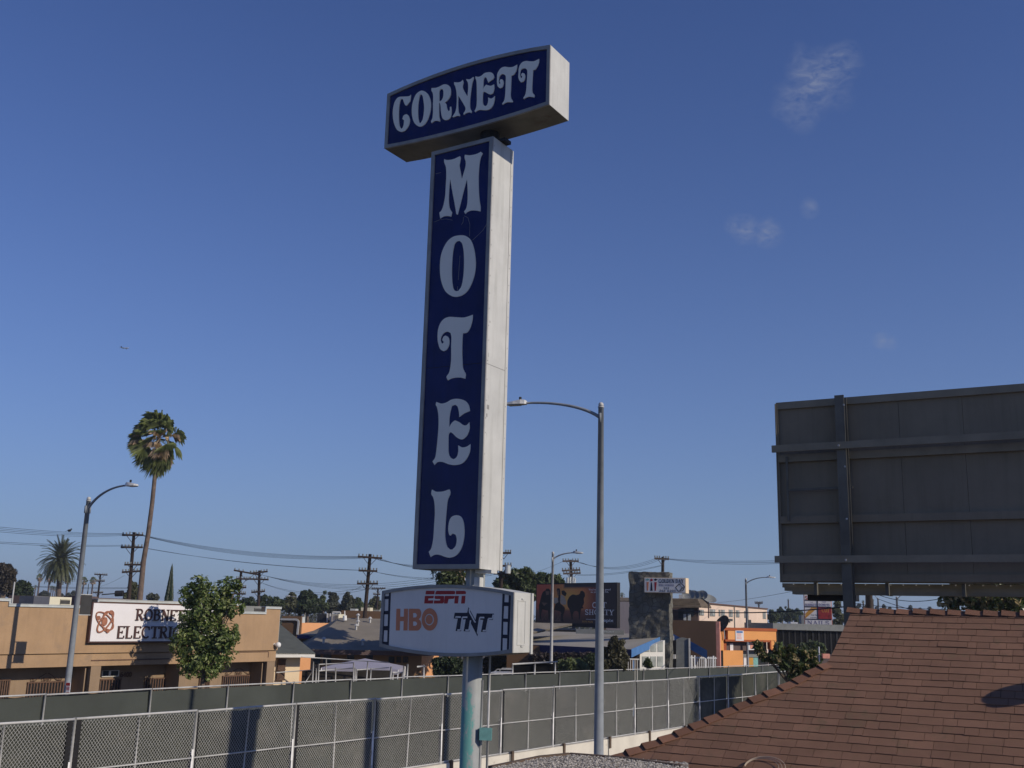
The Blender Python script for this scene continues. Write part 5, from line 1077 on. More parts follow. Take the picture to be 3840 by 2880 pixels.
g = MB(); serif(g, Wz, 'GOLDEN DAY', S('n4', 685, 375), S('n4', 1180, 455), .014, .004, 1.1); serif(g, Wz, '323', S('n4', 780, 535), S('n4', 900, 575), .014, .004, 1.2); serif(g, Wz, '266 6200', S('n4', 695, 585), S('n4', 1030, 628), .014, .004, 1.3); g.build('lettering', M['navy_print'], gs)
g = MB(); serif(g, Wz, 'PRE SCHOOL', S('n4', 695, 475), S('n4', 1000, 515), .014, .004, 1.1); g.build('lettering', M['purple_letter'], gs)
for (pts, m) in (([(445,435),(492,435),(478,605),(455,605)], 'orange_print'), ([(600,437),(648,437),(632,607),(608,607)], 'red_print'), ([(535,440),(555,440),(568,607),(522,607)], 'navy_print'), ([(425,385),(468,362),(508,385),(468,412)], 'teal'), ([(585,385),(625,365),(665,385),(625,415)], 'navy_print')):
    g = MB(); g.wpoly(Wz, [S('n4', *p) for p in pts], .014, .018); g.build('printed_figure', M[m], gs)
g = MB(); g.wpoly(Wz, [S('n4', 545 + 27 * math.cos(i * .52), 395 + 27 * math.sin(i * .52)) for i in range(12)], .014, .018); g.build('printed_figure', M['red_print'], gs)
g = MB(); bk_ = [(1020,545),(1085,478),(1145,470),(1200,530),(1165,605),(1075,620),(1020,545)]
for a, b in zip(bk_, bk_[1:]): g.wbar(Wz, S('n4', *a), S('n4', *b), .04, .014, .018)
for a, b in (((1085,478),(1150,545)), ((1150,545),(1200,530)), ((1150,545),(1100,615)), ((1120,590),(1170,560))): g.wbar(Wz, S('n4', *a), S('n4', *b), .03, .019, .022)
g.build('printed_book', M['black'], gs)
# ------------------------------------------------------------------ buildings to the right
mh = thing('mansard_building', 'two-storey building with a brown tiled mansard roof edge behind the stone tower', 'building', (AT(S('n4', 1200, 1000), 76).x, 76, 0))
Wn = Wall((AT(S('n4', 1200, 1000), 76).x, AT(S('n4', 1200, 1000), 76).y), (.97, -.2))
g = MB(); poly3(g, 'n4', [(930,915,75), (1520,915,74.5), (1440,765,76.5), (930,755,77)], .1); poly3(g, 'n4', [(1520,915,74.5), (1725,930,78), (1645,790,79), (1440,765,76.5)], .1); mr = g.build('roof', M['brown_tile'], mh)
g = MB()
for yy in (795, 835, 875): A, B = AT(S('n4', 930, yy), 76.0 - (yy - 760) * .007), AT(S('n4', 1440 + (yy - 765) * .5, yy + 3), 75.7 - (yy - 760) * .007); g.bar(A + Vector((0, -.12, 0)), B + Vector((0, -.12, 0)), .05, .16)
g.build('tile_courses', M['brown_tile'], mr)
g = MB(); g.wrect(Wn, S('n4', 930, 1250), S('n4', 1450, 925), -5, -1.2); g.build('wall', M['awning_brown'], mh)
for (x0, x1, y0, y1, m) in ((1060, 1190, 970, 1150, 'glass'), (1200, 1370, 940, 1100, 'glass'), (1465, 1500, 990, 1095, 'glass_curtain')):
    g = MB(); g.wrect(Wn, S('n4', x0, y1), S('n4', x1, y0), -1.19, -1.15); g.build('window', M[m], mh)
g = MB(); g.wrect(Wn, S('n4', 1180, 1190), S('n4', 1232, 1068), .3, .4); g.wrect(Wn, S('n4', 1265, 1195), S('n4', 1322, 1068), .3, .4); g.build('white_panel', M['cap_white'], mh)
g = MB(); g.wrect(Wn, S('n4', 1660, 1150), S('n4', 1678, 880), -.1, .1); g.build('post', M['awning_brown'], mh)
def dish(p, r, label, d=(-.3,-.85,.4)):
    t = thing('satellite_dish', label, 'satellite dish', p, 'satellite dishes on the roofs'); g = MB(); d = Vector(d).normalized(); a = d.cross(Vector((0,0,1))).normalized(); b = d.cross(a); vs = [Vector(p)]; n = 14
    for rr in (.5, 1):
        for i in range(n): th = 2 * math.pi * i / n; vs.append(Vector(p) + (a * math.cos(th) + b * math.sin(th)) * r * rr + d * r * .28 * rr * rr)
    fs = [(0, 1 + i, 1 + (i + 1) % n) for i in range(n)] + [(1 + i, 1 + n + i, 1 + n + (i + 1) % n, 1 + (i + 1) % n) for i in range(n)]
    g.add(vs, fs); g.build('reflector', M['brown_tile' if r > .6 else 'grey_wall'], t); g = MB(); g.tube([p, Vector(p) - d * .1 - Vector((0, 0, r * 1.4))], .035, 6); g.build('mount', M['galv'], t)
for (x, y, r, lb) in ((1270, 720, .5, 'leftmost satellite dish on the brown mansard roof'), (1365, 730, .5, 'second satellite dish from the left on the brown mansard roof'), (1475, 715, .38, 'pale grey satellite dish near the corner of the brown mansard roof'), (1540, 718, .45, 'dark satellite dish at the corner of the brown mansard roof'), (1675, 790, .55, 'rightmost satellite dish by the end of the brown mansard roof')):
    dish(AT(S('n4', x, y), 78), r, lb, (-.3, -.7, .5) if x != 1675 else (.2, -.6, .9))
dish(AT(S('n4', 1965, 1282), 77), .68, 'big mesh satellite dish above the orange shop', (-.75, -.45, .45))
unit('small roof unit under the preschool sign on the mansard roof', 'n4', 1085, 1165, 680, 760, 78, M['galv'], M['ac_dark'], ang=(.97, -.2), grill=False)
bw = thing('brown_building', 'plain brown stucco building between the stone tower and the orange shop', 'building', (AT(S('z9', 560, 1000), 74).x, 69, 0))
Wbw = Wall((AT(S('z9', 560, 1000), 74).x, AT(S('z9', 560, 1000), 74).y), (.93, -.36)); g = MB(); g.wrect(Wbw, S('z9', 200, 1300), S('z9', 786, 772), -1, 0); g.build('wall', M['brown_wall'], bw)
g = MB(); u_, z_ = Wbw.uz(S('z9', 786, 776)); q0 = Wbw.pt(u_ + .002, 0, 0); g.prism([q0, q0 - Wbw.n * .3, q0 - Wbw.n * .3 + Vector((0, 0, z_)), q0 + Vector((0, 0, z_))], Wbw.u * .25); g.build('end_wall', M['salmon'], bw)
# orange shop
Wo = Wall((AT(S('z9', 1100, 1000), 78).x, AT(S('z9', 1100, 1000), 78).y), (.9, .42)); os_ = thing('orange_shop', 'bright orange flat-roofed shop with a brown recessed front', 'building', (Wo.p.x, Wo.p.y, 0))
O = lambda x, y: S('z9', x, y)
g = MB(); g.wrect(Wo, O(805, 1075), O(865, 865), -.3, 0); g.wrect(Wo, O(903, 970), O(1400, 862), -.3, .12); g.wrect(Wo, O(1350, 1065), O(1400, 971), -.3, .12); g.wrect(Wo, O(870, 1300), O(1072, 1078), -.3, -.05); g.build('wall', M['orange_wall'], os_)
g = MB(); g.wrect(Wo, O(800, 865), O(1405, 850), -.3, .16); g.wrect(Wo, O(866, 1075), O(902, 865), -.3, -.1); g.wrect(Wo, O(875, 982), O(1349, 970), -.2, .13); g.wrect(Wo, O(1338, 1060), O(1350, 982), -.2, .13); g.wrect(Wo, O(1350, 1072), O(1402, 1065), -.2, .13); g.build('trim', M['orange_dark'], os_)
g = MB(); g.wrect(Wo, O(866, 1078), O(1340, 985), -.6, -.32); g.wrect(Wo, O(800, 1300), O(1400, 1078), -1.2, -.9); g.build('recess', M['awning_brown'], os_)
g = MB(); g.wrect(Wo, O(818, 1300), O(868, 1080), -.3, -.1); g.build('doorway', M['black'], os_); g = MB(); g.wrect(Wo, O(1085, 1300), O(1400, 1120), -.88, -.8); g.build('shop_front', M['black'], os_)
g = MB(); g.wrect(Wo, O(1072, 1150), O(1340, 1080), -.85, -.7); g.build('canopy_band', M['grey_wall'], os_)
g = MB(); g.wrect(Wo, O(978, 975), O(1060, 868), .125, .16); bn = g.build('notice_board', M['board_white'], os_)
g = MB(); 
for (x0, x1, y0, y1) in ((986,1050,875,893),): g.wrect(Wo, O(x0, y1), O(x1, y0), .162, .17)
g.build('print', M['blue_trim'], bn); g = MB()
for y in (900, 912, 924, 940, 952): g.wrect(Wo, O(988, y + 5), O(1035 + (y % 3) * 6, y), .162, .17)
g.build('print', M['salmon'], bn)
g = MB(); g.wrect(Wo, O(958, 1110), O(988, 1005), -.31, -.25); b1_ = g.build('notice_board', M['board_white'], os_); g = MB(); g.wrect(Wo, O(960, 1108), O(986, 1082), -.245, -.24); g.build('print', M['salmon'], b1_)
g = MB(); g.wrect(Wo, O(1140, 1072), O(1278, 982), -.31, -.25); b1_ = g.build('notice_board', M['board_white'], os_); g = MB(); g.wrect(Wo, O(1165, 1060), O(1200, 1000), -.245, -.24); g.wrect(Wo, O(1215, 1040), O(1265, 1010), -.245, -.24); g.build('print', M['salmon'], b1_)
for (x0, x1, m) in ((1145, 1170, 'board_white'), (1190, 1240, 'yellow_print'), (1245, 1290, 'teal')):
    g = MB(); g.wrect(Wo, O(x0, 1290), O(x1, 1140), -.79, -.75); g.build('window_poster', M[m], os_)
g = MB(); g.wrect(Wo, O(800, 1300), O(1400, 870), -9, -1.25); g.build('body', M['brown_wall'], os_)
# cream two-storey apartments
Wa = Wall((AT(S('z9', 740, 700), 96).x, AT(S('z9', 740, 700), 96).y), (.42, .907)); ap_ = thing('apartment_building', 'pale cream two-storey apartment building with a row of upper windows', 'building', (Wa.p.x + 2, Wa.p.y + 8, 0))
g = MB(); u0, u1 = Wa.uz(O(600, 700))[0], Wa.uz(O(1318, 700))[0]; z1 = (Wa.uz(O(740, 598))[1] + Wa.uz(O(1310, 650))[1]) / 2; g.wbox(Wa, u0, 0, u1, z1, -9, 0); g.build('wall', M['pink_cream'], ap_)
g = MB(); g.wbox(Wa, u0, z1, u1 + .1, z1 + .12, -.1, .12); g.build('roof_edge', M['gate_brown'], ap_)
for (x0, x1, y0, y1) in ((612,658,655,712), (722,775,650,720), (815,830,653,722), (840,875,655,726), (920,958,655,728), (993,1027,660,732), (1080,1112,668,738), (1272,1302,680,748)):
    g = MB(); g.wrect(Wa, O(x0, y1), O(x1, y0), .0, .04); wn = g.build('window', M['grey_wall'], ap_); g = MB(); g.wrect(Wa, O(x0 + 4 + (x1 - x0) * .35, y1 - 5), O(x1 - 8, y0 + 4), .05, .07); g.build('pane', M['glass_curtain'], wn)
for (x0, x1, y0, y1) in ((895,935,748,772), (1098,1128,758,800)):
    g = MB(); g.wrect(Wa, O(x0, y1), O(x1, y0), .01, .25); g.build('window_unit', M['ac_dark'], ap_)
g = MB(); g.wbox(Wa, *[v for v in (Wa.uz(O(972, 700))[0],)], 1, Wa.uz(O(972, 700))[0] + .12, z1, .0, .1); g.wbox(Wa, Wa.uz(O(1112,700))[0], 1, Wa.uz(O(1112,700))[0] + .12, z1, 0, .1); g.build('downpipe', M['grey_wall'], ap_)
g = MB()
for y in (793, 812): g.wbar(Wa, O(1045, y), O(1330, y + 2), .09, .9, 1.0)
for x in (1050, 1100, 1170, 1215, 1260, 1310): g.wbar(Wa, O(x, 793), O(x, 840), .07, .9, 1.0)
g.build('railing', M['gate_brown'], ap_)
# dark fenced wall and its grey roof
Wd = Wall((AT(O(1700, 950), 88).x, AT(O(1700, 950), 88).y), (.98, .15)); dw = thing('covered_wall', 'dark wall behind the orange shop under a long flat grey roof', 'building', (Wd.p.x, Wd.p.y, 0))
g = MB(); g.wrect(Wd, O(1395, 1400), O(2600, 862), -1, 0); g.build('wall', M['dark_wall'], dw); g = MB(); g.wrect(Wd, O(1365, 858), O(2600, 825), -6, .3); g.build('roof', M['grey_wall'], dw)
g = MB()
for x in range(1420, 2560, 62): g.wrect(Wd, O(x, 1130), O(x + 5, 865), .01, .05)
g.build('posts', M['black'], dw)
g = MB(); g.wrect(Wd, O(1400, 1400), O(2600, 1130), .3, .5); g.build('plinth', M['awning_brown'], dw)
# shopping pylon
Wy2 = Wall((AT(O(1850, 700), 98).x, AT(O(1850, 700), 98).y), (.97, -.24)); py_ = thing('shop_pylon_sign', 'white pylon sign for a market, donuts and nails on a single pole', 'sign', (Wy2.p.x, Wy2.p.y, 0))
(u0, z0), (u1, z1) = Wy2.uz(O(1708, 817)), Wy2.uz(O(1983, 497)); g = MB(); g.wbox(Wy2, u0, z0, u1, z1, -.9, 0); g.build('lightbox', M['salmon'], py_)
g = MB(); g.wbox(Wy2, u0 + .05, z0 + .05, u1 - .05, z1 - .05, .005, .02); g.build('sign_face', M['white_face'], py_)
g = MB(); g.wbox(Wy2, u0, z0, u0 + .05, z1, .001, .03); g.wrect(Wy2, O(1838, 752), O(1843, 560), .022, .035); g.wrect(Wy2, O(1708, 628), O(1983, 623), .022, .034); g.wrect(Wy2, O(1708, 756), O(1983, 752), .022, .033); g.wrect(Wy2, O(1708, 560), O(1983, 556), .022, .033); g.build('divider', M['navy_print'], py_)
N5 = lambda x, y: S('n5', x, y)
g = MB(); serif(g, Wy2, 'NAILS', N5(1375, 705), N5(1785, 785), .025, .006, 1.2); serif(g, Wy2, 'MARKET', N5(1340, 398), N5(1555, 445), .025, .006, 1.2); serif(g, Wy2, 'DONUTS', N5(1585, 400), N5(1790, 448), .025, .006, 1.2); text(g, Wy2, 'TOP', N5(1640, 362), N5(1720, 388), .025); text(g, Wy2, 'TOP', N5(1425, 368), N5(1485, 388), .025); g.build('lettering', M['purple_letter'], py_)
g = MB(); text(g, Wy2, 'Coin Op', N5(1445, 592), N5(1558, 628), .025); text(g, Wy2, 'Laundry', N5(1437, 640), N5(1560, 672), .025); g.build('lettering', M['navy_print'], py_)
g = MB(); g.wrect(Wy2, N5(1572, 688), N5(1815, 465), .024, .03); rb = g.build('red_panel', M['red_box'], py_); g = MB(); serif(g, Wy2, 'CUT', N5(1640, 490), N5(1780, 560), .032, .004, 1.); g.build('lettering', M['yellow_print'], rb)
g = MB()
for (a, b, w_) in (((1345,640),(1530,470),.14), ((1345,600),(1470,470),.1), ((1360,600),(1500,465),.06), ((1345,660),(1560,475),.08)): g.wbar(Wy2, N5(*a), N5(*b), w_, .026, .03)
g.build('stripes', M['yellow_print'], py_)
g = MB(); serif(g, Wy2, 'SO', N5(1338, 262), N5(1450, 335), .025, .006, 1.4); g.build('lettering', M['orange_dark'], py_)
g = MB(); a = Wy2.uz(O(1860, 900))[0]; g.tube([Wy2.pt(a, 0, -.45), Wy2.pt(a, z0 + .1, -.45)], .32, 12); g.tube([Wy2.pt(a - .8, 0, -.45), Wy2.pt(a - .8, z0 + .1, -.45)], .06, 6); g.build('pole', M['salmon'], py_)
# white iron fence
Wi = Wall((AT(O(650, 1200), 67.5).x, AT(O(650, 1200), 67.5).y), (.98, .1)); wf = thing('iron_fence', 'white iron picket fence in front of the brown building', 'fence', (Wi.p.x, Wi.p.y, 0)); g = MB(); u0, u1 = Wi.uz(O(520, 1200))[0], Wi.uz(O(795, 1200))[0]; zt_ = Wi.uz(O(660, 1138))[1]; u = u0
while u < u1: g.wbox(Wi, u, .1, u + .035, zt_, 0, .03); u += .115
g.wbox(Wi, u0, zt_ - .12, u1, zt_ - .06, .031, .05); g.wbox(Wi, u0, .3, u1, .36, .031, .05); g.build('pickets', M['bright_white'], wf)
for x in (528, 560, 668, 755): g = MB(); uu = Wi.uz(O(x, 1200))[0]; g.wbox(Wi, uu, 0, uu + .08, zt_ + .05, -.02, .06); g.build('post', M['bright_white'], wf)
Wi2 = Wall((AT(S('z8', 1830, 1380), 56).x, AT(S('z8', 1830, 1380), 56).y), (.98, .1)); wg_ = thing('iron_gate', 'small blue and white barred gate left of the white gable', 'gate', (Wi2.p.x, Wi2.p.y, 0)); g = MB()
u0, u1 = Wi2.uz(S('z8', 1752, 1400))[0], Wi2.uz(S('z8', 1885, 1400))[0]; zt_ = Wi2.uz(S('z8', 1800, 1325))[1]; u = u0
while u < u1: g.wbox(Wi2, u, .1, u + .03, zt_, 0, .03); u += .12
g.wbox(Wi2, u0, zt_ - .06, u1, zt_, .031, .05); g.build('bars', M['white_paint'], wg_); g = MB(); g.wbox(Wi2, u0 + .3, .1, u1 - .2, zt_ - .1, -.3, -.25); g.build('panel', M['blue_trim'], wg_)
ks = AT(O(1930, 1150), 80); t = thing('small_sign', 'small pale red box sign on a thin white stake beside the red roof', 'sign', (ks.x, ks.y, 0)); g = MB(); a = AT(O(1897, 1158), 80); b = AT(O(1968, 1112), 80); g.abox(a.x, 80, a.z, b.x, 80.3, b.z); g.build('sign_box', M['salmon'], t); g = MB(); g.tube([(ks.x - .4, 80.4, 0), (ks.x - .4, 80.4, AT(O(1915, 1040), 80).z)], .05, 6); g.build('stake', M['bright_white'], t)
# ------------------------------------------------------------------ back of the big billboard on the right
p_ = AT(S('z10', 165, 800), 21.0); Wv = Wall((p_.x, p_.y), (.868, -.497))
bbk = thing('billboard', 'dark grey back of a large billboard on steel posts behind the red roof', 'billboard', (Wv.pt(1.3, 0).x, Wv.pt(1.3, 0).y, 0))
Z1 = lambda x, y, off=0: Wv.uz(S('z10', x, y), off)
Z2 = lambda x, y, off=0: Wv.uz(S('z11', x, y), off)
zt_ = (Z1(152, 243)[1] + Z1(2200, 108)[1]) / 2; zb_ = (Z2(186, 177)[1] + Z2(2200, 205)[1]) / 2; u0 = Z1(170, 800)[0]; UE = 9.2
print('bb back', Z1(152, 243), Z1(2200, 108), Z2(186, 177), Z2(2200, 205))
g = MB(); g.wbox(Wv, u0, zb_, UE, zt_, -.18, -.06)
rg = random.Random(6); us = [u0] + [Z1(x, 900)[0] for x in (1200, 1740)]; 
while us[-1] < UE: us.append(us[-1] + (us[2] - us[1]))
g = MB()
for a, b in zip(us, us[1:]): g.wbox(Wv, a + .003, zb_, min(b, UE) - .003, zt_, -.18, -.06 + rg.uniform(-.004, .004))
g.build('panel', M['bb_dark'], bbk)
def hb(nm, ya, yb, k, x, off0, off1, ustart, m='bb_beam'):
    z1_, z0_ = Wv.uz(S(k, x, ya), off1)[1], Wv.uz(S(k, x, yb), off1)[1]; g = MB(); g.wbox(Wv, ustart, z0_, UE, z1_, off0, off1); return g.build(nm, M[m], bbk)
hb('edge_board', 243, 300, 'z10', 165, -.055, .0, u0, 'bb_beam'); hb('batten', 677, 738, 'z10', 190, -.055, .03, u0 + .02); hb('batten', 1187, 1247, 'z10', 200, -.055, .03, u0 + .02, 'bb_dark'); hb('edge_board', 115, 175, 'z11', 190, -.055, .0, u0, 'bb_dark')
us_ = Z1(118, 630, .3)[0]; hb('beam', 598, 655, 'z10', 130, .245, .3, us_); us_ = Z1(143, 1545, .3)[0]; hb('beam', 1514, 1571, 'z10', 150, .245, .3, us_)
g = MB(); g.wbox(Wv, u0 - .02, zb_, u0 + .0, zt_, -.18, .02); g.wbox(Wv, u0 + .001, zb_ + .01, u0 + .035, zt_ - .01, -.055, .005); g.build('edge_strip', M['bb_dark'], bbk)
ui0, ui1 = Z1(672, 900, .2)[0], Z1(752, 900, .2)[0]
def ipost(a, b, nm='post'):
    g = MB(); g.wbox(Wv, a, 0, b, zt_ + .03, .22, .24); g.wbox(Wv, (a + b) / 2 - .01, 0, (a + b) / 2 + .01, zt_ + .02, .021, .219); g.wbox(Wv, a, 0, b, zt_ + .02, .0, .02); g.wbox(Wv, b - .03, 0, b + .02, zt_, .1, .115); g.build(nm, M['bb_steel'], bbk)
ipost(ui0, ui1); ipost(ui0 + 5.6, ui1 + 5.6)
g = MB(); g.wbar(Wv, S('z10', 250, 695), S('z10', 265, 1225), .045, .05, .07); a_ = g.build('ladder_bar', M['bb_steel'], bbk); g = MB(); g.wbar(Wv, S('z10', 262, 972), S('z10', 800, 948), .045, .071, .09); g.build('ladder_bar', M['bb_steel'], bbk)
g = MB()
for (x, y) in ((675, 598), (722, 770), (737, 1205), (713, 257), (735, 1548)):
    u_, z_ = Z1(x, y, .3); g.prism([Wv.pt(u_ + .02 * math.cos(i), z_ + .02 * math.sin(i), .301 if y in (598, 1548) else .241) for i in (0, 1.05, 2.1, 3.14, 4.2, 5.2)], Wv.n * .015)
    g.build('bolt', M['galv'], bbk); g = MB()
OFF = -.6
Wc2 = Wall((Wv.pt(0, 0, OFF).x, Wv.pt(0, 0, OFF).y), (.868, -.497)); CZ = lambda x, y: Wc2.uz(S('z11', x, y))
g = MB(); za_, zc_ = CZ(210, 192)[1], CZ(210, 228)[1]; g.wbox(Wc2, CZ(207, 210)[0], zc_, UE, za_, -.05, 0)
g.wbox(Wc2, CZ(250, 210)[0], zc_ - .07, UE, zc_ - .002, .0, .24); g.wbox(Wc2, CZ(320, 210)[0], zc_ - .14, UE, zc_ - .071, .02, .3); cw = g.build('catwalk', M['bb_beam'], bbk)
for i in range(34):
    g = MB(); u_ = CZ(300, 210)[0] + i * .235; z_ = (za_ * .75 + zc_ * .25); g.prism([Wc2.pt(u_ + .013 * math.cos(a), z_ + .013 * math.sin(a), .001) for a in (0, 1.05, 2.1, 3.14, 4.2, 5.2)], Wc2.n * .01); g.build('rivet', M['bright_white'], cw)
g = MB(); (x0, z0), (x1, z1) = CZ(412, 335), CZ(812, 262); g.wbox(Wc2, x0, z0, x1, z1, -.35, -.05); g.build('equipment_box', M['black'], bbk)
for i in range(7): g = MB(); u_ = .6 + i * 1.35; g.wbox(Wv, u_, zc_ - .15, u_ + .06, zb_ + .3, -.3, -.19); g.prism([Wv.pt(u_, zc_ - .15, -.3), Wv.pt(u_ + .06, zc_ - .15, -.3), Wv.pt(u_ + .06, zc_ - .09, -.3), Wv.pt(u_, zc_ - .09, -.3)], Wv.n * (OFF + .3)); g.build('hanger', M['bb_steel'], bbk)
# ------------------------------------------------------------------ trees
def sphere_pt(r):
    while True:
        v = Vector((r.uniform(-1, 1), r.uniform(-1, 1), r.uniform(-1, 1))); l = v.length
        if .05 < l <= 1: return v, l
def leaves(mb, blobs, n, size, r, up=.4, aspect=.45, gap=.18, shell=.45, freq=None):
    tot = sum(b[1] ** 2 for b in blobs); V, F = mb.v, mb.f
    for c, rad in blobs:
        k = int(n * rad * rad / tot); f = freq or 1.6 / rad; i = 0; tries = 0
        while i < k and tries < k * 6:
            tries += 1; v, l = sphere_pt(r)
            if l < shell and r.random() < .75: continue
            p = c + Vector((v.x * rad, v.y * rad, v.z * rad))
            if noise.noise(p * f) < -gap + (.1 if l > .85 else 0): continue
            p += noise.noise_vector(p * f * 1.3) * rad * .22
            nrm = (v.normalized() + Vector((r.uniform(-1,1), r.uniform(-1,1), r.uniform(-1,1) + up))).normalized()
            a = nrm.cross(Vector((r.uniform(-1,1), r.uniform(-1,1), r.uniform(-1,1)))).normalized(); b = nrm.cross(a); s_ = size * r.uniform(.6, 1.3)
            b0 = len(V); V.extend((p - a * s_, p - b * s_ * aspect, p + a * s_ - nrm * s_ * .25, p + b * s_ * aspect)); F.append((b0, b0 + 1, b0 + 2, b0 + 3)); i += 1
def tree(label, k, Y, blobs, n, size, m, trunk=None, tr=.12, group='trees and shrubs in the neighbourhood', seed=1, name='tree', cat='tree', depth=.9, **kw):
    r = random.Random(seed * 7 + int(Y)); B = []
    for (x, y, rd) in blobs:
        R_ = rd / ZM[k][2] / FPX * Y; c = AT(S(k, x, y), Y + r.uniform(-.6, .6) * R_); B.append((c, R_))
    if trunk: tb = AT(S(k, *trunk), Y)
    else: tb = B[max(range(len(B)), key=lambda i: B[i][1])][0].copy()
    t = thing(name, label, cat, (tb.x, tb.y, 0), group)
    g = MB(); leaves(g, B, n, size, r, **kw); g.build('crown', m, t)
    g = MB(); lo = min(b[0].z for b in B); cz_ = sum(b[0].z for b in B) / len(B); ctr = Vector((sum(b[0].x for b in B) / len(B), sum(b[0].y for b in B) / len(B), cz_))
    fork = Vector((tb.x, tb.y, 0)).lerp(Vector((ctr.x, ctr.y, max(lo, .4))), .8); fork.z = max(.3, lo - .2)
    g.tube([(tb.x, tb.y, 0), Vector((tb.x, tb.y, 0)).lerp(fork, .5) + Vector((tr * .5, 0, 0)), fork], [tr, tr * .8, tr * .7], 8)
    for c, R_ in B: g.tube([fork, fork.lerp(c, .55) + Vector((r.uniform(-.1,.1), r.uniform(-.1,.1), .1)) * R_, c], [tr * .55, tr * .35, tr * .12], 5)
    g.build('trunk', M['trunk'], t); return t
tree('bushy green street tree covering the right part of the white sign board', 'd', 39.0, [(432,1262,22),(410,1285,26),(452,1285,28),(492,1268,24),(512,1262,14),(430,1320,40),(475,1305,38),(505,1310,24),(410,1350,26),(440,1365,48),(480,1372,36),(395,1388,32),(425,1410,42),(470,1410,38),(410,1440,24),(450,1445,26),(498,1382,20)], 9000, .095, M['ficus'], trunk=(428,1480), tr=.1, seed=3, up=.7, gap=.14, shell=.3)
tree('glossy magnolia with big leaves rising over the red roof edge at the right', 'z9', 26, [(1230,1020,40),(1250,1090,45),(1300,1150,40),(1400,1150,55),(1440,1050,45),(1480,1110,60),(1570,1070,45),(1560,1160,65),(1500,1210,60),(1640,1200,60),(1700,1130,55),(1620,1290,60),(1720,1260,60),(1790,1190,50),(1840,1230,40),(1780,1120,40),(1580,1350,45)], 1700, .115, M['magnolia'], trunk=(1550,1400), tr=.05, seed=5, up=.3, aspect=.4, gap=.05, shell=.2)
tree('round green bush behind the far fence below the market pylon', 'z9', 84, [(1690,1060,60),(1780,1045,65),(1860,1060,60),(1640,1110,50),(1740,1110,70),(1830,1120,70)], 2600, .22, M['leaf_mid'], seed=6, name='bush', cat='bush')
tree('dark flowering tree seen over the red roof ridge under the billboard', 'd', 36.9, [(2130,1200,105),(2065,1175,75),(2195,1185,90),(2150,1110,80),(2075,1288,34),(2120,1292,42),(2170,1296,48),(2220,1300,50),(2050,1300,22)], 15000, .13, M['magnolia'], trunk=(2140,1500), tr=.22, seed=7, gap=.32)
tree('large dark green tree behind the left end of the movie billboard', 'z8', 87, [(250,440,80),(330,350,70),(430,340,70),(560,320,65),(520,420,100),(640,400,90),(720,370,60),(820,390,60),(910,390,50),(960,440,40),(380,470,100),(300,560,90),(620,520,110),(500,600,120),(760,480,80)], 6500, .33, M['leaf_mid'], trunk=(500,1200), tr=.4, seed=8, gap=.1)
tree('small leafy tree left of the brown palm trunk under the motel sign', 'd', 54, [(962,1252,20),(975,1262,22),(985,1195,70),(960,1150,40),(1010,1150,45),(990,1330,75),(930,1335,55),(880,1335,36),(1040,1335,40)], 9000, .15, M['leaf_mid'], seed=9, gap=.3)
tree('leafy tree added behind the channel sign box to shade the long peach house', 'd', 57.5, [(1000,1170,45),(985,1340,65),(905,1340,48),(1045,1150,30),(860,1335,25)], 9000, .16, M['leaf_dark'], seed=19, gap=.3)  # second tree, added for the shadow it throws on the long house
tree('dark bush in front of the lit peach wall left of the sign pole', 'z7', 52, [(640,790,45),(700,780,45),(770,790,50),(830,800,45),(680,850,45),(760,860,50),(830,870,45),(640,860,30)], 3800, .13, M['leaf_dark'], seed=10, name='bush', cat='bush')
tree('shady tree above the white car, right of the sign pole', 'z7', 69, [(1060,780,40),(1130,770,50),(1200,780,55),(1280,770,45),(1240,830,50),(1150,830,50),(1320,830,40),(1060,850,40)], 4200, .2, M['leaf_dark'], seed=11)
tree('low purple-brown hedge under the navy eave of the preschool', 'z8', 60, [(x, 1300 + (x % 3) * 8, 48) for x in range(640, 1400, 65)], 3600, .16, leafmat('hedge_dark', (.045,.035,.035), .5, .1), seed=12, name='hedge', cat='hedge')
tree('rounded light green bush left of the near street lamp, behind the far fence', 'z8', 56, [(1000,1420,70),(1080,1400,75),(1160,1400,75),(1220,1440,60),(960,1380,35)], 4200, .13, leafmat('leaf_bush', (.16,.19,.085), .35, .25), seed=13, name='bush', cat='bush')
tree('dark bush between the light green bush and the near street lamp', 'z8', 57.5, [(1290,1350,60),(1350,1380,60),(1280,1420,70),(1330,1300,35)], 2200, .13, M['leaf_dark'], seed=14, name='bush', cat='bush')
tree('tall olive-brown tree right of the near street lamp, in front of the beige roof', 'z8', 55, [(1590,1100,40),(1570,1170,60),(1640,1160,50),(1690,1130,30),(1500,1240,50),(1570,1270,80),(1660,1240,70),(1700,1320,60),(1600,1370,80),(1500,1370,70),(1690,1400,55),(1460,1420,60)], 5200, .12, leafmat('leaf_brown', (.075,.07,.035), .5, .2), seed=15)
tree('small plant at the foot of the white preschool windows', 'z8', 58, [(1990,1350,30),(1970,1390,35),(2010,1400,35)], 420, .11, M['leaf_mid'], seed=16, name='bush', cat='bush')
tree('big brownish tree at the far left edge behind the tan shop', 'n7', 110, [(30,270,80),(110,260,90),(190,320,75),(60,400,110),(150,430,100),(30,520,110),(120,560,90),(15,190,40)], 5200, .32, leafmat('leaf_grey', (.07,.06,.045), .4, .15), seed=17, tr=.4)
tree('dark rounded tree right of the brownish tree at the far left', 'n7', 135, [(370,510,70),(450,560,75),(510,610,55),(300,580,80),(390,640,90),(250,650,80),(480,680,80),(180,680,60),(330,690,80)], 4200, .36, M['leaf_dark'], seed=18, tr=.3)
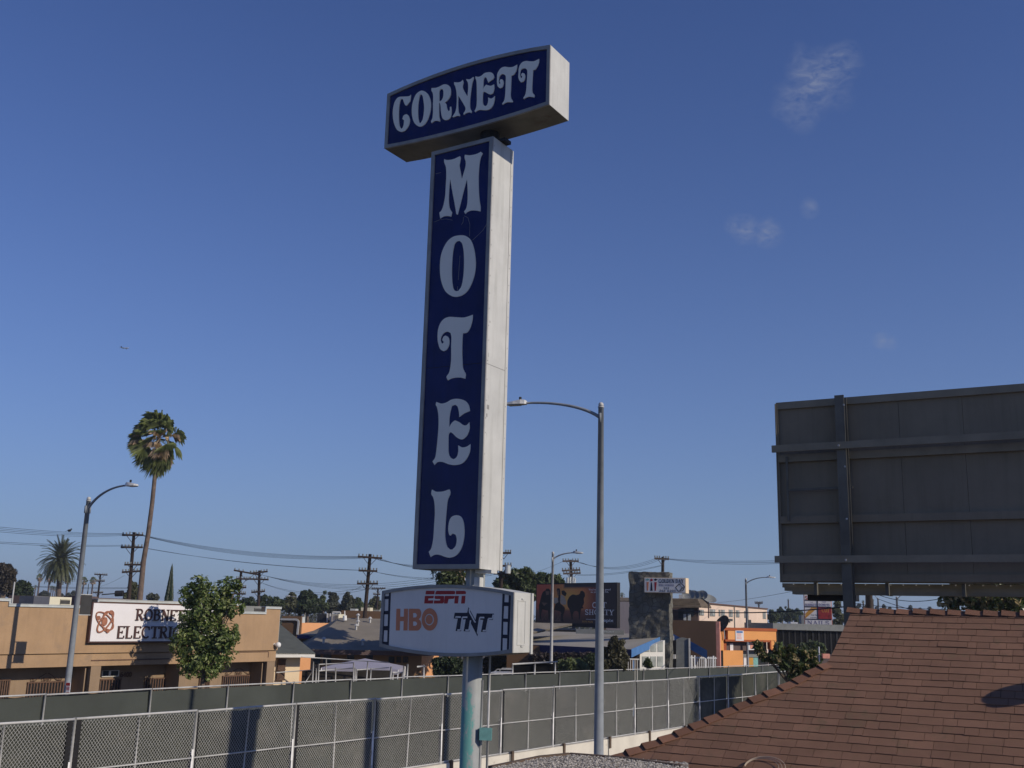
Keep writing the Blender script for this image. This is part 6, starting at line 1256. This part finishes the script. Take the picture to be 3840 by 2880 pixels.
for i, (k, Y, bl, lb, m) in enumerate((
    ('n7', 260, [(760,680,60),(700,700,40),(820,700,50)], 'distant round tree between the small palms at the left', 'leaf_far'),
    ('n7', 270, [(1060,700,35),(1180,695,38)], 'distant low tree right of the date palm trunk', 'leaf_far'),
    ('n7', 280, [(1270,660,42),(1260,710,45)], 'distant tree just left of the left lamp post', 'leaf_far'),
    ('zB', 115, [(1100,150,40),(1110,200,50),(1130,240,40),(1060,235,35)], 'bare greyish tree between the tall palm and the utility pole', 'leaf_olive'),
    ('zB', 150, [(1250,240,35),(1290,245,30)], 'low distant tree left of the cypress', 'leaf_far'),
    ('zC', 120, [(300,570,45),(250,580,45),(330,590,40)], 'dark tree behind the right end of the tan shop roof', 'leaf_dark'),
    ('n6', 130, [(130,190,60),(90,260,80),(50,330,90),(170,320,80)], 'dark tree behind the twin utility poles', 'leaf_dark'),
    ('n6', 135, [(230,200,45),(330,240,70),(400,280,80),(280,320,80),(250,300,60)], 'green tree right of the twin utility poles', 'leaf_mid'),
    ('n6', 140, [(600,150,60),(560,230,80),(480,260,70),(640,240,80),(530,330,90),(620,340,90)], 'pale olive tree in the line behind the flat-roofed building', 'leaf_olive'),
    ('n6', 118, [(800,130,70),(880,130,75),(950,170,70),(760,200,70),(880,230,110),(990,250,70),(800,320,110),(940,350,110),(740,380,90)], 'large dark tree, biggest in the line behind the flat-roofed building', 'leaf_dark'),
    ('n6', 145, [(1140,95,28),(1110,190,50),(1090,260,60),(1150,330,70),(1060,370,70)], 'slim tree right of the largest dark tree', 'leaf_mid'),
    ('n6', 150, [(1220,110,25),(1280,170,70),(1320,200,60),(1270,270,90),(1330,330,80),(1230,370,80)], 'round blue-green tree in the middle of the tree line', 'leaf_far'),
    ('n6', 142, [(1520,120,35),(1520,180,70),(1570,230,70),(1480,250,70),(1530,320,100),(1430,360,70)], 'conical blue-green tree left of the tall utility pole', 'leaf_far'),
    ('n6', 160, [(1690,220,50),(1720,280,60),(1650,320,60),(1760,350,70)], 'small round tree just left of the tall utility pole', 'leaf_mid'),
    ('n6', 165, [(1990,210,60),(1930,260,60),(2030,290,60),(1890,330,60),(1990,360,70)], 'olive tree between the tall utility pole and the channel sign', 'leaf_olive'),
    ('n5', 190, [(740,560,50),(710,640,60),(800,620,80),(760,700,70)], 'green tree at the right end of the cream apartments', 'leaf_mid'),
    ('n5', 210, [(890,540,60),(960,600,80),(880,660,80),(900,480,25)], 'dark green tree right of the apartments', 'leaf_dark'),
    ('n5', 205, [(1060,540,60),(1130,590,80),(1040,650,90),(990,470,20)], 'broad dark green tree left of the market pylon', 'leaf_dark'),
    ('n5', 200, [(1200,540,50),(1250,600,70),(1190,660,80),(1290,680,60)], 'green tree touching the left side of the market pylon', 'leaf_mid'),
    ('z9', 135, [(2050,600,40),(2040,680,55),(2080,740,50),(2040,790,50)], 'light green tree between the market pylon and the billboard post', 'leaf_olive'),
    ('n3', 140, [(2110,700,60),(2180,720,60),(2120,800,60),(2200,830,60),(2080,620,40)], 'green shrubbery between the movie billboard and the stone tower', 'leaf_olive'),
    ('m4', 330, [(140,370,28),(120,395,25)], 'tiny round distant tree left of the brown post under the billboard', 'leaf_far'),
    ('m4', 340, [(225,390,25),(200,395,22)], 'tiny distant tree directly beside the brown post under the billboard', 'leaf_far'),
    ('m4', 330, [(450,375,22),(455,400,26),(360,405,22)], 'tiny distant tree between the two far lamps', 'leaf_far'),
    ('m4', 335, [(525,405,22)], 'tiny low distant tree left of the second far lamp', 'leaf_far'),
    ('m4', 320, [(785,385,22),(785,405,28)], 'tiny dark distant tree right of the two far lamps', 'leaf_far'),
    ('m4', 330, [(905,420,24)], 'tiny low distant tree in the middle of the red ridge', 'leaf_far'),
    ('m4', 325, [(1030,410,26)], 'tiny distant tree nearest the flowering tree over the ridge', 'leaf_far'))):
    rr_ = max(b[2] for b in bl) / ZM[k][2] / FPX * Y
    tree(lb, k, Y, bl, 450 * len(bl), rr_ * .13 + .1, M[m], seed=30 + i, tr=.2, group='distant trees on the skyline', gap=.25)
# the continuous belt of far greenery under the skyline
g = MB(); r = random.Random(77); B = []
for i in range(150):
    x = -300 + 4500 * i / 149 + r.uniform(-15, 15); Y = r.uniform(230, 330); c = AT((x, 2330), Y); B.append((Vector((c.x, c.y, r.uniform(1.5, 3.2))), r.uniform(3, 4.5)))
leaves(g, B, 26000, .55, r, gap=.3); tag(g.build('distant_greenery', M['leaf_far']), kind='stuff')
def conifer(label, k, Y, x, y0, y1, hw, n=2600, x1=None):
    top, bot = AT(S(k, x, y0), Y), AT(S(k, x1 or x, y1), Y); R_ = hw / ZM[k][2] / FPX * Y; r = random.Random(int(x))
    t = thing('cypress_tree', label, 'tree', (bot.x, bot.y, 0), 'narrow cypresses'); g = MB(); H = top.z
    for i in range(n):
        h = r.random() ** .8; z = top.z - (top.z - .5) * h; rad = R_ * min(1, h * 1.25 + .04) * (.55 + .45 * r.random()) * (1 + .25 * noise.noise(Vector((z * 1.2, i % 7, 0)))); th = r.uniform(0, 6.283)
        p = Vector((bot.x + rad * math.cos(th), bot.y + rad * math.sin(th), z)); s_ = .12 + R_ * .06; o = Vector((math.cos(th), math.sin(th), 0)); sd = Vector((-o.y, o.x, 0))
        b0 = len(g.v); g.v += [p - sd * s_ * .35, p + o * s_ * .3, p + sd * s_ * .35, p + Vector((0, 0, s_ * 1.7)) - o * .02]; g.f.append((b0, b0 + 1, b0 + 3)); g.f.append((b0 + 1, b0 + 2, b0 + 3))
    g.build('crown', M['cypress'], t); g = MB(); g.tube([(bot.x, bot.y, 0), (bot.x, bot.y, top.z * .7)], [.15, .05], 6); g.build('trunk', M['trunk'], t)
conifer('narrow dark cypress behind the white sign board', 'zB', 62, 1395, -5, 330, 85, 5200)
conifer('tiny dark cypress behind the roof unit by the left lamp post', 'n7', 130, 1512, 512, 690, 28, 500)
# fan palms
def fan_palm(label, k, Y, hx, hy, R, n=44, lean=None, tr=.16, dead=.35, wind=0, seed=1, blades=13, skirt=0, group='tall fan palms', trunkpts=None):
    r = random.Random(seed); hd = AT(S(k, hx, hy), Y); bx = AT(S(k, *lean), Y) if lean else hd; RR = R / ZM[k][2] / FPX * Y
    t = thing('palm_tree', label, 'palm tree', (bx.x, bx.y, 0), group); G, D_ = MB(), MB()
    for i in range(n):
        q = (i + .5) / n; el = math.radians(88 - 165 * q + r.uniform(-20, 20)); az = i * 2.399 + r.uniform(-.6, .6); isd = (q > 1 - dead and r.random() < .8) if blades < 20 else (.38 < q < .8 and r.random() < .7)
        d = Vector((math.cos(az) * math.cos(el) + wind * .3, math.sin(az) * math.cos(el), math.sin(el))).normalized(); L = RR * r.uniform(.3, .6)
        p0 = hd + Vector((0, 0, -RR * .35 * q)); p1 = p0 + d * L + Vector((0, 0, -L * .12)); mb = D_ if isd else G; sd = d.cross(Vector((0, 0, 1)))
        sd = sd.normalized() if sd.length > .05 else Vector((1, 0, 0)); up = sd.cross(d).normalized(); ro_ = r.uniform(-1.0, 1.0); sd = (sd * math.cos(ro_) + up * math.sin(ro_)).normalized(); up = sd.cross(d).normalized(); w_ = RR * .012
        b0 = len(mb.v); mb.v += [p0 - sd * w_, p0 + sd * w_, p1 + sd * w_ * .6, p1 - sd * w_ * .6]; mb.f.append((b0, b0 + 1, b0 + 2, b0 + 3))
        for j in range(blades):
            a = math.radians(-75 + 150 * j / (blades - 1) + r.uniform(-4, 4)); fd = (d * math.cos(a) + sd * math.sin(a)).normalized(); bl = RR * r.uniform(.38, .55) * (.75 if isd else 1)
            m1 = p1 + fd * bl * .6 + Vector((wind * .12 * bl, 0, -.08 * bl)); m2 = p1 + fd * bl * .85 + Vector((wind * .3 * bl, 0, -(.55 if isd else .32) * bl)); ww = RR * (.034 if blades < 20 else .021); s2 = fd.cross(up).normalized() * ww
            b0 = len(mb.v); mb.v += [p1, m1 - s2, m1 + s2, m2]; mb.f.append((b0, b0 + 1, b0 + 3)); mb.f.append((b0, b0 + 3, b0 + 2))
    G.build('crown', M['palm_green'], t); D_.build('dead_fronds', M['palm_dead'], t)
    if skirt:
        g = MB()
        for i in range(skirt * 60):
            th = r.uniform(0, 6.283); z = hd.z - RR * .3 - r.random() * skirt; rad = r.uniform(.25, .62); p = Vector((hd.x + rad * math.cos(th), hd.y + rad * math.sin(th), z)); s_ = Vector((-math.sin(th), math.cos(th), 0)) * .05
            b0 = len(g.v); g.v += [p - s_, p + s_, p + Vector((math.cos(th) * .12, math.sin(th) * .12, -r.uniform(.4, .9)))]; g.f.append((b0, b0 + 1, b0 + 2))
        g.build('frond_skirt', M['palm_dead'], t)
    g = MB(); pts = [Vector((bx.x, bx.y, 0))] + [AT(S(k, *p), Y) for p in (trunkpts or [])] + [hd]
    g.tube(pts, [tr * (1.35 if i == 0 else 1.05 - .35 * i / len(pts)) for i in range(len(pts))], 10); g.build('trunk', M['palm_trunk'], t, smooth=True); return t
fan_palm('very tall wind-blown fan palm with brown dead fronds above the tan shop', 'zA', 90, 1322, 492, 262, n=84, lean=(1185,1659), tr=.21, dead=.42, wind=-.5, seed=4, blades=22, trunkpts=[(1190,1560),(1230,1330),(1262,1080),(1290,800)])
fan_palm('palm with a shaggy brown skirt of dead fronds, behind the gap under the motel box', 'm3', 76, 1180, 20, 110, n=30, tr=.32, dead=.6, seed=9, skirt=5, lean=(1175,500))
for i, (x, y, R, xb) in enumerate(((690, 375, 74, 655), (862, 380, 76, 830), (1175, 412, 76, 1150), (1455, 432, 74, 1405), (1612, 428, 72, 1580))):
    fan_palm('small distant fan palm, %s from the left of the five behind the tan shop' % ['first', 'second', 'third', 'fourth', 'fifth'][i], 'n7', 400, x, y, R, n=70, lean=(xb, 680), tr=.3, dead=.5, seed=20 + i, blades=7, group='distant fan palms in a row')
for i, (x, y) in enumerate(((615, 552), (890, 562), (925, 568), (962, 580))):
    fan_palm('tiny far fan palm, %s from the left of the four faint ones' % ['first', 'second', 'third', 'fourth'][i], 'n7', 700, x, y, 42, n=40, tr=.35, dead=.4, seed=30 + i, blades=6, group='faint far fan palms')
fan_palm('tiny distant palm left of the brown post under the billboard', 'm4', 380, 190, 318, 24, n=30, tr=.3, seed=40, blades=6, group='distant fan palms in a row')
fan_palm('tiny distant palm right of the brown post under the billboard', 'm4', 380, 311, 300, 22, n=30, tr=.3, seed=41, blades=6, group='distant fan palms in a row')
fan_palm('tiny distant palm standing alone left of the market pylon', 'z9', 420, 1537, 550, 14, n=30, tr=.3, seed=42, blades=6, group='distant fan palms in a row')
fan_palm('small palm beside the right edge of the movie billboard', 'n3', 330, 2168, 420, 70, n=34, tr=.3, seed=43, blades=7, group='distant fan palms in a row')
fan_palm('small palm standing in front of the brown roof between billboard and tower', 'n4', 330, 15, 700, 30, n=30, tr=.3, seed=44, blades=6, group='distant fan palms in a row') if False else None
# feather palm
def date_palm(label, Y, c, R, base, seed=2):
    r = random.Random(seed); hd = AT(S('n7', *c), Y); RR = R / ZM['n7'][2] / FPX * Y; t = thing('date_palm', label, 'palm tree', (AT(S('n7', *base), Y).x, Y, 0)); g = MB(); n = 150
    for i in range(n):
        q = (i + .5) / n; el = math.radians(86 - 135 * q + r.uniform(-7, 7)); az = i * 2.399; d = Vector((math.cos(az) * math.cos(el), math.sin(az) * math.cos(el), math.sin(el))); p = hd.copy(); L = RR * r.uniform(1.05, 1.25); st = L / 11; pts = [p.copy()]
        for j in range(11): p = p + d * st; d = (d + Vector((0, 0, -.13 - .03 * q * j * .4))).normalized(); pts.append(p.copy())
        for j in range(1, 11):
            t_ = (pts[j + 1] - pts[j - 1]).normalized(); sd = t_.cross(Vector((0, 0, 1))); sd = sd.normalized() if sd.length > .05 else Vector((1, 0, 0)); ll = RR * .17 * (1 - (j / 12) ** 3)
            for s_ in (-1, 1):
                for o in (0, .5):
                    a = pts[j].lerp(pts[j + 1], o); e = a + (sd * s_ * .8 + t_ * .75 + Vector((0, 0, -.12))).normalized() * ll; b0 = len(g.v); g.v += [a, a + t_ * RR * .055, e]; g.f.append((b0, b0 + 1, b0 + 2))
        for j in range(11):
            b0 = len(g.v); w_ = Vector((0, 0, RR * .012)); g.v += [pts[j] - w_, pts[j] + w_, pts[j + 1] + w_, pts[j + 1] - w_]; g.f.append((b0, b0 + 1, b0 + 2, b0 + 3))
    g.build('crown', M['date_green'], t); g = MB(); b_ = AT(S('n7', *base), Y)
    g.tube([(b_.x, b_.y, 0), b_, AT(S('n7', 1035, 300), Y), hd], [.5, .42, .42, .5], 10); g.ball(AT(S('n7', 1035, 250), Y), .75, 10, 6, (1, 1, 1.2)); g.build('trunk', M['palm_trunk'], t, smooth=True)
date_palm('stout feather-leaved date palm left of the left street lamp', 180, (1050, 120), 375, (1010, 700))
# ------------------------------------------------------------------ utility poles and wires
def upole(label, k, Y, top, bot, arms, m='pole_wood', tr=.16, cans=()):
    a, b = AT(S(k, *top), Y), AT(S(k, *bot), Y); bx = a.x + (b.x - a.x) * (a.z / max(.1, a.z - b.z)); t = thing('utility_pole', label, 'utility pole', (bx, Y, 0), 'wooden utility poles')
    g = MB(); g.tube([(bx, Y, 0), a], [tr * 1.2, tr * .8], 8); g.build('shaft', M[m], t, smooth=True)
    for (p, q) in arms:
        P, Q = AT(S(k, *p), Y - .2), AT(S(k, *q), Y - .2); g = MB(); g.bar(P, Q, .12, .16); cm_ = (P + Q) / 2; w_ = (Q - P) * .3
        for s_ in (-1, 1): g.bar(cm_ + w_ * s_, cm_ - Vector((0, 0, abs(w_.x) * .8 + .2)), .04, .04)
        ar = g.build('crossarm', M[m], t)
        for f in (.04, .2, .36, .64, .8, .96): c = P.lerp(Q, f); g = MB(); g.tube([c + Vector((0, 0, .08)), c + Vector((0, 0, .24))], [.05, .07], 6); g.build('insulator', M['grey_wall'], ar)
    for (x, y) in cans: c = AT(S(k, x, y), Y - .5); g = MB(); g.tube([c - Vector((0, 0, .3)), c + Vector((0, 0, .3))], .22 if len(cans) == 1 else .13, 10); g.build('transformer', M['cap_white'], t)
    return t
upole('tall dark utility pole with four crossarms just left of the tall palm', 'zA', 92, (1112,1318), (1085,1659), [((1013,1342),(1188,1342)), ((1003,1443),(1183,1443)), ((1033,1587),(1170,1587)), ((1012,1650),(1170,1640))], tr=.17)
upole('right one of the twin utility poles behind the tan shop, three crossarms', 'zC', 104, (383,308), (374,600), [((305,333),(450,316)), ((303,379),(458,384)), ((316,490),(428,480))])
upole('left one of the twin utility poles, half hidden by the street tree', 'zC', 107, (232,312), (205,560), [((170,306),(385,345)), ((190,377),(300,380)), ((180,447),(272,450)), ((170,500),(268,503))])
upole('utility pole with three crossarms left of the motel sign', 'zC', 85, (1301,172), (1262,620), [((1200,193),(1400,207)), ((1205,308),(1360,314)), ((1192,417),(1366,418))])
upole('small distant utility pole just left of the channel sign', 'zC', 160, (1366,453), (1358,600), [((1312,460),(1428,457)), ((1325,505),(1385,507))])
upole('utility pole with a transformer peeping out right of the motel box', 'z6', 80, (990,1375), (992,1640), [((960,1397),(1072,1397)), ((940,1497),(1075,1497)), ((935,1557),(1070,1557))], cans=((1045,1525),))
upole('brown utility pole with three crossarms and pale transformers over the movie billboard', 'z8', 97, (1073,155), (1085,430), [((978,172),(1170,172)), ((970,285),(1187,275)), ((985,320),(1193,313))], 'pole_wood_light', cans=((1038,405),(1066,400),(1100,402),(1118,412)))
upole('brown utility pole rising behind the stone tower', 'z9', 90, (238,105), (235,300), [((150,122),(300,130))], 'pole_wood_light')
upole('distant utility pole with three crossarms right of the five small palms', 'n7', 150, (1737,330), (1695,700), [((1632,340),(1855,352)), ((1660,455),(1808,458)), ((1610,655),(1780,658))])
upole('far utility pole with two crossarms over the cream apartments', 'n5', 210, (508,370), (508,520), [((432,378),(580,378)), ((437,400),(578,400))])
upole('brown post standing behind the billboard, over the red ridge', 'm4', 46, (258,100), (268,420), [], 'pole_wood_light', tr=.19)
def wires(label, A, B, sag, n=1, spread=((0, 0), (0, 0)), r=.011):
    for i in range(n):
        f = i - (n - 1) / 2
        a = AT(S(A[0], A[1] + spread[0][0] * f, A[2] + spread[0][1] * f), A[3]); b = AT(S(B[0], B[1] + spread[1][0] * f, B[2] + spread[1][1] * f), B[3]); pts = []
        for j in range(25): q = j / 24; p = a.lerp(b, q); p.z -= 4 * (sag + .05 * f) * q * (1 - q); pts.append(p)
        g = MB(); g.tube(pts, r, 4, False); tag(g.build('overhead_wire', M['wire']), label, 'wire', 'overhead wires')
wires('thin wires from the tall dark utility pole to the left edge', ('zA',1100,1332,92), ('zA',-350,1258,62), .25, 4, ((50,2),(6,14)))
wires('faint lower wires from the tall dark utility pole to the left edge', ('zA',1090,1428,92), ('zA',-350,1382,62), .15, 2, ((50,4),(6,10)))
wires('bundle of sagging wires from the tall dark utility pole towards the motel sign', ('zA',1130,1332,92), ('zC',1300,196,85), .7, 5, ((30,9),(36,2)))
wires('faint lower wires from the tall dark utility pole towards the motel sign', ('zA',1100,1430,92), ('zC',1285,308,85), .4, 2, ((50,3),(40,2)))
wires('wires running from the pole left of the motel sign to behind the sign', ('zC',1340,204,85), ('z6',1010,1400,80), .9, 4, ((30,3),(12,6)))
wires('sagging wires from the twin poles to the pole right of the motel box', ('zC',400,345,104), ('z6',1000,1500,80), 1.35, 4, ((24,5),(12,14)))
wires('lower wires from the twin poles past the pole left of the motel sign', ('zC',400,410,104), ('zC',1330,440,85), .8, 2, ((20,8),(20,16)))
wires('slack cable rising from the tree line to a utility pole', ('zC',1040,515,120), ('zC',1280,410,85), .1, 1)
wires('wires between the pole over the movie billboard and the stone tower pole', ('z8',1150,335,97), ('z9',225,195,90), .25, 2, ((10,6),(0,6)))
wires('upper wires arriving at the pole behind the stone tower', ('z8',1160,180,97), ('z9',200,122,90), .7, 3, ((30,4),(30,3)))
wires('wires from the pole behind the stone tower to behind the billboard', ('z9',240,122,90), ('z9',1700,150,60), .2, 3, ((20,4),(0,12)))
wires('wire falling left from the brown pole over the movie billboard', ('z8',980,175,97), ('z8',560,330,110), .1, 1)
wires('black cable crossing in front of the cream apartments', ('z9',330,655,71), ('z9',2200,615,50), .25, 1, r=.03)
wires('thin faint wire rising from the apartments to the billboard', ('z9',800,580,110), ('z9',1700,440,60), .1, 1)
wires('horizontal wire behind the date palm', ('n7',560,548,150), ('n7',2212,578,140), .1, 2, ((0,10),(0,14)), r=.02)
wires('slanting wire right of the distant utility pole at the left', ('n7',1740,548,150), ('n7',2150,360,95), .1, 1)
wires('long wire just above the red roof ridge', ('m4',40,340,70), ('m4',1500,425,50), .1, 1, r=.016)
wires('slanting wire from the far left-hand lamp over the ridge', ('m4',385,290,123), ('m4',800,425,90), .05, 1, r=.03)
wires('wire sagging just below the billboard catwalk', ('m4',300,205,50), ('m4',1400,220,40), .35, 1, r=.014)
wires('low wires passing just above the channel sign box', ('zC',1300,310,85), ('z6',940,1560,80), .5, 2, ((20,2),(0,10)))
# black cable closure on the wire at the left
bp = AT(S('n7', 2070, 680), 88); g = MB(); g.tube([AT(S('n7',1760,690),88), AT(S('n7',2000,672),88)], .05, 6); g.tube([AT(S('n7',1995,672),88), AT(S('n7',2130,668),88)], .24, 8); g.tube([AT(S('n7',2130,668),88), AT(S('n7',2212,650),88)], .05, 6)
tag(g.build('cable_splice', M['wire']), 'fat black cable splice hanging left of the tall dark utility pole', 'cable')
# bird on the wire
bp = AT(S('zA', 575, 1310), 74.5); g = MB(); g.ball(bp + Vector((0, 0, .05)), .1, 8, 6, (1.4, .8, .9)); g.ball(bp + Vector((.12, 0, .15)), .055, 8, 5); g.prism([bp + Vector((-.1, -.03, .05)), bp + Vector((-.1, .03, .05)), bp + Vector((-.3, 0, -.04))], (0, 0, .015)); g.prism([bp + Vector((.16, -.012, .16)), bp + Vector((.16, .012, .16)), bp + Vector((.22, 0, .14))], (0, 0, .01))
tag(g.build('bird', M['bird'], smooth=True), 'small black bird perched on the wire at the left', 'bird')
# airliner
Yp = 3600; pcn = AT(S('d', 270, 752), Yp); fw = Vector((.9, -.42, -.05)).normalized(); sdp = fw.cross(Vector((0, 0, 1))).normalized(); upp = sdp.cross(fw).normalized()
t = thing('airliner', 'small twin-engined airliner flying in the sky at the left', 'aeroplane', pcn); P = lambda a, b, c: pcn + fw * a + sdp * b + upp * c
g = MB(); g.tube([P(-19,0,1.6), P(-17,0,1.2), P(-10,0,.2), P(14,0,0), P(17.5,0,-.2), P(19.5,0,-.6)], [.3, .9, 2, 2, 1.5, .2], 12); g.build('fuselage', M['plane_white'], t, smooth=True)
for s_ in (-1, 1):
    g = MB(); g.prism([P(5, s_ * 1.5, -.8), P(-2, s_ * 1.5, -.8), P(-9, s_ * 17, .6), P(-6.5, s_ * 17, .6)], upp * .5); g.build('wing', M['grey_wall'], t)
    g = MB(); g.prism([P(-14, s_ * .8, 1), P(-18, s_ * .8, 1), P(-20, s_ * 6.5, 1.4), P(-18, s_ * 6.5, 1.4)], upp * .3); g.build('tailplane', M['grey_wall'], t)
    g = MB(); g.tube([P(4.5, s_ * 6, -2.2), P(4, s_ * 6, -2.2), P(-.5, s_ * 6, -2)], [1, 1.2, .7], 10); g.build('engine', M['grey_wall'], t)
g = MB(); g.prism([P(-12, -.2, 1.5), P(-18, -.2, 1.5), P(-21.5, -.2, 8), P(-18.5, -.2, 8)], sdp * .4); g.build('fin', M['navy_trim'], t)
# far buildings seen in gaps
def farbox(label, k, Y, x0, x1, y0, y1, m, ang=(.97, -.2), dep=6, name='distant_building', roof=None):
    c = AT(S(k, (x0 + x1) / 2, (y0 + y1) / 2), Y); W_ = Wall((c.x, c.y), ang); (u0, _), (u1, _) = W_.uz(S(k, x0, (y0 + y1) / 2)), W_.uz(S(k, x1, (y0 + y1) / 2)); z = W_.uz(S(k, (x0 + x1) / 2, y0))[1]; h = W_.uz(S(k, (x0 + x1) / 2, y1))[1]
    t = thing(name, label, 'building', (c.x, c.y, 0)); g = MB(); g.wbox(W_, u0, 0, u1, z if not roof else h, -dep, 0); g.build('wall', M[m], t)
    if roof: g = MB(); A, B = W_.pt(u0 - .3, h, .4), W_.pt(u1 + .3, h, .4); g.prism([A, B, W_.pt(u1 + .3, z, -1.5), W_.pt(u0 - .3, z, -1.5)], (0, 0, -.15)); g.build('roof', M[roof], t)
farbox('dark brown tiled roof building between the movie billboard and the stone tower', 'n4', 150, -220, 120, 735, 800, 'brown_wall', roof='brown_tile')
farbox('plain brown wall building low between the movie billboard and the stone tower', 'n3', 110, 1900, 2300, 985, 1300, 'brown_wall')
farbox('pale blue-grey low building among the trees left of the market pylon', 'n5', 170, 1275, 1330, 610, 760, 'grey_wall')
farbox('low whitish building at the foot of the trees left of the market pylon', 'n5', 150, 690, 850, 762, 800, 'cap_white')
farbox('small white shed below the trees left of the market pylon', 'n5', 140, 1085, 1150, 730, 800, 'bright_white')
farbox('tiny white tank house beside the pylon, below the trees', 'n5', 140, 1180, 1215, 738, 800, 'bright_white')
farbox('dark low roof behind the tan shop parapet at the left', 'zB', 60, 70, 600, 232, 262, 'awning_brown')
farbox('white hut behind the tree in the gap left of the stone tower', 'n3', 105, 2150, 2212, 915, 990, 'bright_white')
# ------------------------------------------------------------------ the air itself
hz_ = MB(); hz_.abox(-2550, -100, -1, 2550, 2950, 30); hm = bpy.data.materials.new('haze_air'); hm.use_nodes = True; t_ = hm.node_tree; t_.nodes.remove(t_.nodes['Principled BSDF'])
vl = t_.nodes.new('ShaderNodeVolumePrincipled'); vl.inputs['Color'].default_value = (.72, .8, .95, 1); vl.inputs['Density'].default_value = .00035; vl.inputs['Anisotropy'].default_value = .1
t_.links.new(vl.outputs[0], t_.nodes['Material Output'].inputs['Volume']); ho_ = tag(hz_.build('haze', hm), kind='stuff'); ho_.data.flip_normals(); ho_.data.update()
